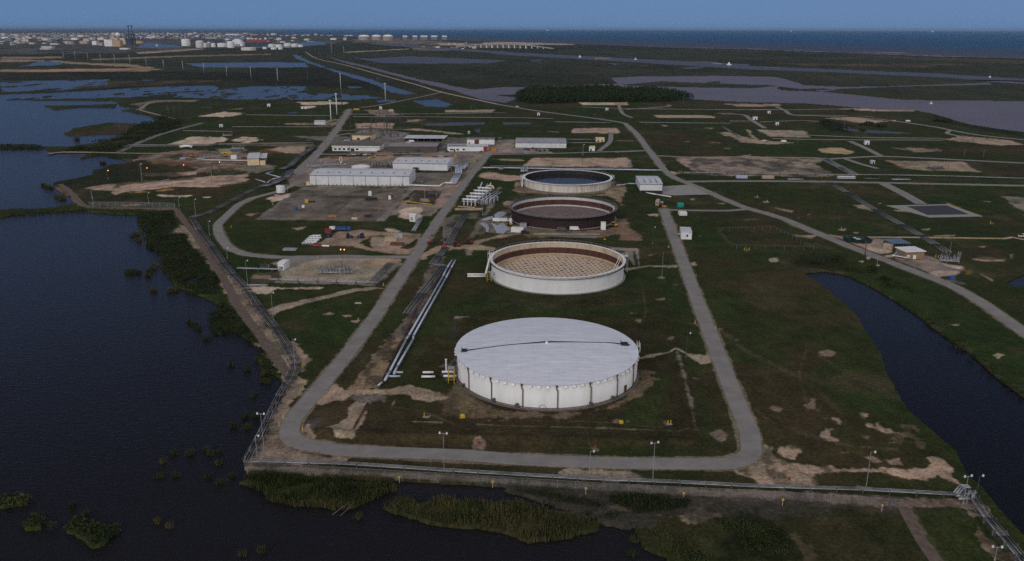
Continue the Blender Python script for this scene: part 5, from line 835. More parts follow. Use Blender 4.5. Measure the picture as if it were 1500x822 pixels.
# ------------------------------------------------------------------ pipelines and racks
def W3(s, z=0.0): return [Vector((x, y, z)) for x, y in W2(Q(s))]
def offset_line(p, o):
    out = []; n = len(p)
    for i, q in enumerate(p):
        a, c = p[max(0, i-1)], p[min(n-1, i+1)]; d = Vector((c.x-a.x, c.y-a.y, 0)).normalized(); out.append(q + Vector((-d.y, d.x, 0))*o)
    return out
def along(p, step, cap=95):
    tot = sum((b-a).length for a, b in zip(p[:-1], p[1:])); step = max(step, tot/cap); out = []; acc = step*.5
    for a, b in zip(p[:-1], p[1:]):
        L = (b-a).length
        while acc <= L: out.append((a.lerp(b, acc/L), (b-a).normalized())); acc += step
        acc -= L
    return out
def pipe_run(lb, s, n=1, r=.3, sp=None, z=1.0, mm='pipeg', sup=8, sm='steeld', cat='pipeline', sw=.22, name='pipeline', pts=None, post=0.0, jit=0.0, group=None, seg=8):
    p = pts if pts else W3(s, z); o = p[0].copy(); o.z = 0; T = thing(name, lb, cat, o, 0, group); sp = sp or r*2.6
    q = [a - o for a in p]
    for k in range(n):
        l = offset_line(q, (k - (n-1)/2)*sp); dz = Vector((0, 0, R_.uniform(-jit, jit)))
        m = MB(); m.path([a + dz for a in l], r*(1 + (R_.uniform(-.25, .25) if jit else 0)), seg); m.build('pipe', M[mm] if not isinstance(mm, (list, tuple)) else M[mm[k % len(mm)]], T, True)
    if sup:
        for c, d in along(q, sup):
            u = Vector((-d.y, d.x, 0)).normalized(); w = (n-1)/2*sp + r + .3; top = c.z - r; m = MB(); d2 = Vector((d.x, d.y, 0)).normalized()*sw
            a, b = c - u*w, c + u*w; v = []
            for zz in (0 if top < 1.0 else top - .3, top):
                v += [(a - d2)[:2] + (zz,), (b - d2)[:2] + (zz,), (b + d2)[:2] + (zz,), (a + d2)[:2] + (zz,)]
            m.add(v, [(0,3,2,1),(4,5,6,7),(0,1,5,4),(1,2,6,5),(2,3,7,6),(3,0,4,7)])
            if top >= 1.0:
                for e in (a + (b-a)*.08, a + (b-a)*.92): m.tube((e.x, e.y, 0), (e.x, e.y, top + post), sw*.9, n=5)
            m.build('support', M[sm], T)
    return T
pipe_run('dark bundle of many pipes bending along the lakeside levee', 'M2 1130,500 1100,520 1000,580 900,622 800,668 700,722 600,775 520,815 L1 905,345 960,440 1050,560 1130,680 1200,762 L8 500,380 560,472 640,570 690,650 740,742 L7 375,232 352,270', 6, .13, .7, .6, ['pipeg', 'steeld', 'steeld', 'pipeg', 'steeld', 'steeld'], 6, 'steeld', jit=.1, sw=.3)
pipe_run('four grey pipes running down beside the lake to the front corner', 'L7 352,272 300,360 230,510 170,640 108,765', 4, .12, .8, .8, ['pipeg', 'steeld', 'pipeg', 'steeld'], 6, 'steeld')
pipe_run('long light grey pipe rack along the whole front edge to the canal corner', 'B2 62,295 600,312 1100,346 1480,369 B3 600,393 1100,413 1480,433 B4 700,406 1165,431', 3, .13, .62, 1.15, ['steel', 'pipeg', 'pipeg'], 6.5, 'steeld', post=.35, sw=.14)
pipe_run('grey pipe bundle turning down the canal bank at the right corner', 'B4 1205,430 1245,440 1325,550 1400,640 1475,730 1540,810', 4, .16, .7, 1.2, ['steel', 'steeld', 'pipeg', 'steeld'], 5, 'steeld', post=.6)
pipe_run('short pipe bridge stepping up at the canal corner', '', 3, .2, .6, 2.2, 'steel', 4, 'steeld', pts=[*W3('B4 1165,432', 1.3), *W3('B4 1190,412', 2.2), *W3('B4 1225,412', 2.2)])
pipe_run('left one of the two thick pale blue pipes beside the corridor', '', 1, .42, .9, .8, 'pipeb', 9, 'steeld', pts=W3('P 662,384 655,395 L3 1490,385 1240,822 L7 1105,0 1000,205 968,262', .9), group='thick pale blue pipes')
pipe_run('right one of the two thick pale blue pipes beside the corridor', '', 1, .42, .9, .8, 'pipeb', 9, 'steeld', pts=W3('P 667,384 661,395 L3 1510,400 1275,822 L7 1148,0 1050,170 1027,218', .9), group='thick pale blue pipes')
for s_, lb in (('L7 970,262 986,234 1065,234', 'short pale branch pipe at the foot of the left thick pipe'), ('L7 1027,220 1040,209 1082,209', 'short pale branch pipe at the foot of the right thick pipe'), ('L7 928,292 950,272', 'stubby pale pipe end in the dirt left of the thick pipes')):
    pipe_run(lb, '', 1, .38, 1, .7, 'pipeb', 0, pts=W3(s_, .7), cat='pipe', name='branch_pipe')
for s_, lb in (('L7 1203,236 1285,236', 'lower white pipe length lying left of the covered tank'), ('L7 1210,209 1275,209', 'upper white pipe length lying left of the covered tank'), ('L7 1342,232 1422,232', 'lower white inlet pipe touching the covered tank'), ('L7 1332,206 1410,206', 'upper white inlet pipe touching the covered tank'),
               ('L5 25,418 157,418', 'upper white pipe length left of the tan-roofed open tank'), ('L5 25,433 157,433', 'lower white pipe length left of the tan-roofed open tank')):
    pipe_run(lb, '', 1, .42, 1, .7, 'white', 0, pts=W3(s_, .7), cat='pipe', name='inlet_pipe')
pipe_run('grey three-pipe rack on posts along the south side of the valve lot', 'L3 228,418 600,430 1010,443', 3, .22, .7, 1.7, ['steel', 'pipeg', 'steel'], 9, 'steeld', post=.9)
pipe_run('short grey rack joining the lakeside bundle to the white kiosk', 'L3 -10,330 150,336 315,340', 2, .22, .8, 1.3, 'steel', 7, 'steeld'); pipe_run('low grey pipe left of the valve lot rack', 'L3 60,448 210,448', 2, .2, .6, .8, 'steel', 8, 'steeld')
pipe_run('flight of dark pipes climbing from the valve lot to the western road', 'L3 960,425 1100,285 1105,275', 4, .18, .9, .5, 'pipeg', 5, 'steeld')
pipe_run('thick pale pipe line on posts north of the farthest tank', 'M4 285,490 400,490 600,494 900,500 1420,504 M5 0,603 340,609', 2, .42, 1.5, 1.6, ['pipeb', 'steel'], 8, 'steeld', post=.5)
pipe_run('thin dark pipe line just behind the thick pale one north of the tanks', 'M4 340,474 700,480 1100,486 1340,488', 2, .2, .9, 1.3, 'pipeg', 12, 'steeld')
pipe_run('eastern pipe rack on posts, running right from the pump house road', 'M5 500,621 900,627 1490,634', 3, .2, .9, 1.3, ['roofg', 'pipeg', 'pipeg'], 14, 'steeld', post=1.3)
pipe_run('eastern pipe rack at the far right with slatted crossings', 'M6 0,637 500,640 990,650 1490,666 1700,672', 3, .2, .9, 1.3, ['roofg', 'pipeg', 'roofg'], 14, 'steeld', post=.6)
FR = [('western field rack running from the scrub to the dark conveyor', 'M2 -60,320 300,318 600,314 900,308 1290,304', 2), ('thin western rack just south of the sand pads', 'M2 -100,330 300,328 560,322', 1), ('thin rack crossing the dark green western field', 'M2 700,186 1100,187 1440,187', 1),
      ('rack below the western ponds', 'M2 800,98 1100,102 1420,104', 1), ('field rack in the west leading to the white cube hut', 'M2 340,215 700,222', 1),('northern field rack starting at the western road', 'T2 530,631 1000,629 1390,622', 1), ('second northern field rack starting at the western road', 'T2 550,644 1000,646 1490,651 T3 262,655', 2),
      ('field rack left of the bend in the levee road', 'T3 270,673 580,677', 2), ('field rack right of the levee road bend', 'T3 735,676 1235,681', 2), ('far field rack below the tree grove', 'T3 410,590 640,600 1100,605 1490,605', 1),
      ('short rack beside the twin-peaked hut', 'M5 840,244 995,244', 1), ('short rack by the eastern sand strip', 'M5 750,186 880,189', 1), ('eastern rack near the bay shore', 'T4 0,607 230,606 600,600', 1), ('winding pipe east of the cube hut', 'M5 1060,250 1200,245 1380,240 1490,247', 1),
      ('pipe line running right from the cream hut', 'M4 900,278 1110,280', 1), ('pipe line running right from the warehouse corner', 'M4 900,304 1150,304', 1), ('rack crossing the fields at the far right', 'T4 170,740 T4 600,760 1060,765', 1)]
for lb, s_, n_ in FR: pipe_run(lb, s_, n_, .34, 1.1, 1.3, ['roofg', 'steeld'] if n_ > 1 else 'roofg', 16, 'wood', post=.5, cat='pipe rack', name='field_pipe_rack')
pipe_run('white pipe leading from the pump hall to the pipe stack', '', 1, .5, 1, 1, 'white', 9, 'steeld', pts=[*W3('M3 850,612 1065,620', .9), *W3('M3 1100,600', 1.4), *W3('M3 1160,601', 1.4)])
pipe_run('wide sloping flight of five pale pipes by the elevated hall', '', 5, .42, 1.15, 1, 'pipeb', 6, 'steeld', pts=[*W3('M3 1208,480', 4.2), *W3('M3 1205,548', 3.2), *W3('M3 1160,602', .9)])
pipe_run('three pale pipes slanting up right of the five-pipe flight', '', 3, .38, 1.1, 1, 'pipeb', 7, 'steeld', pts=[*W3('M3 1235,508', 2.6), *W3('M3 1275,470', 4.0)])
pipe_run('raised pale pipe from the elevated hall to the flight of pipes', '', 2, .38, 1.2, 4.2, 'pipeb', 6, 'steel', pts=W3('M3 1075,500 1200,502', 4.4))
pipe_run('dark conveyor-like pipe rack beside the western road', 'M2 1305,330 1240,372 1200,400 1120,475 1060,500', 7, .22, .8, 1.6, ['steeld', 'pipeg'], 7, 'steeld', jit=.15)
pipe_run('dark pipe rack crossing under the bend of the loop road', 'M2 1130,520 1090,560 1000,605 930,625', 6, .22, .8, 1.4, ['steeld', 'steel', 'pipeg'], 7, 'steeld', jit=.15)
for lb, s_, r_ in (('slanting white pipe crossing the grass west of the pump hall', 'M2 945,528 1050,556', .4), ('white pipe forming a low step beside the dark rack', 'M2 955,595 990,570 1060,556', .4), ('white pipe on the ground left of the dark rack', 'M2 870,570 940,592', .35), ('short white pipe pointing up from the grass', 'M2 945,528 1000,512', .3)): pipe_run(lb, s_, 1, r_, 1, 1.0, 'pipeb', 9, 'steeld')
pipe_run('low dark pipe at the edge of the airstrip-like pad', 'M2 585,612 700,600 860,590', 2, .2, .6, .5, 'steeld', 9)
pipe_run('white pipe on stands along the front of the construction lot', 'M2 490,428 700,431 835,433', 1, .35, 1, 1.0, 'white', 8)
pipe_run('dark ground-level pipe trench east of the western road', 'L4 410,472 350,570 285,690', 6, .2, .75, .3, ['pipeg', 'steeld'], 7); pipe_run('dark pipe trench continuing south past the dirt crossing', 'L4 262,718 215,775 170,830 L3 1500,300 1340,500 1230,650', 6, .2, .75, .3, ['pipeg', 'steeld'], 8)
pipe_run('thin brown pipe beside the twin blue pipes', 'L3 1480,325 1300,610 L7 1075,0 925,295', 1, .16, 1, .4, 'rust', 12); pipe_run('buried-looking brown pipe in the sandy strip south of the pale track', 'L7 862,392 800,500 755,588', 2, .15, .4, .25, 'rust', 0)
pipe_run('bright yellow pipe beside the gravel yard', 'L2 1192,378 1300,390 1412,404', 1, .3, 1, .6, 'yellow', 9); pipe_run('white pipe line bending from the pump house to the farthest tank', '', 1, .42, 1, 1, 'pipeb', 8, pts=W3('M5 15,714 60,712 100,702 180,704', 1.0))
pipe_run('slanting white pipe in front of the pump house', '', 1, .42, 1, 1, 'white', 9, pts=W3('M5 235,768 300,780 412,798', .9)); pipe_run('yellow pipe line beside the thin eastern track', 'M8 770,441 1000,444 1340,449', 1, .12, 1, .3, 'yellow', 20)
pipe_run('gravelly pipe trench crossing the eastern field diagonally', 'M8 75,38 200,110 400,235 600,345 740,425 850,490 935,545', 5, .22, 1.0, .25, ['pipeg', 'steeld'], 10, 'wood'); pipe_run('pipe trench north-west of the gravelly one', 'M6 50,515 150,575 265,640', 4, .22, 1.0, .25, 'pipeg', 12, 'wood'); pipe_run('pipe trench beyond the big mottled pad', 'M5 780,272 850,315 910,355', 4, .22, 1.0, .25, 'pipeg', 12, 'wood')
pipe_run('grey pipe ladder by the relay cabinet', 'L2 1275,595 1330,500', 3, .25, .8, .9, 'steel', 3, 'steel')
# valve skids: header, risers with hand wheels
def skid_(lb, x, y, n, L, H, mm, loc_rz=0, loop=False, rods=0, W_=2.0):
    g = G(x, y); T = thing('valve_skid', lb, 'valve station', (g.x, g.y, 0), loc_rz)
    for q in (-1, 1): MB().tube((-L/2, q*W_/2, .9), (L/2, q*W_/2, .9), .32, n=8).build('header_pipe', M[mm], T, True)
    for k in range(n):
        x_ = -L/2 + L*(k+.5)/n; h = H*R_.uniform(.5, 1); m = MB(); m.path([(x_, -W_/2, .9), (x_, -W_/2, h), (x_, W_/2, h), (x_, W_/2, .9)], .24, 6); m.build('riser', M[mm], T)
        MB().lathe([(.12, h), (.12, h+.6), (.5, h+.62), (.5, h+.72), (.1, h+.74)], 8, (x_, -W_/2)).build('hand_wheel', M['steeld'], T)
    for k in range(rods):
        x_ = R_.uniform(-L/2, L/2); y_ = R_.uniform(-W_, W_)*1.2; h = H*R_.uniform(.8, 1.5); MB().tube((x_, y_, 0), (x_, y_, h), .11, n=5).tube((x_-.5, y_, h*.8), (x_+.5, y_, h*.8), .08, n=4).build('standpipe', M['steel' if k % 3 else 'steeld'], T)
    if loop:
        m = MB(); pts = [Vector((L*.35 + 1.1*math.cos(a), 0, 5.2 + 2.2*math.sin(a))) for a in np.linspace(0, 2*math.pi, 17)]; m.path(pts, .28, 6); m.tube((L*.35, 0, 0), (L*.35, 0, 3.0), .4, n=6); m.build('expansion_loop', M['white'], T)
    return T
SK = [('grey valve station with a white looped pipe west of the round tank', 479, 243, 9, 34, 3.8, 'steel', .05, True, 12, 3), ('low grey valve row left of the looped one', 463, 245, 5, 14, 3, 'steel', .05, False, 6, 2.5), ('tangled grey valve station right of the round tank', 556, 245, 7, 18, 3.4, 'steeld', .0, False, 10, 4),
      ('dark valve gear between the two big halls', 572, 246, 4, 8, 4, 'steeld', 0, False, 6, 3), ('dense grey metering station in the middle of the valve lot', 492, 400, 12, 17, 3.2, 'steel', .02, False, 30, 3.6),
      ('small valve set on the pipe rack west of the farthest tank', 768, 252, 4, 6, 4.2, 'pipeb', .3, False, 2, 2), ('small valve set on the pipe line left of the bare pad', 734, 249, 3, 4, 2.6, 'steel', 0, False, 2, 1.5), ('valve gear at the right end of the bare pad', 922, 243, 5, 7, 3.6, 'steel', 1.2, False, 4, 2),
      ('valve gear on the canal corner pipe platform', 1413, 733, 3, 4, 2.4, 'steel', 0, False, 5, 1.4), ('grey valves beside the white kiosk', 389, 394, 4, 5, 2.2, 'steeld', 0, False, 2, 2), ('rusty valve frame at the cut end of the lot beside the trench', 1390, 384, 6, 9, 4.2, 'steel', -.25, False, 12, 2.5),
      ('valve group beside the far eastern well pad', 1370, 248, 5, 14, 3, 'steeld', 0, False, 6, 3), ('valve group at the left end of the small northern pad', 848, 192.5, 4, 10, 3, 'steel', 0, False, 4, 2), ('valve group at the western sand pads', 333, 199.5, 4, 10, 3, 'steel', 0, False, 4, 2),
      ('valve group in the yard north of the cream warehouse', 349, 219, 6, 12, 3, 'steel', 0, False, 6, 4), ('crowded grey equipment group in the construction lot', 313, 231, 9, 18, 3, 'steel', .1, False, 14, 5), ('small valve group on the metering lane right of the marsh', 455, 100+107, 3, 8, 2.5, 'steeld', 0, False, 3, 2), ('valve set beside the pump hall end', 615, 268, 3, 5, 2.6, 'steel', 0, False, 8, 3), ('grey pipe yard gear south of the pump hall end', 636, 285, 3, 8, 2, 'steeld', .1, False, 9, 5),
      ('pipe fittings on the ground by the eastern rack', 1165, 264.2, 4, 12, 1.6, 'steel', 0, False, 0, 1.5), ('pipe fittings near the junction of trench and eastern road', 1278, 263.5, 4, 12, 1.6, 'steeld', 0, False, 2, 2), ('pipe fittings left of the field road square pad', 1320, 264.5, 4, 14, 1.6, 'steel', 0, False, 2, 2)]
for a in SK: skid_(*a)
# white pipe manifold by the western road
g = G(688, 301.5); T = thing('pipe_manifold', 'white many-legged pipe manifold beside the western road', 'pipe manifold', (g.x, g.y, 0), -.33)
for k in range(5):
    y = k*7.0; h = 4.2 + .7*k
    MB().tube((-5.2, y, h), (5.2, y, h), .5, n=12).build('header_pipe', M['white'], T, True); MB().tube((-5.2, y+2.6, h-2.0), (5.2, y+2.6, h-2.0), .3, n=10).build('header_pipe', M['pipeb'], T, True)
    MB().box(-5.4, 5.4, y-1.0, y-.8, h-1.6, h-1.3).build('frame', M['steel'], T)
    for x in (-4, -1.4, 1.2, 3.9): MB().tube((x, y, 0), (x, y, h), .34 if k == 0 else .2, n=8).build('leg', M['white'], T)
for j, x in enumerate((-4.8, -.4, 4.0)):
    m = MB(); m.path([(x, -1, 2.8), (x, 28, 5.6), (x+.6, 33, 8.0 + j % 2)], .26, 8); m.build('lengthwise_pipe', M['pipeb'], T, True)
for j, x in enumerate((7.0, 9.4, 11.6)):
    m = MB(); m.path([(x, 3 + 2*j, 0), (x, 3 + 2*j, 3.6), (x, 30, 4.6)], .3, 8); m.build('side_pipe', M['pipeb'], T, True)
    for y in (8, 15, 22): MB().box(x-.6, x+.6, y-.1, y+.1, 0, 3.4).build('frame', M['steel'], T)
m = MB(); m.path([(3 + 2.6*math.cos(a), 31, 6 + 2.4*math.sin(a)) for a in np.linspace(0, math.pi, 12)], .55, 8); m.build('arch_pipe', M['cream'], T, True)
for x in (-5, 1.5): m = MB(); m.path([(x, 29, 4), (x+.8, 34, 9.5)], .5, 8); m.build('inclined_pipe', M['pipeb'], T, True)
MB().tube((-6, -6, .4), (6, -6, .4), .35, n=6).build('ground_pipe', M['beige'], T)
# ------------------------------------------------------------------ substation gantries and tall poles
def lattice(m, x, y, H, w=.9, r=.09, n=None):
    n = n or max(3, int(H/2.4)); c = [(x-w/2, y-w/2), (x+w/2, y-w/2), (x+w/2, y+w/2), (x-w/2, y+w/2)]
    for a in c: m.tube((*a, 0), (*a, H), r, n=4, cap=False)
    for k in range(n):
        for i in range(4): m.tube((*c[i], H*k/n), (*c[(i+1) % 4], H*(k+1)/n), r*.7, n=4, cap=False)
    return m
def gantry(lb, x, y, W_, H, rz=0):
    g = G(x, y); T = thing('switchyard_gantry', lb, 'gantry', (g.x, g.y, 0), rz, 'steel gantries of the switchyard'); H *= 1.0
    for q in (-1, 1): lattice(MB(), q*W_/2, 0, H, 1.0, .08).build('column', M['steeld'], T)
    m = MB(); m.tube((-W_/2, -.4, H*.86), (W_/2, -.4, H*.86), .08, n=4); m.tube((-W_/2, .4, H*.86), (W_/2, .4, H*.86), .08, n=4); m.tube((-W_/2, 0, H*.94), (W_/2, 0, H*.94), .08, n=4)
    for k in range(10): xx = -W_/2 + W_*k/10; m.tube((xx, -.4, H*.86), (xx + W_/10, 0, H*.94), .08, n=4, cap=False); m.tube((xx, 0, H*.94), (xx + W_/10, .4, H*.86), .08, n=4, cap=False)
    m.build('beam', M['steeld'], T)
    for k in range(3): MB().tube((-W_/4 + k*W_/4, 0, H*.62), (-W_/4 + k*W_/4, 0, H*.86), .16, n=5).build('insulator', M['rust'], T)
for i, (x, y, w_, h_, rz, wd_) in enumerate(((556, 193, 18, 17, 0, 'front left'), (575, 193.5, 18, 17, 0, 'front centre'), (561, 186, 16, 18, 0, 'middle left'), (579, 186, 20, 15, 0, 'middle right'), (568, 179, 20, 15, 0, 'rear'), (550, 202, 12, 11, 0, 'low, beside the cream control building'), (590, 198, 16, 9, 0, 'low, at the right end of the yard'), (537, 196, 10, 9, 0, 'low, at the left end of the yard'))):
    gantry('grey lattice gantry of the switchyard, ' + wd_, x, y, w_, h_, rz)
for i, (x, y) in enumerate(((562, 199), (572, 200.5), (583, 200), (567, 195))):
    g = G(x, y); T = thing('transformer', ['transformer nearest the cream control building', 'transformer second from the cream control building', 'transformer farthest right in the switchyard', 'transformer at the back of the switchyard'][i], 'transformer', (g.x, g.y, 0)); MB().box(-1.8, 1.8, -1.3, 1.3, .2, 2.8).build('tank', M['steeld'], T)
    for k in range(3): MB().lathe([(.2, 2.8), (.28, 3.2), (.18, 3.6), (.25, 3.9), (.05, 4.3)], 8, (-1+k, 0)).build('bushing', M['rust'], T)
    for q in (-1, 1): MB().box(q*2.2-.35, q*2.2+.35, -1.1, 1.1, .4, 2.5).build('radiator', M['steel'], T)
def power_pole(lb, x, yb, yt, mm='steel', arms=2, group=None, r=None, lat=False):
    g = G(x, yb); H = top_z(x, yt, g); s = mpp(g.x, g.y); r = r or max(.3, s*.38)
    T = thing('power_pole', lb, 'power pole', (g.x, g.y, 0), R_.uniform(-.1, .1), group)
    if lat: lattice(MB(), 0, 0, H, 2.2, r*.6).build('tower', M[mm], T)
    else: MB().tube((0, 0, 0), (0, 0, H), r, r*.55, 8).build('pole', M[mm], T, True)
    for k in range(arms): z = H*(.97 - .09*k); MB().tube((-2.2, 0, z), (2.2, 0, z), r*.35, n=5).build('cross_arm', M[mm], T)
    return T
T1_ = lambda a, b_: (a/3.7375, b_/3.7375)
ORD = ['first','second','third','fourth','fifth','sixth','seventh','eighth','ninth','tenth','eleventh','twelfth','thirteenth','fourteenth','fifteenth']
for ii, (x, yb, yt) in enumerate(((350,327,285),(413,329,280),(482,335,290),(553,343,297),(630,347,297),(713,357,300),(803,363,310),(898,380,328),(1003,390,333),(1118,403,345),(1243,417,365),(1375,430,365))):
    power_pole(ORD[ii] + ' slender transmission pole from the left in the row crossing the western marsh', x/3.7375, yb/3.7375, yt/3.7375, 'steel', 2, 'row of transmission poles across the marsh', r=.9)
for x, yb, yt, lb in ((138,443,375,'transmission pole right of the long narrow lagoon'),(303,465,385,'transmission pole among the dark marsh islands'),(483,485,402,'transmission pole beside the left levee canal'),(728,550,455,'transmission pole left of the pond below the levee'),(930,525,430,'slim dark transmission pole standing on the levee'),(433,290,236,'pale mast at the far end of the levee'),(500,290,253,'second mast at the far end of the levee'),
                      (430,665,547,'tall white monopole left of the western road, nearest'),(462,627,510,'tall white monopole left of the western road, second'),(490,588,478,'tall grey monopole at the end of the western road'),(685,500,420,'thin dark pole in the left levee canal reeds')):
    power_pole(lb, 370+x/3.7375, yb/3.7375, yt/3.7375, 'steeld' if 'dark' in lb or 'grey' in lb else 'white', 1, None, r=.75 if x in (430, 462, 490) else .55)
for x, yb, yt, lb in ((477,212,180,'thin lattice mast behind the monopoles'),(515,209,168,'thin mast at the left edge of the switchyard'),(521.5,200,172,'second thin mast at the left edge of the switchyard'),(544,200,165,'tall dark mast left in the switchyard'),(566,190,163,'tall dark mast at the back of the switchyard'),(585,184,166,'lone mast right of the switchyard'),(512,222,202,'mast beside the white office roof')): power_pole(lb, x, yb, yt, 'steeld', 1, None, r=.16)
for x, yb, yt, lb in ((186,196,184,'thin pole in the shore scrub right of the upper lake peninsula'),(175,192,183,'thin pole left of the other one in the upper lake scrub'),(247,169,155,'left thin pole of three inside the sandy track bend'),(256,168,156,'middle thin pole of three inside the sandy track bend'),(265,168,156,'right thin pole of three inside the sandy track bend'),(841,148,137,'thin pole before the middle of the tree grove'),(780,151,139,'thin pole before the left part of the tree grove'),(1001,152,140,'thin pole just past the right end of the tree grove'),(1153,151,143,'thin pole on the bay shore east of the grove'),
    (1300,168,158,'thin pole beside the bay-side road'),(690,170,155,'thin pole north of the long thin pond'),(913,172,160,'thin pole at the small side road below the grove'),(1168,213,202,'thin pole right of the parked vans on the sand patch'),(1236,190,176,'thin pole left of the little eastern pond'),(1412,231,219,'left thin pole of two in the far right field'),(1440,232,220,'right thin pole of two in the far right field'),(1374,248,237,'dark pole on the dirt well pad, left of two'),(1389,247,236,'pale pole on the dirt well pad, right of two'),(1425,207,196,'dark pole on the far right sand pad'),(618,190,176,'thin pole above the thin pond right of the switchyard')):
    power_pole(lb, x, yb, yt, 'wood', 1, 'thin poles scattered over the far fields', r=.25)
# utility posts beside the small roads
power_pole('leaning dark utility pole on the canal verge by the gatehouse', 1266, 381, 353.5, 'rust', 0, r=.35); power_pole('wooden H-frame post by the marsh lamps', 208.5, 263, 240, 'wood', 2, r=.2); power_pole('leaning black pole between the dirt lot and the pale pad', 311, 253, 238, 'dark', 0, r=.25)
# ------------------------------------------------------------------ fences
wire = bpy.data.materials.new('chain_link_wire'); wire.use_nodes = True; b = wire.node_tree.nodes['Principled BSDF']; b.inputs['Base Color'].default_value = (.3, .3, .31, 1); b.inputs['Alpha'].default_value = .16; b.inputs['Metallic'].default_value = .3
def fence(lb, s, H=2.2, step=5, r=.07, mm='steel', net=True):
    p = W3(s); o = p[0].copy(); q = [a - o for a in p]; T = thing('chain_link_fence', lb, 'fence', o)
    for c, d in along(q, step): MB().tube((c.x, c.y, 0), (c.x, c.y, H), r, n=5).build('fence_post', M[mm], T)
    m = MB(); m.path([a + Vector((0, 0, H-.05)) for a in q], r*.6, 4); m.build('top_rail', M[mm], T)
    if net:
        m = MB()
        for a, b_ in zip(q[:-1], q[1:]): m.add([a, b_, b_ + Vector((0,0,H-.1)), a + Vector((0,0,H-.1))], [(0,1,2,3)])
        m.build('wire_mesh', wire, T)
fence('chain link fence along the front dyke facing the water', 'B2 28,322 500,350 1000,380 1480,408 B3 700,442 1480,478 B4 700,462 900,478', 2.2, 4.5, .05, 'roofg'); fence('fence between the lake and the corner pipes', 'L7 350,262 300,370 200,560 70,790', 2.2, 5, .05, 'roofg', False)
fence('marsh fence beside the dirt levee road', 'L1 150,262 400,262 780,270', 3.0, 5, .09); fence('rusty fence along the lakeside dirt road', 'L8 180,10 260,105 340,230 430,350 560,500 650,620 730,745', 2, 6, .08, 'rust', False)
fence('rectangular chain link enclosure around empty grass east of the road', 'M7 500,545 920,532 1205,682 610,668 500,545', 2.2, 5.0, .05, 'roofg', False); fence('fence around the front of the parking lot', 'M3 1130,440 1250,440 1380,440', 2.2, 6, .1, 'wood', False)
fence('fence along the canal bank beyond the corner platform', 'B4 1240,470 1325,590 1400,680 1470,760', 2.2, 5)
# ------------------------------------------------------------------ markers, hydrants, bollards
def marker(lb, x, y, group, n=1, kind='post'):
    g = G(x, y); T = thing('marker_post' if kind == 'post' else 'bollard', lb, 'marker post' if kind == 'post' else 'bollard', (g.x, g.y, 0), 0, group)
    if kind == 'post': MB().tube((0,0,0), (0,0,1.6), .09, n=6).build('post', M['beige'], T); MB().box(-.28, .28, -.05, .05, 1.4, 2.0).build('sign_plate', M['yellow'], T)
    else: MB().lathe([(.17, 0), (.17, 1.15), (.12, 1.3), (.02, 1.35)], 10).build('post', M['yellow'], T); MB().lathe([(.5, 0), (.5, .12), (.1, .13)], 10).build('footing', M['concrete'], T)
for i, (s_, lb) in enumerate((('B2 871,398', 'yellow pipeline marker at the reed bed end'), ('B2 1376,424', 'yellow pipeline marker second from the left on the front dyke'), ('B3 585,460', 'yellow pipeline marker above the dark shrubs on the front dyke'), ('B3 1115,486', 'yellow pipeline marker beside the bare patch on the front dyke'), ('B4 320,470', 'yellow pipeline marker left of the green field strip'), ('B4 804,498', 'yellow pipeline marker nearest the brown track'))):
    x, y = Q(s_)[0]; marker(lb, x, y, 'yellow pipeline marker posts')
BO = [('L7 456,150','upper bollard of the pair left of the main road bend'),('L7 445,165','lower bollard of the pair left of the main road bend'),('L7 463,272','bollard at the road edge by the lakeside fence'),('L7 450,300','bollard just below the one by the lakeside fence'),('L7 326,490','bollard on the outer edge of the corner, upper'),('L7 298,536','bollard on the outer edge of the corner, lower'),('L7 448,566','bollard on the inner edge of the corner'),
      ('M7 146,662','bollard on the left edge of the eastern perimeter road'),('M7 250,664','bollard on the right edge of the eastern perimeter road'),('M7 700,680','left bollard by the grass enclosure'),('M7 716,686','middle bollard by the grass enclosure'),('M7 733,680','right bollard by the grass enclosure'),('M7 330,790','bollard by the trail crossing south of the block house'),('M7 238,108','bollard by the mottled pad corner'),('M7 222,108','second bollard by the mottled pad corner'),
      ('B5 437,274','bollard on the tank side of the perimeter road'),('B5 548,305','bollard on the field side of the perimeter road'),('M8 160,385','bollard in the eastern field north-west of the skips'),('M8 870,585','bollard beside the trench end'),('M8 850,580','second bollard beside the trench end'),('M7 1405,530','bollard alone in the wide eastern field'),('M7 793,290','bollard right of the road fork, upper'),('M7 866,328','bollard right of the road fork, lower'),('M8 1250,335','bollard at far right of the eastern field'),
      ('L3 575,245','yellow post at the top of the valve lot'),('L3 435,262','yellow post left of the valve lot'),('L3 950,265','yellow post right of the metering station'),('L3 1055,440','yellow post at the rack end by the road'),('L3 872,695','yellow post on the grass verge of the western road'),('L1 1190,415','yellow post inside the loop road'),('L2 248,400','yellow post south-west of the gravel yard'),('B3 1031,80','left pale post of a pair inside the bund'),('B3 1046,80','right pale post of a pair inside the bund'),('L7 1218,480','lone post in a bare ring south of the pale track'),('M4 1100,90','lone pole west of cube hut')]
for s_, lb in BO:
    x, y = Q(s_)[0]; marker(('yellow ' if 'pale' not in lb and 'yellow' not in lb else '') + lb, x, y, 'bollards and posts', kind='b')
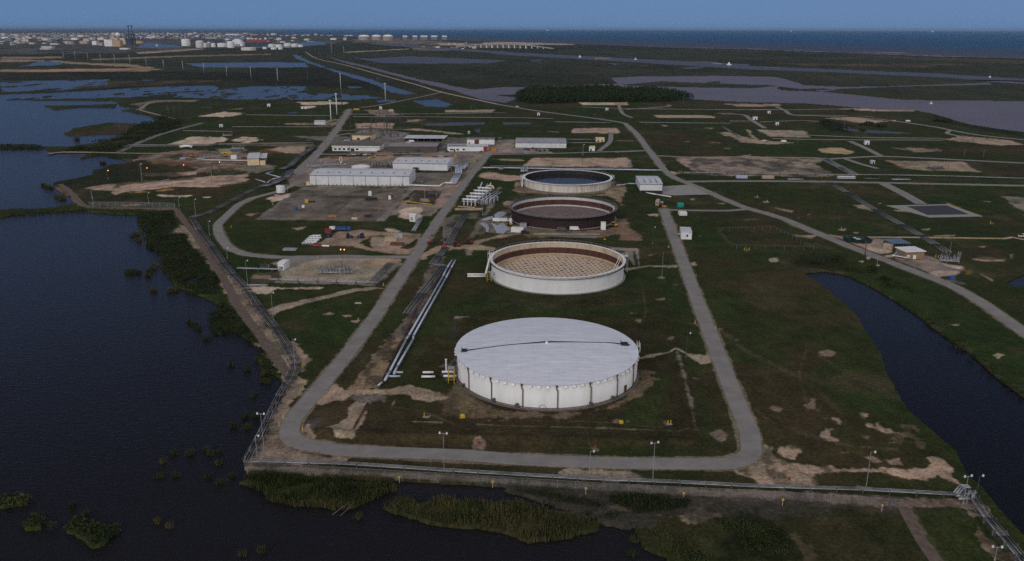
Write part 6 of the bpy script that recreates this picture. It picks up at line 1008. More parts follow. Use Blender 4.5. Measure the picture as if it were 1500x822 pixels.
for s_, lb in (('B2 1302,188', 'red hydrant left of the middle front verge'), ('B3 5,190', 'red hydrant in the middle of the front verge'), ('B3 638,206', 'red hydrant behind the short light pole'), ('B4 353,345', 'red hydrant on a dark pad below the sandy track'), ('B5 1090,745', 'red hydrant low in the eastern field')):
    x, y = Q(s_)[0]; g = G(x, y)
    if 'low in the eastern' in lb: continue
    T = thing('fire_hydrant', lb, 'hydrant', (g.x, g.y, 0), 0, 'red hydrants'); MB().lathe([(.2, 0), (.2, .7), (.26, .75), (.2, .95), (.05, 1.05)], 10).build('barrel', M['red'], T); MB().tube((-.35, 0, .5), (.35, 0, .5), .1, n=6).build('nozzle', M['red'], T)
for s_, lb, q in (('L6 175,802', 'yellow domed box on the grass left below the covered tank', .75), ('B3 777,74', 'yellow domed box in a bare ring right below the covered tank', .6), ('L5 1025,160', 'yellow spill box beside the dirt bank', .7), ('M8 966,745','small blue drum box beside the entrance road',1.3)):
    x, y = Q(s_)[0]; g = G(x, y); T = thing('utility_box', lb, 'utility box', (g.x, g.y, 0)); c_ = M['blue'] if 'blue' in lb else M['yellow']; MB().box(-q, q, -q*.8, q*.8, 0, q*1.1).build('body', c_, T); MB().lathe([(q*.8, q*1.1), (q*.6, q*1.4), (.05, q*1.5)], 12).build('lid', c_, T)
# yellow steps beside the two front tanks
for (x, y, lb, h) in ((661, 561.5, 'yellow step frame over the pipes at the covered tank', 5.0), (716.5, 413, 'yellow step frame over the pipes at the second tank', 4.4)):
    g = G(x, y); T = thing('crossover_stair', lb, 'stair', (g.x, g.y, 0)); 
    for q in (-.95, .95):
        for yy in (0, 2.2): MB().box(q-.09, q+.09, yy-.09, yy+.09, 0, h).build('post', M['yellow'], T)
    for k in range(5): MB().box(-.95, .95, .6 , .9, .8+k*.85, .88+k*.85).build('step', M['yellow'], T)
    MB().box(-1.1, 1.1, -.3, 2.5, h+.003, h+.12).build('top_deck', M['steel'], T)
g = G(653.8, 546); T = thing('vent_stack', 'slim white vent stack beside the covered tank', 'vent pipe', (g.x, g.y, 0)); MB().tube((0,0,0), (0,0,4.6), .3, n=10).build('stack', M['white'], T); MB().lathe([(.3,4.6),(.42,4.7),(.42,5.0),(.1,5.1)], 10).build('cap', M['white'], T)
# ------------------------------------------------------------------ vehicles, machines
def vehicle(name, lb, cat, x, y, rz, body='white', kind='pickup', group=None, sc=1.0):
    g = G(x, y); T = thing(name, lb, cat, (g.x, g.y, 0), rz, group); T.scale = (sc, sc, sc); L_, W_ = (5.6, 2.0) if kind in ('pickup', 'suv', 'van') else (8.5, 2.5)
    def prof(pts, w, nm, mm):
        n = len(pts); v = [(a, -w/2, c) for a, c in pts] + [(a, w/2, c) for a, c in pts]; MB().add(v, [tuple(range(n)), tuple(range(2*n-1, n-1, -1))] + [(i, n+i, n+(i+1) % n, (i+1) % n) for i in range(n)]).build(nm, mm, T)
    B_ = M[body]
    if kind == 'pickup':
        prof([(-2.8,.5),(2.75,.5),(2.8,.9),(2.6,1.15),(1.2,1.2),(-2.8,1.15)], 2.0, 'body', B_); prof([(-.9,1.2),(1.35,1.2),(.6,1.85),(-.7,1.85)], 1.8, 'cab', M['glass']); prof([(-.75,1.85),(.62,1.85),(.5,1.92),(-.65,1.92)], 1.7, 'cab_roof', B_); prof([(-2.6,1.16),(-1.1,1.16),(-1.1,1.2),(-2.6,1.2)], 1.6, 'load_bed', M['dark'])
    elif kind == 'suv':
        prof([(-2.4,.5),(2.4,.5),(2.4,1.1),(1.2,1.2),(-2.4,1.25)], 1.95, 'body', B_); prof([(-2.3,1.25),(1.2,1.2),(.5,1.8),(-2.1,1.85)], 1.8, 'cab', M['glass']); prof([(-2.1,1.85),(.5,1.8),(.4,1.9),(-2.0,1.92)], 1.7, 'cab_roof', B_)
    elif kind == 'van':
        prof([(-2.8,.45),(2.8,.45),(2.8,1.2),(2.1,2.2),(-2.8,2.3)], 2.0, 'body', B_); prof([(2.12,1.3),(2.7,1.3),(2.15,2.1)], 2.02, 'windscreen', M['glass'])
    elif kind == 'truck':
        prof([(2.2,.6),(4.3,.6),(4.3,1.7),(3.9,2.7),(2.2,2.7)], 2.4, 'cab', B_); prof([(3.95,1.8),(4.32,1.8),(3.98,2.6)], 2.42, 'windscreen', M['glass']); prof([(-4.2,.9),(2.0,.9),(2.0,1.15),(-4.2,1.15)], 2.5, 'flat_bed', M['steeld']); prof([(-4,1.16),(1.8,1.16),(1.8,2.4),(-4,2.4)], 2.4, 'load', B_)
    elif kind == 'tanker':
        prof([(2.6,.6),(4.3,.6),(4.3,1.7),(3.9,2.7),(2.6,2.7)], 2.4, 'cab', B_); m = MB(); m.tube((-4.3,0,2.0), (2.3,0,2.0), 1.15, n=14); m.build('tank', M['white'], T, False); prof([(-4.3,.8),(2.6,.8),(2.6,1.0),(-4.3,1.0)], 1.2, 'chassis', M['dark'])
    elif kind == 'tractor':
        prof([(-1.2,.8),(2.2,.8),(2.2,1.6),(.4,1.7),(-1.2,1.7)], 1.2, 'body', B_); prof([(-1.2,1.7),(.3,1.7),(.1,2.9),(-1.1,2.9)], 1.5, 'cab', M['glass']); prof([(-1.3,2.9),(.3,2.9),(.2,3.05),(-1.2,3.05)], 1.6, 'cab_roof', B_)
    elif kind == 'excavator':
        for q in (-1, 1): MB().box(-2, 2, q*1.1-.3, q*1.1+.3, 0, .8).build('track', M['tyre'], T)
        MB().box(-1.8, 1.4, -1.3, 1.3, .9, 2.1).build('body', B_, T); MB().box(0, 1.5, -1.3, -.2, 2.1, 3.1).build('cab', M['glass'], T); MB().path([(1.2,.4,1.8),(3.6,.4,4.3),(5.6,.4,2.6)], .24, 6).build('boom', B_, T); MB().path([(5.6,.4,2.6),(5.3,.4,1.0)], .2, 6).build('arm', B_, T); MB().box(4.8,5.8,-.1,.9,.3,1.1).build('bucket', M['steeld'], T)
    elif kind == 'lift':
        MB().box(-1.4, 1.4, -.9, .9, .5, 1.1).build('chassis', B_, T); MB().path([(-.8,0,1.1),(.9,0,2.2),(-.6,0,3.2),(1.3,0,4.0)], .2, 6).build('boom', B_, T); MB().box(1.0, 2.0, -.6, .6, 3.9, 4.9).build('basket', M['steeld'], T)
    if kind not in ('excavator',):
        wx = {'pickup': (-1.8, 1.8), 'suv': (-1.5, 1.5), 'van': (-1.9, 1.9), 'truck': (-3.2, -2.2, 3.2), 'tanker': (-3.4, -2.4, 3.3), 'tractor': (-.6, 1.7), 'lift': (-.9, .9)}[kind]
        for wx_ in wx:
            r = .42 if kind not in ('tractor', 'truck', 'tanker') else (.85 if kind == 'tractor' and wx_ < 0 else .55); w = 1.0 if kind != 'truck' and kind != 'tanker' else 1.15
            for q in (-1, 1): MB().tube((wx_, q*w-.14, r), (wx_, q*w+.14, r), r, n=12).build('wheel', M['tyre'], T)
    return T
V = [('parked_pickup','dark pickup at the head of the eastern perimeter road','pickup',969.5,301.5,1.6,'steeld','pickup'),('parked_pickup','white pickup beside the eastern sand patch','pickup',1119,207,.1,'white','pickup'),('parked_pickup','silver pickup parked just right of another on the sand patch','pickup',1124.5,208,.1,'steel','pickup'),('parked_van','white van at the right end of the eastern sand patch','van',1148,208.5,.2,'white','van'),
 ('moving_van','white van driving on the bay-side road','van',1330,178.6,-.1,'white','van'),('moving_car','pale car driving on the levee road','car',758,157,-.4,'white','suv'),('parked_suv','dark car standing on the dirt bank left of the white tankers','car',769,342.5,.1,'dark','suv'),('tank_truck','white tanker truck at the foot of the dark red tank','tanker truck',823,338.5,0,'steeld','van'),('box_truck','white flatbed truck at the foot of the dark red tank','truck',841.5,337.5,0,'white','van'),
 ('parked_van','white van with dark windows beside the grey sheets','van',728.5,325,0,'white','van'),('parked_van','second white van beside the grey sheets','van',738,325,0.1,'white','van'),('forklift','yellow machine below the white vans','forklift',745.5,331,.2,'yellow','tractor'),('forklift','yellow machine at the right foot of the dark red tank','forklift',899,332.5,.2,'yellow','tractor'),
 ('boom_lift','orange boom lift at the road crossing','boom lift',629.5,357,.5,'red','lift'),('boom_lift','red boom lift on the dirt crossing right of the trench','boom lift',651,364,2.6,'red','lift'),('red_loader','red machine on the dirt crossing, left of two','loader',668,361.5,.3,'red','tractor'),('red_loader','red machine with a dark load on the dirt crossing, right of two','loader',687,357.5,.3,'red','tractor'),
 ('blue_tractor','blue machine below the red box in the equipment yard','tractor',482,348,1.4,'blue','tractor'),('blue_tractor','blue machine left of two in the equipment yard','tractor',511,349,.4,'blue','tractor'),('blue_tractor','blue machine right of two in the equipment yard','tractor',529.5,349,2.6,'blue','tractor'),('flat_trailer','low blue flat trailer at the top of the equipment yard','truck',503,338.5,0,'blue','truck'),
 ('excavator','orange excavator in the construction lot','excavator',281,230,.3,'orange','excavator'),('excavator','yellow excavator beside the white cylinder in the construction lot','excavator',330,230,2.8,'yellow','excavator'),('tank_truck','white tank truck on the western rack road','tanker truck',275,217,0,'white','tanker'),('parked_van','white van just left of the tank truck','van',268,216.5,0,'white','van'),
 ('parked_car','silver car left of the office cars','car',512,228.2,.2,'steel','suv'),('parked_car','white car second from left before the office','car',517,227.8,.3,'white','suv'),('parked_car','red-brown car in the middle of the office row','car',531.5,227.6,.2,'rust','suv'),('parked_car','white pickup between two dark cars before the office','pickup',536,227.8,.2,'white','pickup'),('parked_car','grey car fifth before the office','car',541,227.8,.2,'steel','suv'),('parked_car','black car at the right end of the office row','car',546,227.2,.2,'dark','suv'),
 ('parked_truck','blue truck leftmost before the warehouse','truck',769,219.5,1.4,'blue','pickup'),('parked_truck','black truck second before the warehouse','truck',774,220,1.4,'dark','pickup'),('parked_truck','red truck before the warehouse','truck',780,218.5,1.5,'red','pickup'),('parked_truck','grey truck fourth before the warehouse','truck',786,221,1.5,'steeld','pickup'),('parked_truck','black truck fifth before the warehouse','truck',791,222,1.5,'dark','pickup'),('parked_truck','dark truck rightmost before the warehouse','truck',797.5,221.5,1.5,'dark','suv'),
 ('box_van','white van parked in front of the open shed','van',603,208.5,0,'white','van'),('parked_car','white car in front of the open shed','car',598,210,0,'white','suv'),('forklift','yellow forklift under the right end of the open shed','forklift',648,207.5,0,'yellow','tractor'),('parked_car','dark car right of the brown workshop','car',644,215,.4,'dark','suv'),('parked_car','dark blue car above the one beside the workshop','car',645,212,.4,'blue','suv'),('parked_car','grey car at the right end of the open shed','car',656,207.5,.3,'steel','suv'),
 ('parked_pickup','white pickup at the edge of the far right bare lot','pickup',1499,347.5,.2,'white','pickup'),('dump_trailer','dark trailer parked beside the kiosk yard in the switchyard lot','trailer',598,205,0,'dark','truck'), ('parked_car','white pickup at the corner of the cream building lot','pickup',508,206.5,.5,'white','pickup')]
for v in V: vehicle(*v, group='vehicles and machines')
def crate(name, lb, cat, x, y, sx_, sy_, sz_, mm, rz=0, group=None, lid=True):
    g = G(x, y); T = thing(name, lb, cat, (g.x, g.y, 0), rz, group); MB().box(-sx_/2, sx_/2, -sy_/2, sy_/2, 0, sz_).build('body', M[mm], T)
    if lid: MB().box(-sx_/2-.06, sx_/2+.06, -sy_/2-.06, sy_/2+.06, sz_+.003, sz_+.1).build('lid', M[mm], T)
    return T
CR_ = [('equipment_box','red box above the blue machine in the equipment yard',480.5,341,3.5,2.5,2.2,'red'),('equipment_box','two-tone white box at the top of the equipment yard',487,335.5,3,2,1.4,'white'),('equipment_box','white pump unit on the gravel yard, left of a long dark box',542,286.5,2.2,2,3,'white'),('dark_skid','long dark blue box on the gravel yard',544,293.5,8,3,1.6,'dark'),('equipment_box','small white unit right on the gravel yard',571,292,1.6,1.4,2.4,'white'),('equipment_box','small black unit right on the gravel yard',573,288.5,2,1.4,1.2,'dark'),
 ('equipment_box','yellow tank on the gravel bank',449.5,297,2.2,2.2,2.2,'yellow'),('equipment_box','white barrel box left on the gravel bank',444.5,304,1.5,1.5,1.5,'white'),('equipment_box','blue-grey box at the left of the gravel bank',433.5,308.5,1.6,1.6,2.2,'blue'),('dark_skid','black hoses and box beside the yellow tank',456,296.5,5,2,.8,'dark'),('timber_pile','short yellow timbers at the south edge of the gravel yard, left',487,317.5,5,1.5,.7,'orange'),('timber_pile','short yellow sheet at the south edge of the gravel yard, right',519.5,321,3.5,1.6,.7,'cream'),('timber_pile','dark scrap pile at the south edge of the gravel yard',539,318,4,2,1.2,'dark'),
 ('equipment_box','beige open crate on the sandy mound',573,352.5,7,4,1.6,'beige'),('equipment_box','rusty flat load below the beige crate',582,359,7,3,1.2,'rust'),('equipment_box','grey pallet heap beside the beige crate',585,347.5,4,3,2.2,'tarp'),('equipment_box','white storage drum at the foot of the dark red tank',883.5,336,2.8,2.8,4.2,'white'),('equipment_box','white and red compressor unit left of the dark red tank',758,339.5,7,3.5,2.4,'white'),('equipment_box','grey generator at the left foot of the dark red tank',766.5,332.5,4,2.5,2.2,'steel'),('equipment_box','white pump beside the yellow machine',747.5,327.5,1.8,1.8,3,'white'),
 ('equipment_box','grey manway frame on the grass below the pipe segments',425,366,7,3.5,.6,'steel'),('equipment_box','round-cornered white tank of the construction lot',343,233,5,3,3.4,'white'),('equipment_box','yellow trench box in the construction lot',333,224.5,9,2.5,1.2,'yellow'),('equipment_box','grey heap in the western part of the construction lot',269,233,5,4,1.2,'tarp'),('equipment_box','grey plates left of the equipment group',295,233,7,4,.9,'steel'),('equipment_box','grey tanks north of the trench box',347,222,10,5,1.6,'steeld'),('equipment_box','orange frame beside the cream warehouse',358,232.5,5,4,1.4,'rust'),
 ('scrap_crate','brown timber heap at the end of the red-door office',722,221,7,3,2.2,'orange'),('equipment_box','yellow and white tank truck body near the marsh monopole',451,169,0.1,.1,.1,'yellow'),('equipment_box','yellow flat shelter at the end of the western road',522.5,161,8,4,1.6,'yellow'),('equipment_box','red fittings at the top of the perimeter road',973,303.2,3,1.5,.7,'orange'),('equipment_box','white blue-lidded tank in the pump house yard',968.5,299,2,2,1.6,'pipeb'),('dark_skid','grey pump skid beside the canal mid field',1289,485,.1,.1,.1,'dark')]
for c in CR_:
    if c[4] > .2: crate(c[0], c[1], 'equipment', *c[2:8], rz=R_.uniform(-.2, .2))
for i, (s_, L_, D_, H_, mm, lb) in enumerate((('M3 345,408', 22, 3, 1.2, 'orange', 'rust-orange timber stack left in the yard'), ('M3 565,405', 9, 3, 1.2, 'yellow', 'yellow timber stack south of the parked cars'), ('M3 655,390', 19, 3, 1.4, 'orange', 'orange timber stack in front of the brown workshop'), ('M3 960,412', 14, 3.5, 1.4, 'rust', 'brown scaffold pile left of the orange one'), ('M3 1030,405', 12, 3.5, 2, 'orange', 'bright orange scaffold pile in the yard'), ('M3 1100,398', 10, 3, 1.6, 'beige', 'tan plank pile between the orange ones'), ('M3 1165,392', 14, 3, 1.2, 'yellow', 'flat yellow stack before the red-door office'), ('M3 1090,412', 9, 3, 1, 'steel', 'grey pipe pile in front of the planks'))):
    x, y = Q(s_)[0]; g = G(x, y); T = thing('timber_stack', lb, 'material stack', (g.x, g.y, 0), 0, 'stacks of material in the yard')
    for k in range(6): a = R_.uniform(-.3, .3)*L_; l = L_*R_.uniform(.35, .6); MB().box(a-l/2, a+l/2, -D_/2+D_*k/6, -D_/2+D_*(k+.8)/6, 0, H_*R_.uniform(.5, 1)).build('bundle', M[mm] if k % 3 else M['rust'], T)
k = 0
ORD = ['first','second','third','fourth']
for row in range(4):
    for q in range(4 if row < 3 else 3):
        x = 447 + row*4.2 + q*3.3*.98; y = 357.2 - q*3.1 - row*.05; g = G(x, y); T = thing('pipe_segment', ORD[q] + ' white coated pipe length from the front in the ' + ORD[row] + ' row from the left', 'pipe length', (g.x, g.y, 0), .95, 'white pipe lengths laid in rows')
        m = MB(); m.tube((-1.9, 0, .62), (1.9, 0, .62), .62, n=14); m.build('barrel', M['white'], T, False)
        for e in (-1, 1): MB().tube((e*1.9, 0, .62), (e*2.0, 0, .62), .68, n=14).build('end_flange', M['steel'], T)
for i, (x, y, lb) in enumerate(((461, 360.2, 'left red pipe length below the white rows'), (466, 361.2, 'right red pipe length below the white rows'), (476.5, 361.5, 'small white pipe length right of the red ones'))):
    g = G(x, y); T = thing('pipe_segment', lb, 'pipe length', (g.x, g.y, 0), -.15); MB().tube((-2.2, 0, .5), (2.2, 0, .5), .5, n=12).build('barrel', M['red'] if i < 2 else M['white'], T); MB().tube((-2.25, 0, .5), (-2.35, 0, .5), .58, n=12).build('end_flange', M['steel'], T)
# plastic sheets spread out beside the dark red tank
for s_, lb in (('N8 375,190 425,165 470,156 482,178 430,190 400,193', 'thin grey sheet, upper left beside the dark red tank'), ('N8 482,150 520,122 560,120 592,132 560,160 520,176 490,176', 'crumpled grey sheet nearest the dark red tank'), ('N8 358,215 400,212 430,228 442,255 436,290 418,286 412,258 385,235', 'curled grey sheet lowest on the grass'), ('N8 455,212 480,225 505,250 530,225 560,215 590,240 622,268 590,282 565,302 505,297 480,250', 'largest grey sheet with ragged edges')):
    p = W2(Q(s_)); n = len(p); c = Vector((sum(a for a, _ in p)/n, sum(b_ for _, b_ in p)/n, 0)); v = [(a-c.x, b_-c.y, .35) for a, b_ in p] + [(a-c.x, b_-c.y, .05) for a, b_ in p] + [(0, 0, .9)]
    f = [(i, (i+1) % n, 2*n) for i in range(n)] + [(n+i, n+(i+1) % n, (i+1) % n, i) for i in range(n)]; o = bb('plastic_sheet', v, f, M['tarp']); o.location = c; tag(o, lb, 'plastic sheet', 'grey sheets beside the dark red tank')
# ------------------------------------------------------------------ far town, port and ships
pal = [('pale', (.62,.60,.58)), ('cream', (.55,.45,.33)), ('grey', (.30,.31,.34)), ('rose', (.45,.33,.29)), ('white', (.75,.75,.76)), ('dim', (.17,.18,.21))]
tm = [mat('town_' + a, c, .7, scale=.05) for a, c in pal]; rfm = [mat('town_roof_' + str(i), c, .8, scale=.05) for i, c in enumerate(((.24,.23,.24), (.42,.41,.42), (.15,.14,.15)))]
protos = []
for i in range(8):
    w = 12 + 5*(i % 3); d = 12; h = 6 + 2*(i % 4); m = MB()
    m.box(-w, w, -d, d, 0, h)
    if i % 2: m.add([(-w-.5,-d-.5,h),(w+.5,-d-.5,h),(w+.5,d+.5,h),(-w-.5,d+.5,h),(-w+2,0,h+4),(w-2,0,h+4)], [(0,1,5,4),(2,3,4,5),(1,2,5),(3,0,4),(0,3,2,1)])
    else: m.box(-w-.3, w+.3, -d-.3, d+.3, h+.003, h+1); m.box(-w*.4, 0, -4, 4, h+1.003, h+3)
    o = bb('town_house', m.v, m.f, [tm[[0,4,2,1,4,3,5,0][i]], rfm[i % 3]])
    for p in list(o.data.polygons)[6:]: p.material_index = 1
    protos.append(o); S.collection.objects.unlink(o)
R2 = random.Random(21)
def town(n, x0, x1, y0, y1, lb, grp, smin=.8, smax=1.6, rise=0.0):
    for k in range(n):
        u = R2.random(); x = x0 + (x1 - x0)*u; y = y0 + (y1 - y0)*R2.random()**1.0 + rise*u
        g = G(x, y); o = protos[R2.randrange(8)].copy(); S.collection.objects.link(o); s = R2.uniform(smin, smax)*(1 if R2.random() < .88 else 1.7)*mpp(g.x, g.y)/9.5
        o.location = (g.x, g.y, -.2); o.rotation_euler = (0, 0, R2.uniform(-.5, .5)); o.scale = (s*R2.uniform(.6, 1.5), s, s*R2.uniform(.7, 1.2))
        tag(o, lb, 'building', grp)
town(200, -40, 362, 48.8, 55.5, 'small building among the crowded roofs of the town on the left skyline', 'far town buildings', .45, 1.15)
town(55, -20, 150, 56, 66, 'low plant building in the industrial area left of the far cranes', 'far industrial buildings', 1.0, 2.2)
town(32, 345, 520, 50.4, 52.2, 'beach house in the thin pale row in front of the far sea', 'far beach houses', .7, 1.1, 1.0)
town(18, 330, 455, 56, 64, 'low building between the white port tanks and the red ship', 'far port buildings', .8, 1.4)
town(14, 620, 700, 68, 71, 'shed on the near bank of the channel below the bridge', 'far channel sheds', .7, 1.2, 1.2); town(10, 655, 735, 62.5, 65, 'low pale building on the far shore behind the bridge', 'far shore buildings', .8, 1.4, 1.5)
tv, tq = [], []
for k in range(1500):
    u = R2.random(); x = -60 + 430*u; y = 48.6 + 8.5*R2.random()**1.3; g = G(x, y); s = mpp(g.x, g.y); w, dd, h = s*R2.uniform(.25, .9), s*R2.uniform(.5, 1.5), s*R2.uniform(.18, .5)
    k0 = len(tv); tv += [(g.x+a*w, g.y+b_*dd, c_) for c_ in (-.5, h) for a, b_ in ((-1,-1),(1,-1),(1,1),(-1,1))]; tq += [tuple(k0+i for i in q) for q in ((4,5,6,7),(0,1,5,4),(1,2,6,5),(2,3,7,6),(3,0,4,7))]
o = bb('town_roofs', tv, tq, [tm[4], tm[1], tm[2], tm[3], rfm[0]]); tag(o, 'countless tiny roofs filling the town behind its nearer houses', None, None, 'stuff')
for i, p in enumerate(o.data.polygons): p.material_index = (i//5*7) % 5
def fbox(name, lb, cat, x0, x1, yb, yt, mm, dep=40, roof=None, group=None, taper=0):
    a, b_ = G(x0, yb), G(x1, yb); L = (b_-a).length; c = (a+b_)/2; H = top_z(x0, yt, a); T = thing(name, lb, cat, (c.x, c.y + dep/2, 0), 0, group)
    MB().box(-L/2, L/2, -dep/2, dep/2, 0, H).build('wall', mm, T); MB().box(-L/2-1, L/2+1, -dep/2-1, dep/2+1, H+.01, H+1.5).build('roof', roof or rfm[1], T); return T, L, H
whm, crm, grm, navy = tm[4], tm[1], tm[2], mat('navy_crane_paint', (.02, .05, .10), .6, scale=.1)
for x0, x1, yb, yt, mm, lb in ((153,165,68,58,whm,'bright white block left in the cream works'), (163,173,66,56,crm,'cream block in the middle of the works'), (165,177,68.5,59.5,mat('ochre_block',(.45,.32,.2),.7,scale=.05),'ochre block at the front of the works'), (176,184,65,56,crm,'tall cream block right in the works'), (161,168,61,52.5,tm[3],'stepped cream tower behind the works'), (135,141.5,66,60,whm,'lone white silo block left of the works'), (144,150,67,63,tm[3],'low pinkish shed left of the works'),
    (2,12,57,54,whm,'white slab building at the far left edge'), (19,27,57.5,54.5,tm[3],'dull pink slab building at the far left'), (104,113,58.5,55.5,whm,'white hall left of the lone silo block'), (116,128,64,60.5,tm[3],'long pinkish hall in the industrial area'), (95,104,64,61.5,whm,'white low hall in the industrial area'), (60,76,70,68,tm[0],'upper of two long pale sheds at the marsh edge'), (58,74,72.5,71,tm[0],'lower of two long pale sheds at the marsh edge'),
    (198,208,64,60.5,mat('ochre_barge',(.5,.3,.12),.7,scale=.05),'ochre shed at the foot of the cranes'), (484,492,58.5,56,whm,'white hall between the town and the sea tanks'), (503,507,59,55.5,crm,'small beige tower near the sea tanks'), (222,226,56,53,whm,'white hall right of the cranes'), (175,187,72.5,70.5,whm,'flat white shed below the works'), (300,318,57,54.5,grm,'dark grey hall behind the white port tanks'),(215,223,56,54,whm,'white halls beside the cranes'),(330,350,51.5,49.8,whm,'pale long hall on the town skyline'), (36,46,56.5,55,whm,'small white hall right of the dull pink slab')):
    fbox('far_building', lb, 'building', x0, x1, yb, yt, mm)
def ftank(lb, x0, x1, yb, yt, mm, dome=.15, group='white port tanks'):
    g = G((x0+x1)/2, yb); r = (x1-x0)/2*mpp(g.x, g.y); H = top_z((x0+x1)/2, yt, g); T = thing('port_tank', lb, 'storage tank', (g.x, g.y + r, 0), 0, group)
    MB().lathe([(r, 0), (r, H*(1-dome))], 32).build('shell', mm, T, True); MB().lathe([(r+.3, H*(1-dome)), (r*.75, H*(1-dome*.35)), (r*.35, H*(1-dome*.08)), (.5, H)], 32).build('roof', whm, T, True)
tn = mat('concrete_tank', (.34, .28, .26), .8, scale=.03)
for x0, x1, yb, yt, lb, mm in ((264.8,276,67.5,57,'tallest white tank, leftmost in the port',whm),(286,296,70,59.5,'grey-white tank second from left in the port',tm[0]),(297,302.5,69.5,63,'small white tank third from left in the port',whm),(303,308,69.5,61.5,'narrow grey tank fourth from left in the port',tm[2]),(309,314.5,69,63,'small white tank fifth from left in the port',whm),(317,330,69,63,'broad low white tank in the middle of the port',whm),(332,341.5,70,60.5,'tall white tank beside the arched roof',whm),(351,371,74,69.5,'very low wide tank right of the arched roof',tm[0]),
    (524,540,59,51,'brown domed gas tank, left of three by the sea',tn),(543.5,557.5,59,51,'brown domed gas tank, middle of three by the sea',tn),(560,574.5,59.5,50.8,'brown domed gas tank, right of three by the sea',tn),(392,402,69,64.5,'white tank left in the right-hand port cluster',whm),(403,412,69.5,65,'white tank second in the right-hand port cluster',whm),(415,425,68,63,'wide white tank third in the right-hand port cluster',whm),(426,435,68.5,64,'white tank fourth in the right-hand port cluster',whm),(436,443,69,65.5,'white tank at the right end of the port cluster',whm),(384,390,72,69,'small white tank low in the right-hand port cluster',whm),(396,404,72.5,69.5,'second small white tank low in the right-hand port cluster',whm),(25,28.5,59,56,'small white dome tank at the far left',whm),(407,413,72.5,69.5,'third small white tank low in the right-hand port cluster',whm)): ftank(lb, x0, x1, yb, yt, mm, .3 if 'domed' in lb or 'dome' in lb else .12, 'white port tanks' if mm is not tn else 'gas tanks by the sea')
g = G(173.5, 60); r = 3*mpp(g.x, g.y); T = thing('sphere_tank', 'white sphere perched above the cream works', 'sphere tank', (g.x, g.y, 0)); zc = top_z(173.5, 51.3, g); MB().lathe([(r*math.sin(a)+.01, zc - r*math.cos(a)) for a in np.linspace(0, math.pi, 14)], 20).build('sphere', whm, T, True); MB().tube((0,0,0), (0,0,zc-r*.9), r*.45, n=12).build('stem', crm, T)
g = G(344, 68); s = mpp(g.x, g.y); T = thing('arched_store', 'huge white arched store roof behind the port tanks', 'store', (g.x, g.y + 60, 0)); m = MB(); pr = [(-s*8, 0)] + [(-s*8*math.cos(a), s*9.5*math.sin(a)) for a in np.linspace(.25, math.pi, 12)]; n = len(pr)
m.add([(a, -25, c) for a, c in pr] + [(a, 25, c) for a, c in pr], [tuple(range(n-1, -1, -1)), tuple(range(n, 2*n))] + [(i, (i+1) % n, n+(i+1) % n, n+i) for i in range(n)]); m.build('shell', whm, T); MB().box(-s*7, s*5, -26, -25.1, 0, s*3).build('front_opening', grm, T)
for x, lb in ((190.5, 'dark blue ship crane, left of the tall pair'), (195.5, 'dark blue ship crane, right of the tall pair')):
    g = G(x, 65); s = mpp(g.x, g.y); H = top_z(x, 51, g); Ht = top_z(x, 37.5, g); T = thing('ship_crane', lb, 'crane', (g.x, g.y, 0), 0, 'pair of ship cranes')
    for q in (-1, 1):
        for e in (-1, 1): MB().box(q*s*2-2, q*s*2+2, e*14-2, e*14+2, 0, H).build('leg', navy, T)
    MB().box(-s*2.3, s*2.3, -16, 16, H, H+s*1.2).build('portal', navy, T); MB().box(-s*2, s*2, -12, 12, H*.5, H*.58).build('tie_beam', navy, T); MB().tube((0, 0, H+s), (s*.3, 0, Ht), s*.45, s*.35, 8).build('boom', navy, T); MB().box(-s*.3, s*1.0, -6, 6, Ht-s*1.5, Ht+s*.2).build('boom_head', navy, T); MB().box(-s*2, s*.8, -14, 14, H+s*1.21, H+s*2.6).build('machine_house', tm[5], T)
for i, (x0, x1, lb) in enumerate(((590,596.5,'first'),(604.5,611,'second'),(616,626,'third'),(631.5,640.5,'fourth'),(647.5,654.5,'fifth'))):
    T, L, H = fbox('gas_plant_hall', lb + ' raised white roof from the left in the row by the sea', 'industrial hall', x0, x1, 58.5, 54, tm[5], 50, whm, 'white-roofed halls by the sea')
    T2 = MB().box(-L/2, L/2, -26, 26, H+1.6, H+12).build('roof_cover', whm, T)
# red ship
g = G(377, 61.2); s = mpp(g.x, g.y); T = thing('cargo_ship', 'long red ship moored behind the port tanks', 'ship', (g.x, g.y, 0)); L = s*14.3; hh = s*3.2
m = MB(); o_ = [(-L, -14), (L*.9, -14), (L, 0), (L*.9, 14), (-L, 14)]; n = 5; m.add([(a*.96, b_*.9, -1) for a, b_ in o_] + [(a, b_, hh) for a, b_ in o_], [tuple(range(n)), tuple(range(2*n-1, n-1, -1))] + [(i, n+i, n+(i+1) % n, (i+1) % n) for i in range(n)]); m.build('hull', mat('ship_red', (.36, .05, .06), .6, scale=.05), T)
for x_, w_, h_ in ((.80, .09, 2.2), (-.8, .14, 1.6), (-.1, .1, 1.2), (-.45, .08, 1.2), (.3, .1, 1.0)): MB().box(L*(x_-w_), L*(x_+w_), -11, 11, hh+.1, hh+s*h_).build('superstructure' if x_ > .7 else 'deck_tank', whm, T)
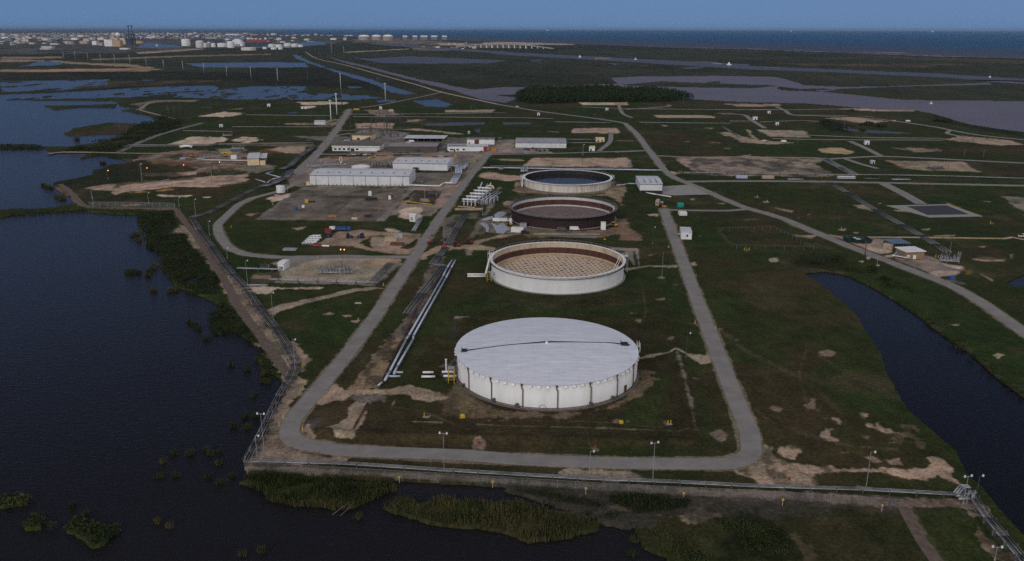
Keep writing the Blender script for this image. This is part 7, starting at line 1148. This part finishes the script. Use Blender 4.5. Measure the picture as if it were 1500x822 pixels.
# bridge
a, b_ = G(668, 69.5), G(812, 71.5); d = (b_-a); Lb = d.length; T = thing('road_bridge', 'long grey road bridge on tall pale piers crossing the channel', 'bridge', a, math.atan2(d.y, d.x)); Hb = 26
ppts = [(0, 3), (.2, Hb*.8), (.35, Hb), (.5, Hb), (.75, Hb*.8), (1, 3)]; m = MB()
for (u0, z0), (u1, z1) in zip(ppts[:-1], ppts[1:]): m.add([(Lb*u0,-8,z0),(Lb*u1,-8,z1),(Lb*u1,8,z1),(Lb*u0,8,z0),(Lb*u0,-8,z0-5),(Lb*u1,-8,z1-5),(Lb*u1,8,z1-5),(Lb*u0,8,z0-5)], [(0,1,2,3),(4,7,6,5),(0,4,5,1),(3,2,6,7)])
m.add([(0,-8,3),(0,8,3),(0,8,-2),(0,-8,-2)],[(0,1,2,3)]); m.build('deck', tm[2], T)
for k in range(17):
    u = (k+.7)/17.5; z = float(np.interp(u, [p[0] for p in ppts], [p[1] for p in ppts])) - 4.9; MB().box(Lb*u-3, Lb*u+3, -6, 6, -1, z).build('pier', tm[0] if k % 3 else tm[4], T)
# boats
def boat(name, lb, x, y, L, h, hull=whm, cab=whm, rz=0.0, flat=False, px=True):
    g = G(x, y, WL); s = mpp(g.x, g.y); L *= s/2; h *= s; T = thing(name, lb, 'boat' if not flat else 'barge', (g.x, g.y, WL), rz); W_ = max(2.5, L*.28)
    o_ = [(-L, -W_), (L*.6, -W_), (L, 0), (L*.6, W_), (-L, W_)] if not flat else [(-L, -W_), (L, -W_), (L*1.02, 0), (L, W_), (-L, W_)]; n = 5; hz = h*.35 if not flat else h; m = MB(); m.add([(a*.94, c*.85, -.4) for a, c in o_] + [(a, c, hz) for a, c in o_], [tuple(range(n)), tuple(range(2*n-1, n-1, -1))] + [(i, n+i, n+(i+1) % n, (i+1) % n) for i in range(n)]); m.build('hull', hull, T)
    if not flat: MB().box(-L*.5, L*.25, -W_*.7, W_*.7, hz+.02, h*.8).build('cabin', cab, T); MB().box(-L*.3, L*.1, -W_*.4, W_*.4, h*.81, h*1.1).build('wheelhouse', cab, T)
    else: MB().box(-L*.8, L*.8, -W_*.7, W_*.7, hz+.02, hz*1.3).build('cargo', rfm[0], T)
boat('tow_boat', 'white tow boat at the left end of the far channel', 849.5, 84.2, 4, 3); boat('tow_boat', 'small white tow boat in the middle of the far channel', 931, 87.5, 4, 2.6); boat('tow_boat', 'white tow boat at the head of a dark barge in the far channel', 1068, 95.5, 7, 3.6); boat('motor_boat', 'tiny white boat at the right end of the far channel', 1450, 113.5, 3, 1.6); boat('motor_boat', 'small white boat alone on the muddy bay', 1364, 152, 4, 2.2)
boat('river_barge', 'long reddish barge between the two tow boats', 882, 86, 22, .8, tm[3], tm[3], -.06, True); boat('river_barge', 'dark barge to the right of the third tow boat', 1130, 100.5, 26, .7, rfm[2], tm[3], -.06, True); boat('river_barge', 'pale barge just left of the third tow boat', 1050, 93.8, 14, .7, tm[3], tm[3], -.06, True)
for x, y, w_, lb in ((802, 45.2, 4, 'white ship on the horizon above the sandbank'), (1159, 46.2, 3.4, 'small white ship on the horizon right of centre'), (1366, 47.0, 4.4, 'white ship on the horizon at the right')): boat('distant_ship', lb, x, y, w_, 1.3)
boat('motor_boat', 'tiny white boat in the harbour below the cranes', 230, 67.5, 3, 2.0)
# ------------------------------------------------------------------ plants
rng = np.random.default_rng(5)
def in_poly(s, spacing, jit=1.0):
    p = np.array(W2(Q(s))); lo, hi = p.min(0), p.max(0); nx_, ny_ = max(1, int((hi[0]-lo[0])/spacing)), max(1, int((hi[1]-lo[1])/spacing))
    X, Y = np.meshgrid(np.linspace(lo[0], hi[0], nx_), np.linspace(lo[1], hi[1], ny_)); X = (X + rng.uniform(-.5, .5, X.shape)*spacing*jit).ravel(); Y = (Y + rng.uniform(-.5, .5, Y.shape)*spacing*jit).ravel()
    ins = np.zeros(X.shape, bool); n = len(p)
    for i in range(n):
        ax, ay = p[i]; bx, by = p[(i+1) % n]; by_ = by if abs(by-ay) > 1e-9 else ay + 1e-9
        ins ^= ((ay > Y) != (by > Y)) & (X < (bx-ax)*(Y-ay)/(by_-ay) + ax)
    return X[ins], Y[ins]
def blades(X, Y, h0, h1, w, k=1, z=-.6, lean=.45, base=0.0):
    n = len(X)*k; X = np.repeat(X, k) + rng.normal(0, .25 + base, n); Y = np.repeat(Y, k) + rng.normal(0, .25 + base, n); H = rng.uniform(h0, h1, n); a = rng.uniform(0, 2*np.pi, n)
    c, s_ = np.cos(a)*w/2, np.sin(a)*w/2; lx, ly = rng.normal(0, lean, n)*H*.4, rng.normal(0, lean, n)*H*.4; Z0 = np.full(n, z)
    v = np.stack([np.stack([X-c, Y-s_, Z0], -1), np.stack([X+c, Y+s_, Z0], -1), np.stack([X+c*.5+lx, Y+s_*.5+ly, Z0+H], -1), np.stack([X-c*.5+lx, Y-s_*.5+ly, Z0+H], -1)], 1)
    return v.reshape(-1, 3), np.arange(n*4).reshape(-1, 4)
def leaves(X, Y, R, H, k, sz, z=-.2):
    """leafy clumps: k leaf faces spread through a squashed ball at each point"""
    n = len(X)*k; th = rng.uniform(0, 2*np.pi, n); u = rng.uniform(-.2, 1, n); r = rng.uniform(.55, 1, n)**.5; RR = np.repeat(R, k); HH = np.repeat(H, k)
    lump = 1 + .3*np.sin(th*3 + np.repeat(X, k)*7)
    cx = np.repeat(X, k) + RR*r*lump*np.sqrt(np.clip(1-u*u, 0, 1))*np.cos(th); cy = np.repeat(Y, k) + RR*r*lump*np.sqrt(np.clip(1-u*u, 0, 1))*np.sin(th); cz = z + HH*(.35 + .65*u*r)
    d1 = rng.normal(0, 1, (n, 3)); d1 /= np.linalg.norm(d1, axis=1)[:, None]; d2 = np.cross(d1, rng.normal(0, 1, (n, 3))); d2 /= np.linalg.norm(d2, axis=1)[:, None]; s_ = (sz*rng.uniform(.6, 1.3, n))[:, None]; c = np.stack([cx, cy, cz], -1)
    v = np.stack([c - d1*s_, c + d2*s_*.7, c + d1*s_, c - d2*s_*.7], 1); return v.reshape(-1, 3), np.arange(n*4).reshape(-1, 4)
def stuff(name, lb, vq, m):
    vs, qs, o = [], [], 0
    for v, q in vq: vs.append(v); qs.append(q + o); o += len(v)
    return tag(mesh_np(name, np.concatenate(vs), np.concatenate(qs), m), lb, 'plants', None, 'stuff')
def patchy(X, Y, L, thr, seed): k = fbm(X/L, Y/L, seed, 4) > thr; return X[k], Y[k]
RB1 = 'B2 5,395 60,362 200,352 480,378 700,384 840,412 790,440 700,472 610,525 560,492 400,508 320,500 180,470 90,425'; X, Y = in_poly(RB1, .34); X, Y = patchy(X, Y, 4, -.16, 3)
stuff('reed_bed', 'dense green reed bed under the lakeside corner of the dyke', [blades(X, Y, 1.0, 2.6, .20, 2)], M['reedg'])
X, Y = in_poly('B2 150,470 320,500 400,508 560,492 610,525 840,412 845,430 700,490 610,535 400,520 300,515 160,485', .3); stuff('reed_fringe', 'yellowish fringe of reeds along the water edge of the green bed', [blades(X, Y, .7, 2.0, .16, 2)], M['reed'])
RB2 = 'B2 785,530 880,485 960,500 1000,520 1100,480 1480,510 B3 200,500 350,540 540,570 660,635 560,665 490,690 400,700 270,712 170,660 0,635 B2 1300,632 1150,625 1040,612 900,572'; X, Y = in_poly(RB2, .38); X, Y = patchy(X, Y, 4, -.10, 9)
stuff('reed_island', 'long yellow-green reed island in the dark front water', [blades(X, Y, .9, 2.3, .20, 2)], M['reed'])
X, Y = in_poly('B2 790,530 900,560 1040,600 1150,612 1300,622 1480,640 B3 170,648 280,690 400,690 560,655 560,640 400,660 250,670 0,600 B2 1300,590 1000,570', .36); stuff('reed_foot_fringe', 'darker green reeds at the foot of the long reed island', [blades(X, Y, 1.0, 2.2, .2, 2)], M['reedg'])  # strip of greener reeds along the island's foot
X, Y = in_poly('B3 200,440 330,435 480,470 600,482 700,530 660,535 560,520 420,500', .4); X2, Y2 = in_poly('B3 700,470 850,458 1000,475 1100,490 1160,495 1120,540 1000,550 860,568 820,550 720,500', .4); X3, Y3 = in_poly('B3 540,570 600,555 640,600 620,620 560,610 P 885,755 905,750 900,762', .4)
stuff('low_thicket', 'dark low thicket on the mud between dyke and reed island', [blades(X, Y, .6, 1.5, .3, 2), blades(X2, Y2, .7, 1.8, .3, 2), blades(X3, Y3, .7, 1.8, .3, 2)], M['leafd'])
X, Y = in_poly('B3 870,640 1010,590 1200,600 1350,580 1500,620 B4 200,560 330,600 420,760 P 970,826 B3 1040,790 960,730 900,690', .55); X, Y = patchy(X, Y, 6, .06, 15)
stuff('marsh_scrub', 'tangled dark scrub filling the bottom right marsh', [leaves(X, Y, np.full(len(X), .8), rng.uniform(.3, 1.3, len(X)), 8, .22), blades(X, Y, .5, 1.4, .22, 3)], M['reedg'])
X, Y = in_poly('B3 900,650 960,650 1080,700 1200,720 1200,830 1050,800 960,720', .5); stuff('marsh_grass', 'brownish grass edge around the bottom right marsh water', [blades(X, Y, .6, 1.6, .2, 2)], M['reed'])
X, Y = in_poly('B4 340,490 640,480 880,500 1000,640 1060,745 460,745 400,620', .9); X, Y = patchy(X, Y, 8, 0.02, 17); stuff('tall_grass', 'rough tall grass below the front dyke at the right', [blades(X, Y, .35, .9, .3, 2)], M['reedg'])
scr = 'L1 500,310 780,290 790,370 720,440 830,460 900,560 1000,640 1100,800 1100,900 900,900 700,740 640,600 570,480 520,420'; X, Y = in_poly(scr, 1.5); X, Y = patchy(X, Y, 9, -.08, 19)
stuff('shore_scrub', 'dark scrub belt between the lake and the levee road', [leaves(X, Y, np.full(len(X), 1.0), rng.uniform(.3, 1.5, len(X))*(1 + (fbm(X/20, Y/20, 5, 2) > .15)), 9, .34)], M['leafd'])
X, Y = in_poly('L8 330,490 400,455 470,510 560,640 640,760 620,800 560,740 520,640 470,600 350,590', 1.0); X, Y = patchy(X, Y, 6, -.25, 21); stuff('shore_scrub', 'dark scrub on the lake shore at the narrow part of the levee', [leaves(X, Y, np.full(len(X), .9), rng.uniform(.3, 1.5, len(X)), 9, .28)], M['leafd'])
X, Y = in_poly('M1 480,355 650,290 850,270 900,240 1000,170 1180,100 1330,130 1300,190 1100,250 960,320 860,362 700,362', 3); X, Y = patchy(X, Y, 20, -.2, 23); stuff('shore_scrub', 'dark scrub between the upper lakes and the pipe fields', [leaves(X, Y, np.full(len(X), 2.0), rng.uniform(1, 4, len(X)), 9, .7)], M['leafd'])
gr = 'T3 70,553 75,520 150,500 400,495 560,490 640,505 800,500 900,515 1000,535 1020,548 880,560 600,562 300,565 150,572'; X, Y = in_poly(gr, 7); stuff('tree_grove', 'dark wooded grove on the near shore of the muddy bay', [leaves(X, Y, np.full(len(X), 7.0), rng.uniform(7, 14, len(X)), 46, 1.15)], M['leaf'])
X, Y = in_poly('M8 0,640 130,640 400,700 640,800 760,870 700,860 500,760 330,705 100,680', 1.8); X, Y = patchy(X, Y, 8, .0, 27); stuff('bank_scrub', 'scrub along the far bank of the right-hand pond', [leaves(X, Y, np.full(len(X), 1.3), rng.uniform(.8, 2.4, len(X)), 10, .42)], M['leafd'])
X, Y = in_poly('B6 560,330 640,390 800,500 900,590 1020,680 1020,720 900,620 700,480', 1.6); X, Y = patchy(X, Y, 8, -.05, 29); stuff('bank_scrub', 'darker scrub strip lower on the far bank of the right-hand pond', [leaves(X, Y, np.full(len(X), .9), rng.uniform(.5, 1.8, len(X)), 9, .35)], M['leafd'])
X, Y = in_poly('M1 0,308 300,312 300,338 0,340', 2.2); stuff('lake_spit_scrub', 'low scrub on the thin spit dividing the upper lakes', [leaves(X, Y, np.full(len(X), 1.4), rng.uniform(.6, 2, len(X)), 8, .5)], M['leafd'])
X, Y = in_poly('P 0,309 60,307 110,303 180,306 250,308 250,311 180,313 128,308 70,312 0,316', 1.6); stuff('spit_grass', 'grass along the causeway above the big dark lake', [blades(X, Y, .6, 1.6, .35, 3)], M['reedg'])
def shrub(name, lb, x, y, r, h, mm='leafd', k=260, cat='shrub', group=None, z=-.1, trunk=True, clumps=5):
    g = G(x, y); T = thing(name, lb, cat, (g.x, g.y, 0), 0, group)
    if trunk:
        m = MB(); m.tube((0,0,-.2), (0,0,h*.6), .12*h*.3 + .05, .05, 6)
        for q in range(4): a = q*1.6; m.tube((0,0,h*.2), (r*.5*math.cos(a), r*.5*math.sin(a), h*.65), .08, .03, 5)
        m.build('trunk', M['wood'], T)
    cx = rng.normal(0, r*.42, clumps); cy = rng.normal(0, r*.36, clumps); v, q = leaves(cx, cy, np.full(clumps, r*.55), rng.uniform(.65, 1, clumps)*h, k//clumps, max(.12, r*.10), z); mesh_np('crown', v, q, M[mm], T)
for a in (('shrub','large dark shrub on the head bank of the right-hand pond',1216,382,4.5,4.5),('shrub','shrub just left of the large one on the pond bank',1196,387,3.5,2.4),('shrub','round shrub on the bank under the verge light pole',1277,398,4,3.5),('shrub','shrub at the pond edge right of the round one',1300,410,3.2,2.5),('shrub','small shrub on the bank opposite the gatehouse',1307,420,3,2.6),('bush','dark bush left of the little eastern pond',1211,183,9,8),('bush','bush at the near left shore of the little eastern pond',1237,190,8,5),('bush','round bush at the near middle shore of the little eastern pond',1262,193.5,6,5),
          ('bush','wide bush on the far shore of the little eastern pond',1272,184,10,5),('bush','flat bush at the far right of the little eastern pond',1292,186,10,4),('bush','bush at the left end of the dark bay-shore thicket',1376,178,9,4),('bush','bush in the middle of the dark bay-shore thicket',1388,178.6,9,4),('bush','bush on the sand strip by the bay',1250,163.5,5,4),
          ('bush','lone bush before the office building, left',556,222.6,2,2),('bush','bush at the left corner of the red-door office',655,223.4,1.8,2.2),('bush','bush beside the red garage door',704.5,223.6,1.8,2.2),('bush','bush leftmost before the brown workshop',578,225,1.2,1.5),('bush','bush second before the brown workshop',586,225.2,1.2,1.5),('bush','bush third before the brown workshop',598,225,1.2,1.5),('bush','bush rightmost before the brown workshop',624,225,1.2,1.5)):
    shrub(*a[:6])
g_ = 0
for s_, r, h, k, lb, mm in (('B1 200,590', 2.2, 2.2, 260, 'round reed clump on a dark islet, upper of the left pair', 'reedg'), ('B1 160,625', 2.4, 2.0, 260, 'wide reed clump on a dark islet, lower of the left pair', 'reedg'), ('B1 285,630', 1.5, 1.8, 180, 'small reed clump between the two bigger islets', 'reedg'), ('B1 410,625', 2.8, 2.4, 320, 'left part of the biggest reed islet', 'reedg'), ('B1 470,650', 3.0, 2.6, 420, 'centre of the biggest reed islet', 'reedg'), ('B1 560,660', 3.0, 2.6, 420, 'right part of the biggest reed islet', 'reedg'), ('B1 520,705', 2.4, 2.4, 320, 'lowest bush of the biggest reed islet', 'leaf'),
                            ('B1 30,500', 3.2, 2.0, 380, 'reed clump at the left picture edge', 'reedg'), ('B1 110,490', 3.0, 2.0, 340, 'reed clump next to the one at the left edge', 'reed')):
    x, y = Q(s_)[0]; shrub('reed_islet', lb, x, y, r, h, mm, k, 'reed clump', None, -.7, False, 6)
tufts = 'B1 885,290 945,240 1020,250 1045,240 1120,225 1140,245 1190,240 1190,300 1270,95 1345,100 1335,40 1385,45 950,365 870,368 1195,400 1130,372 1265,365 395,530 460,575 855,615 915,640 1425,770 1320,790 B2 125,770 655,592 515,540 B3 840,715 835,790 935,760 L7 100,185 195,262 225,262 135,350 85,490 150,480 10,545 105,550 L8 210,200 235,210 270,560 245,545 290,575 325,625 440,745 510,760 590,790 80,400 160,400 180,400 250,310 265,290 L1 430,745 455,750 480,740 510,750 480,480 500,470 520,510 575,770 590,745 610,720 630,700 610,570 590,545 M1 320,610 345,620 375,630 440,700 460,710 420,690 755,450 565,275'
for x, y in Q(tufts):
    g = G(x, y, WL); s = max(1, mpp(g.x, g.y)/.2); n_ = 30; X = rng.normal(0, .42*s, n_); Y = rng.normal(0, .30*s, n_); v, q = blades(X, Y, .5*s**.5, 1.6*s**.5, .12*s, 3, 0.0, .5)
    o = mesh_np('reed_tuft', v, q, M['reed'] if R2.random() < .5 else M['reedg']); o.location = (g.x, g.y, WL - .05); tag(o, 'small tuft of reeds standing alone in the open lake water', 'reed tuft', 'single reed tufts in the lake')
# dead branches at the reed bed tip
for i, (s_, lb) in enumerate((('B2 545,540', 'pale dead branch leaning out of the reed bed tip'), ('B2 590,545', 'thinner dead branch right of the pale one at the reed bed tip'))):
    x, y = Q(s_)[0]; g = G(x, y); T = thing('dead_branch', lb, 'branch', (g.x, g.y, -.7)); MB().tube((-1.5, -1.6, .1), (2.2 - i, 2.0, 1.5), .10 - i*.03, .05, 6).build('stem', M['wood'], T); MB().tube((.4, .3, .8), (1.6, .2, 1.7), .05, .02, 5).build('twig', M['wood'], T)
# ------------------------------------------------------------------ sea air: one closed box of thin even haze
hz = MB().box(-160000, 160000, -1500, 130000, -4.0, 205.0)
hm = bpy.data.materials.new('haze_air'); hm.use_nodes = True; t = hm.node_tree; t.nodes.clear(); o_ = N(t, 'ShaderNodeOutputMaterial'); v_ = N(t, 'ShaderNodeVolumePrincipled'); v_.inputs['Color'].default_value = (.42, .68, 1, 1); v_.inputs['Density'].default_value = 1.3e-5; v_.inputs['Anisotropy'].default_value = .2
t.links.new(v_.outputs[0], o_.inputs['Volume']); tag(hz.build('haze', hm), kind='stuff', label='thin bluish sea haze over the whole plain')
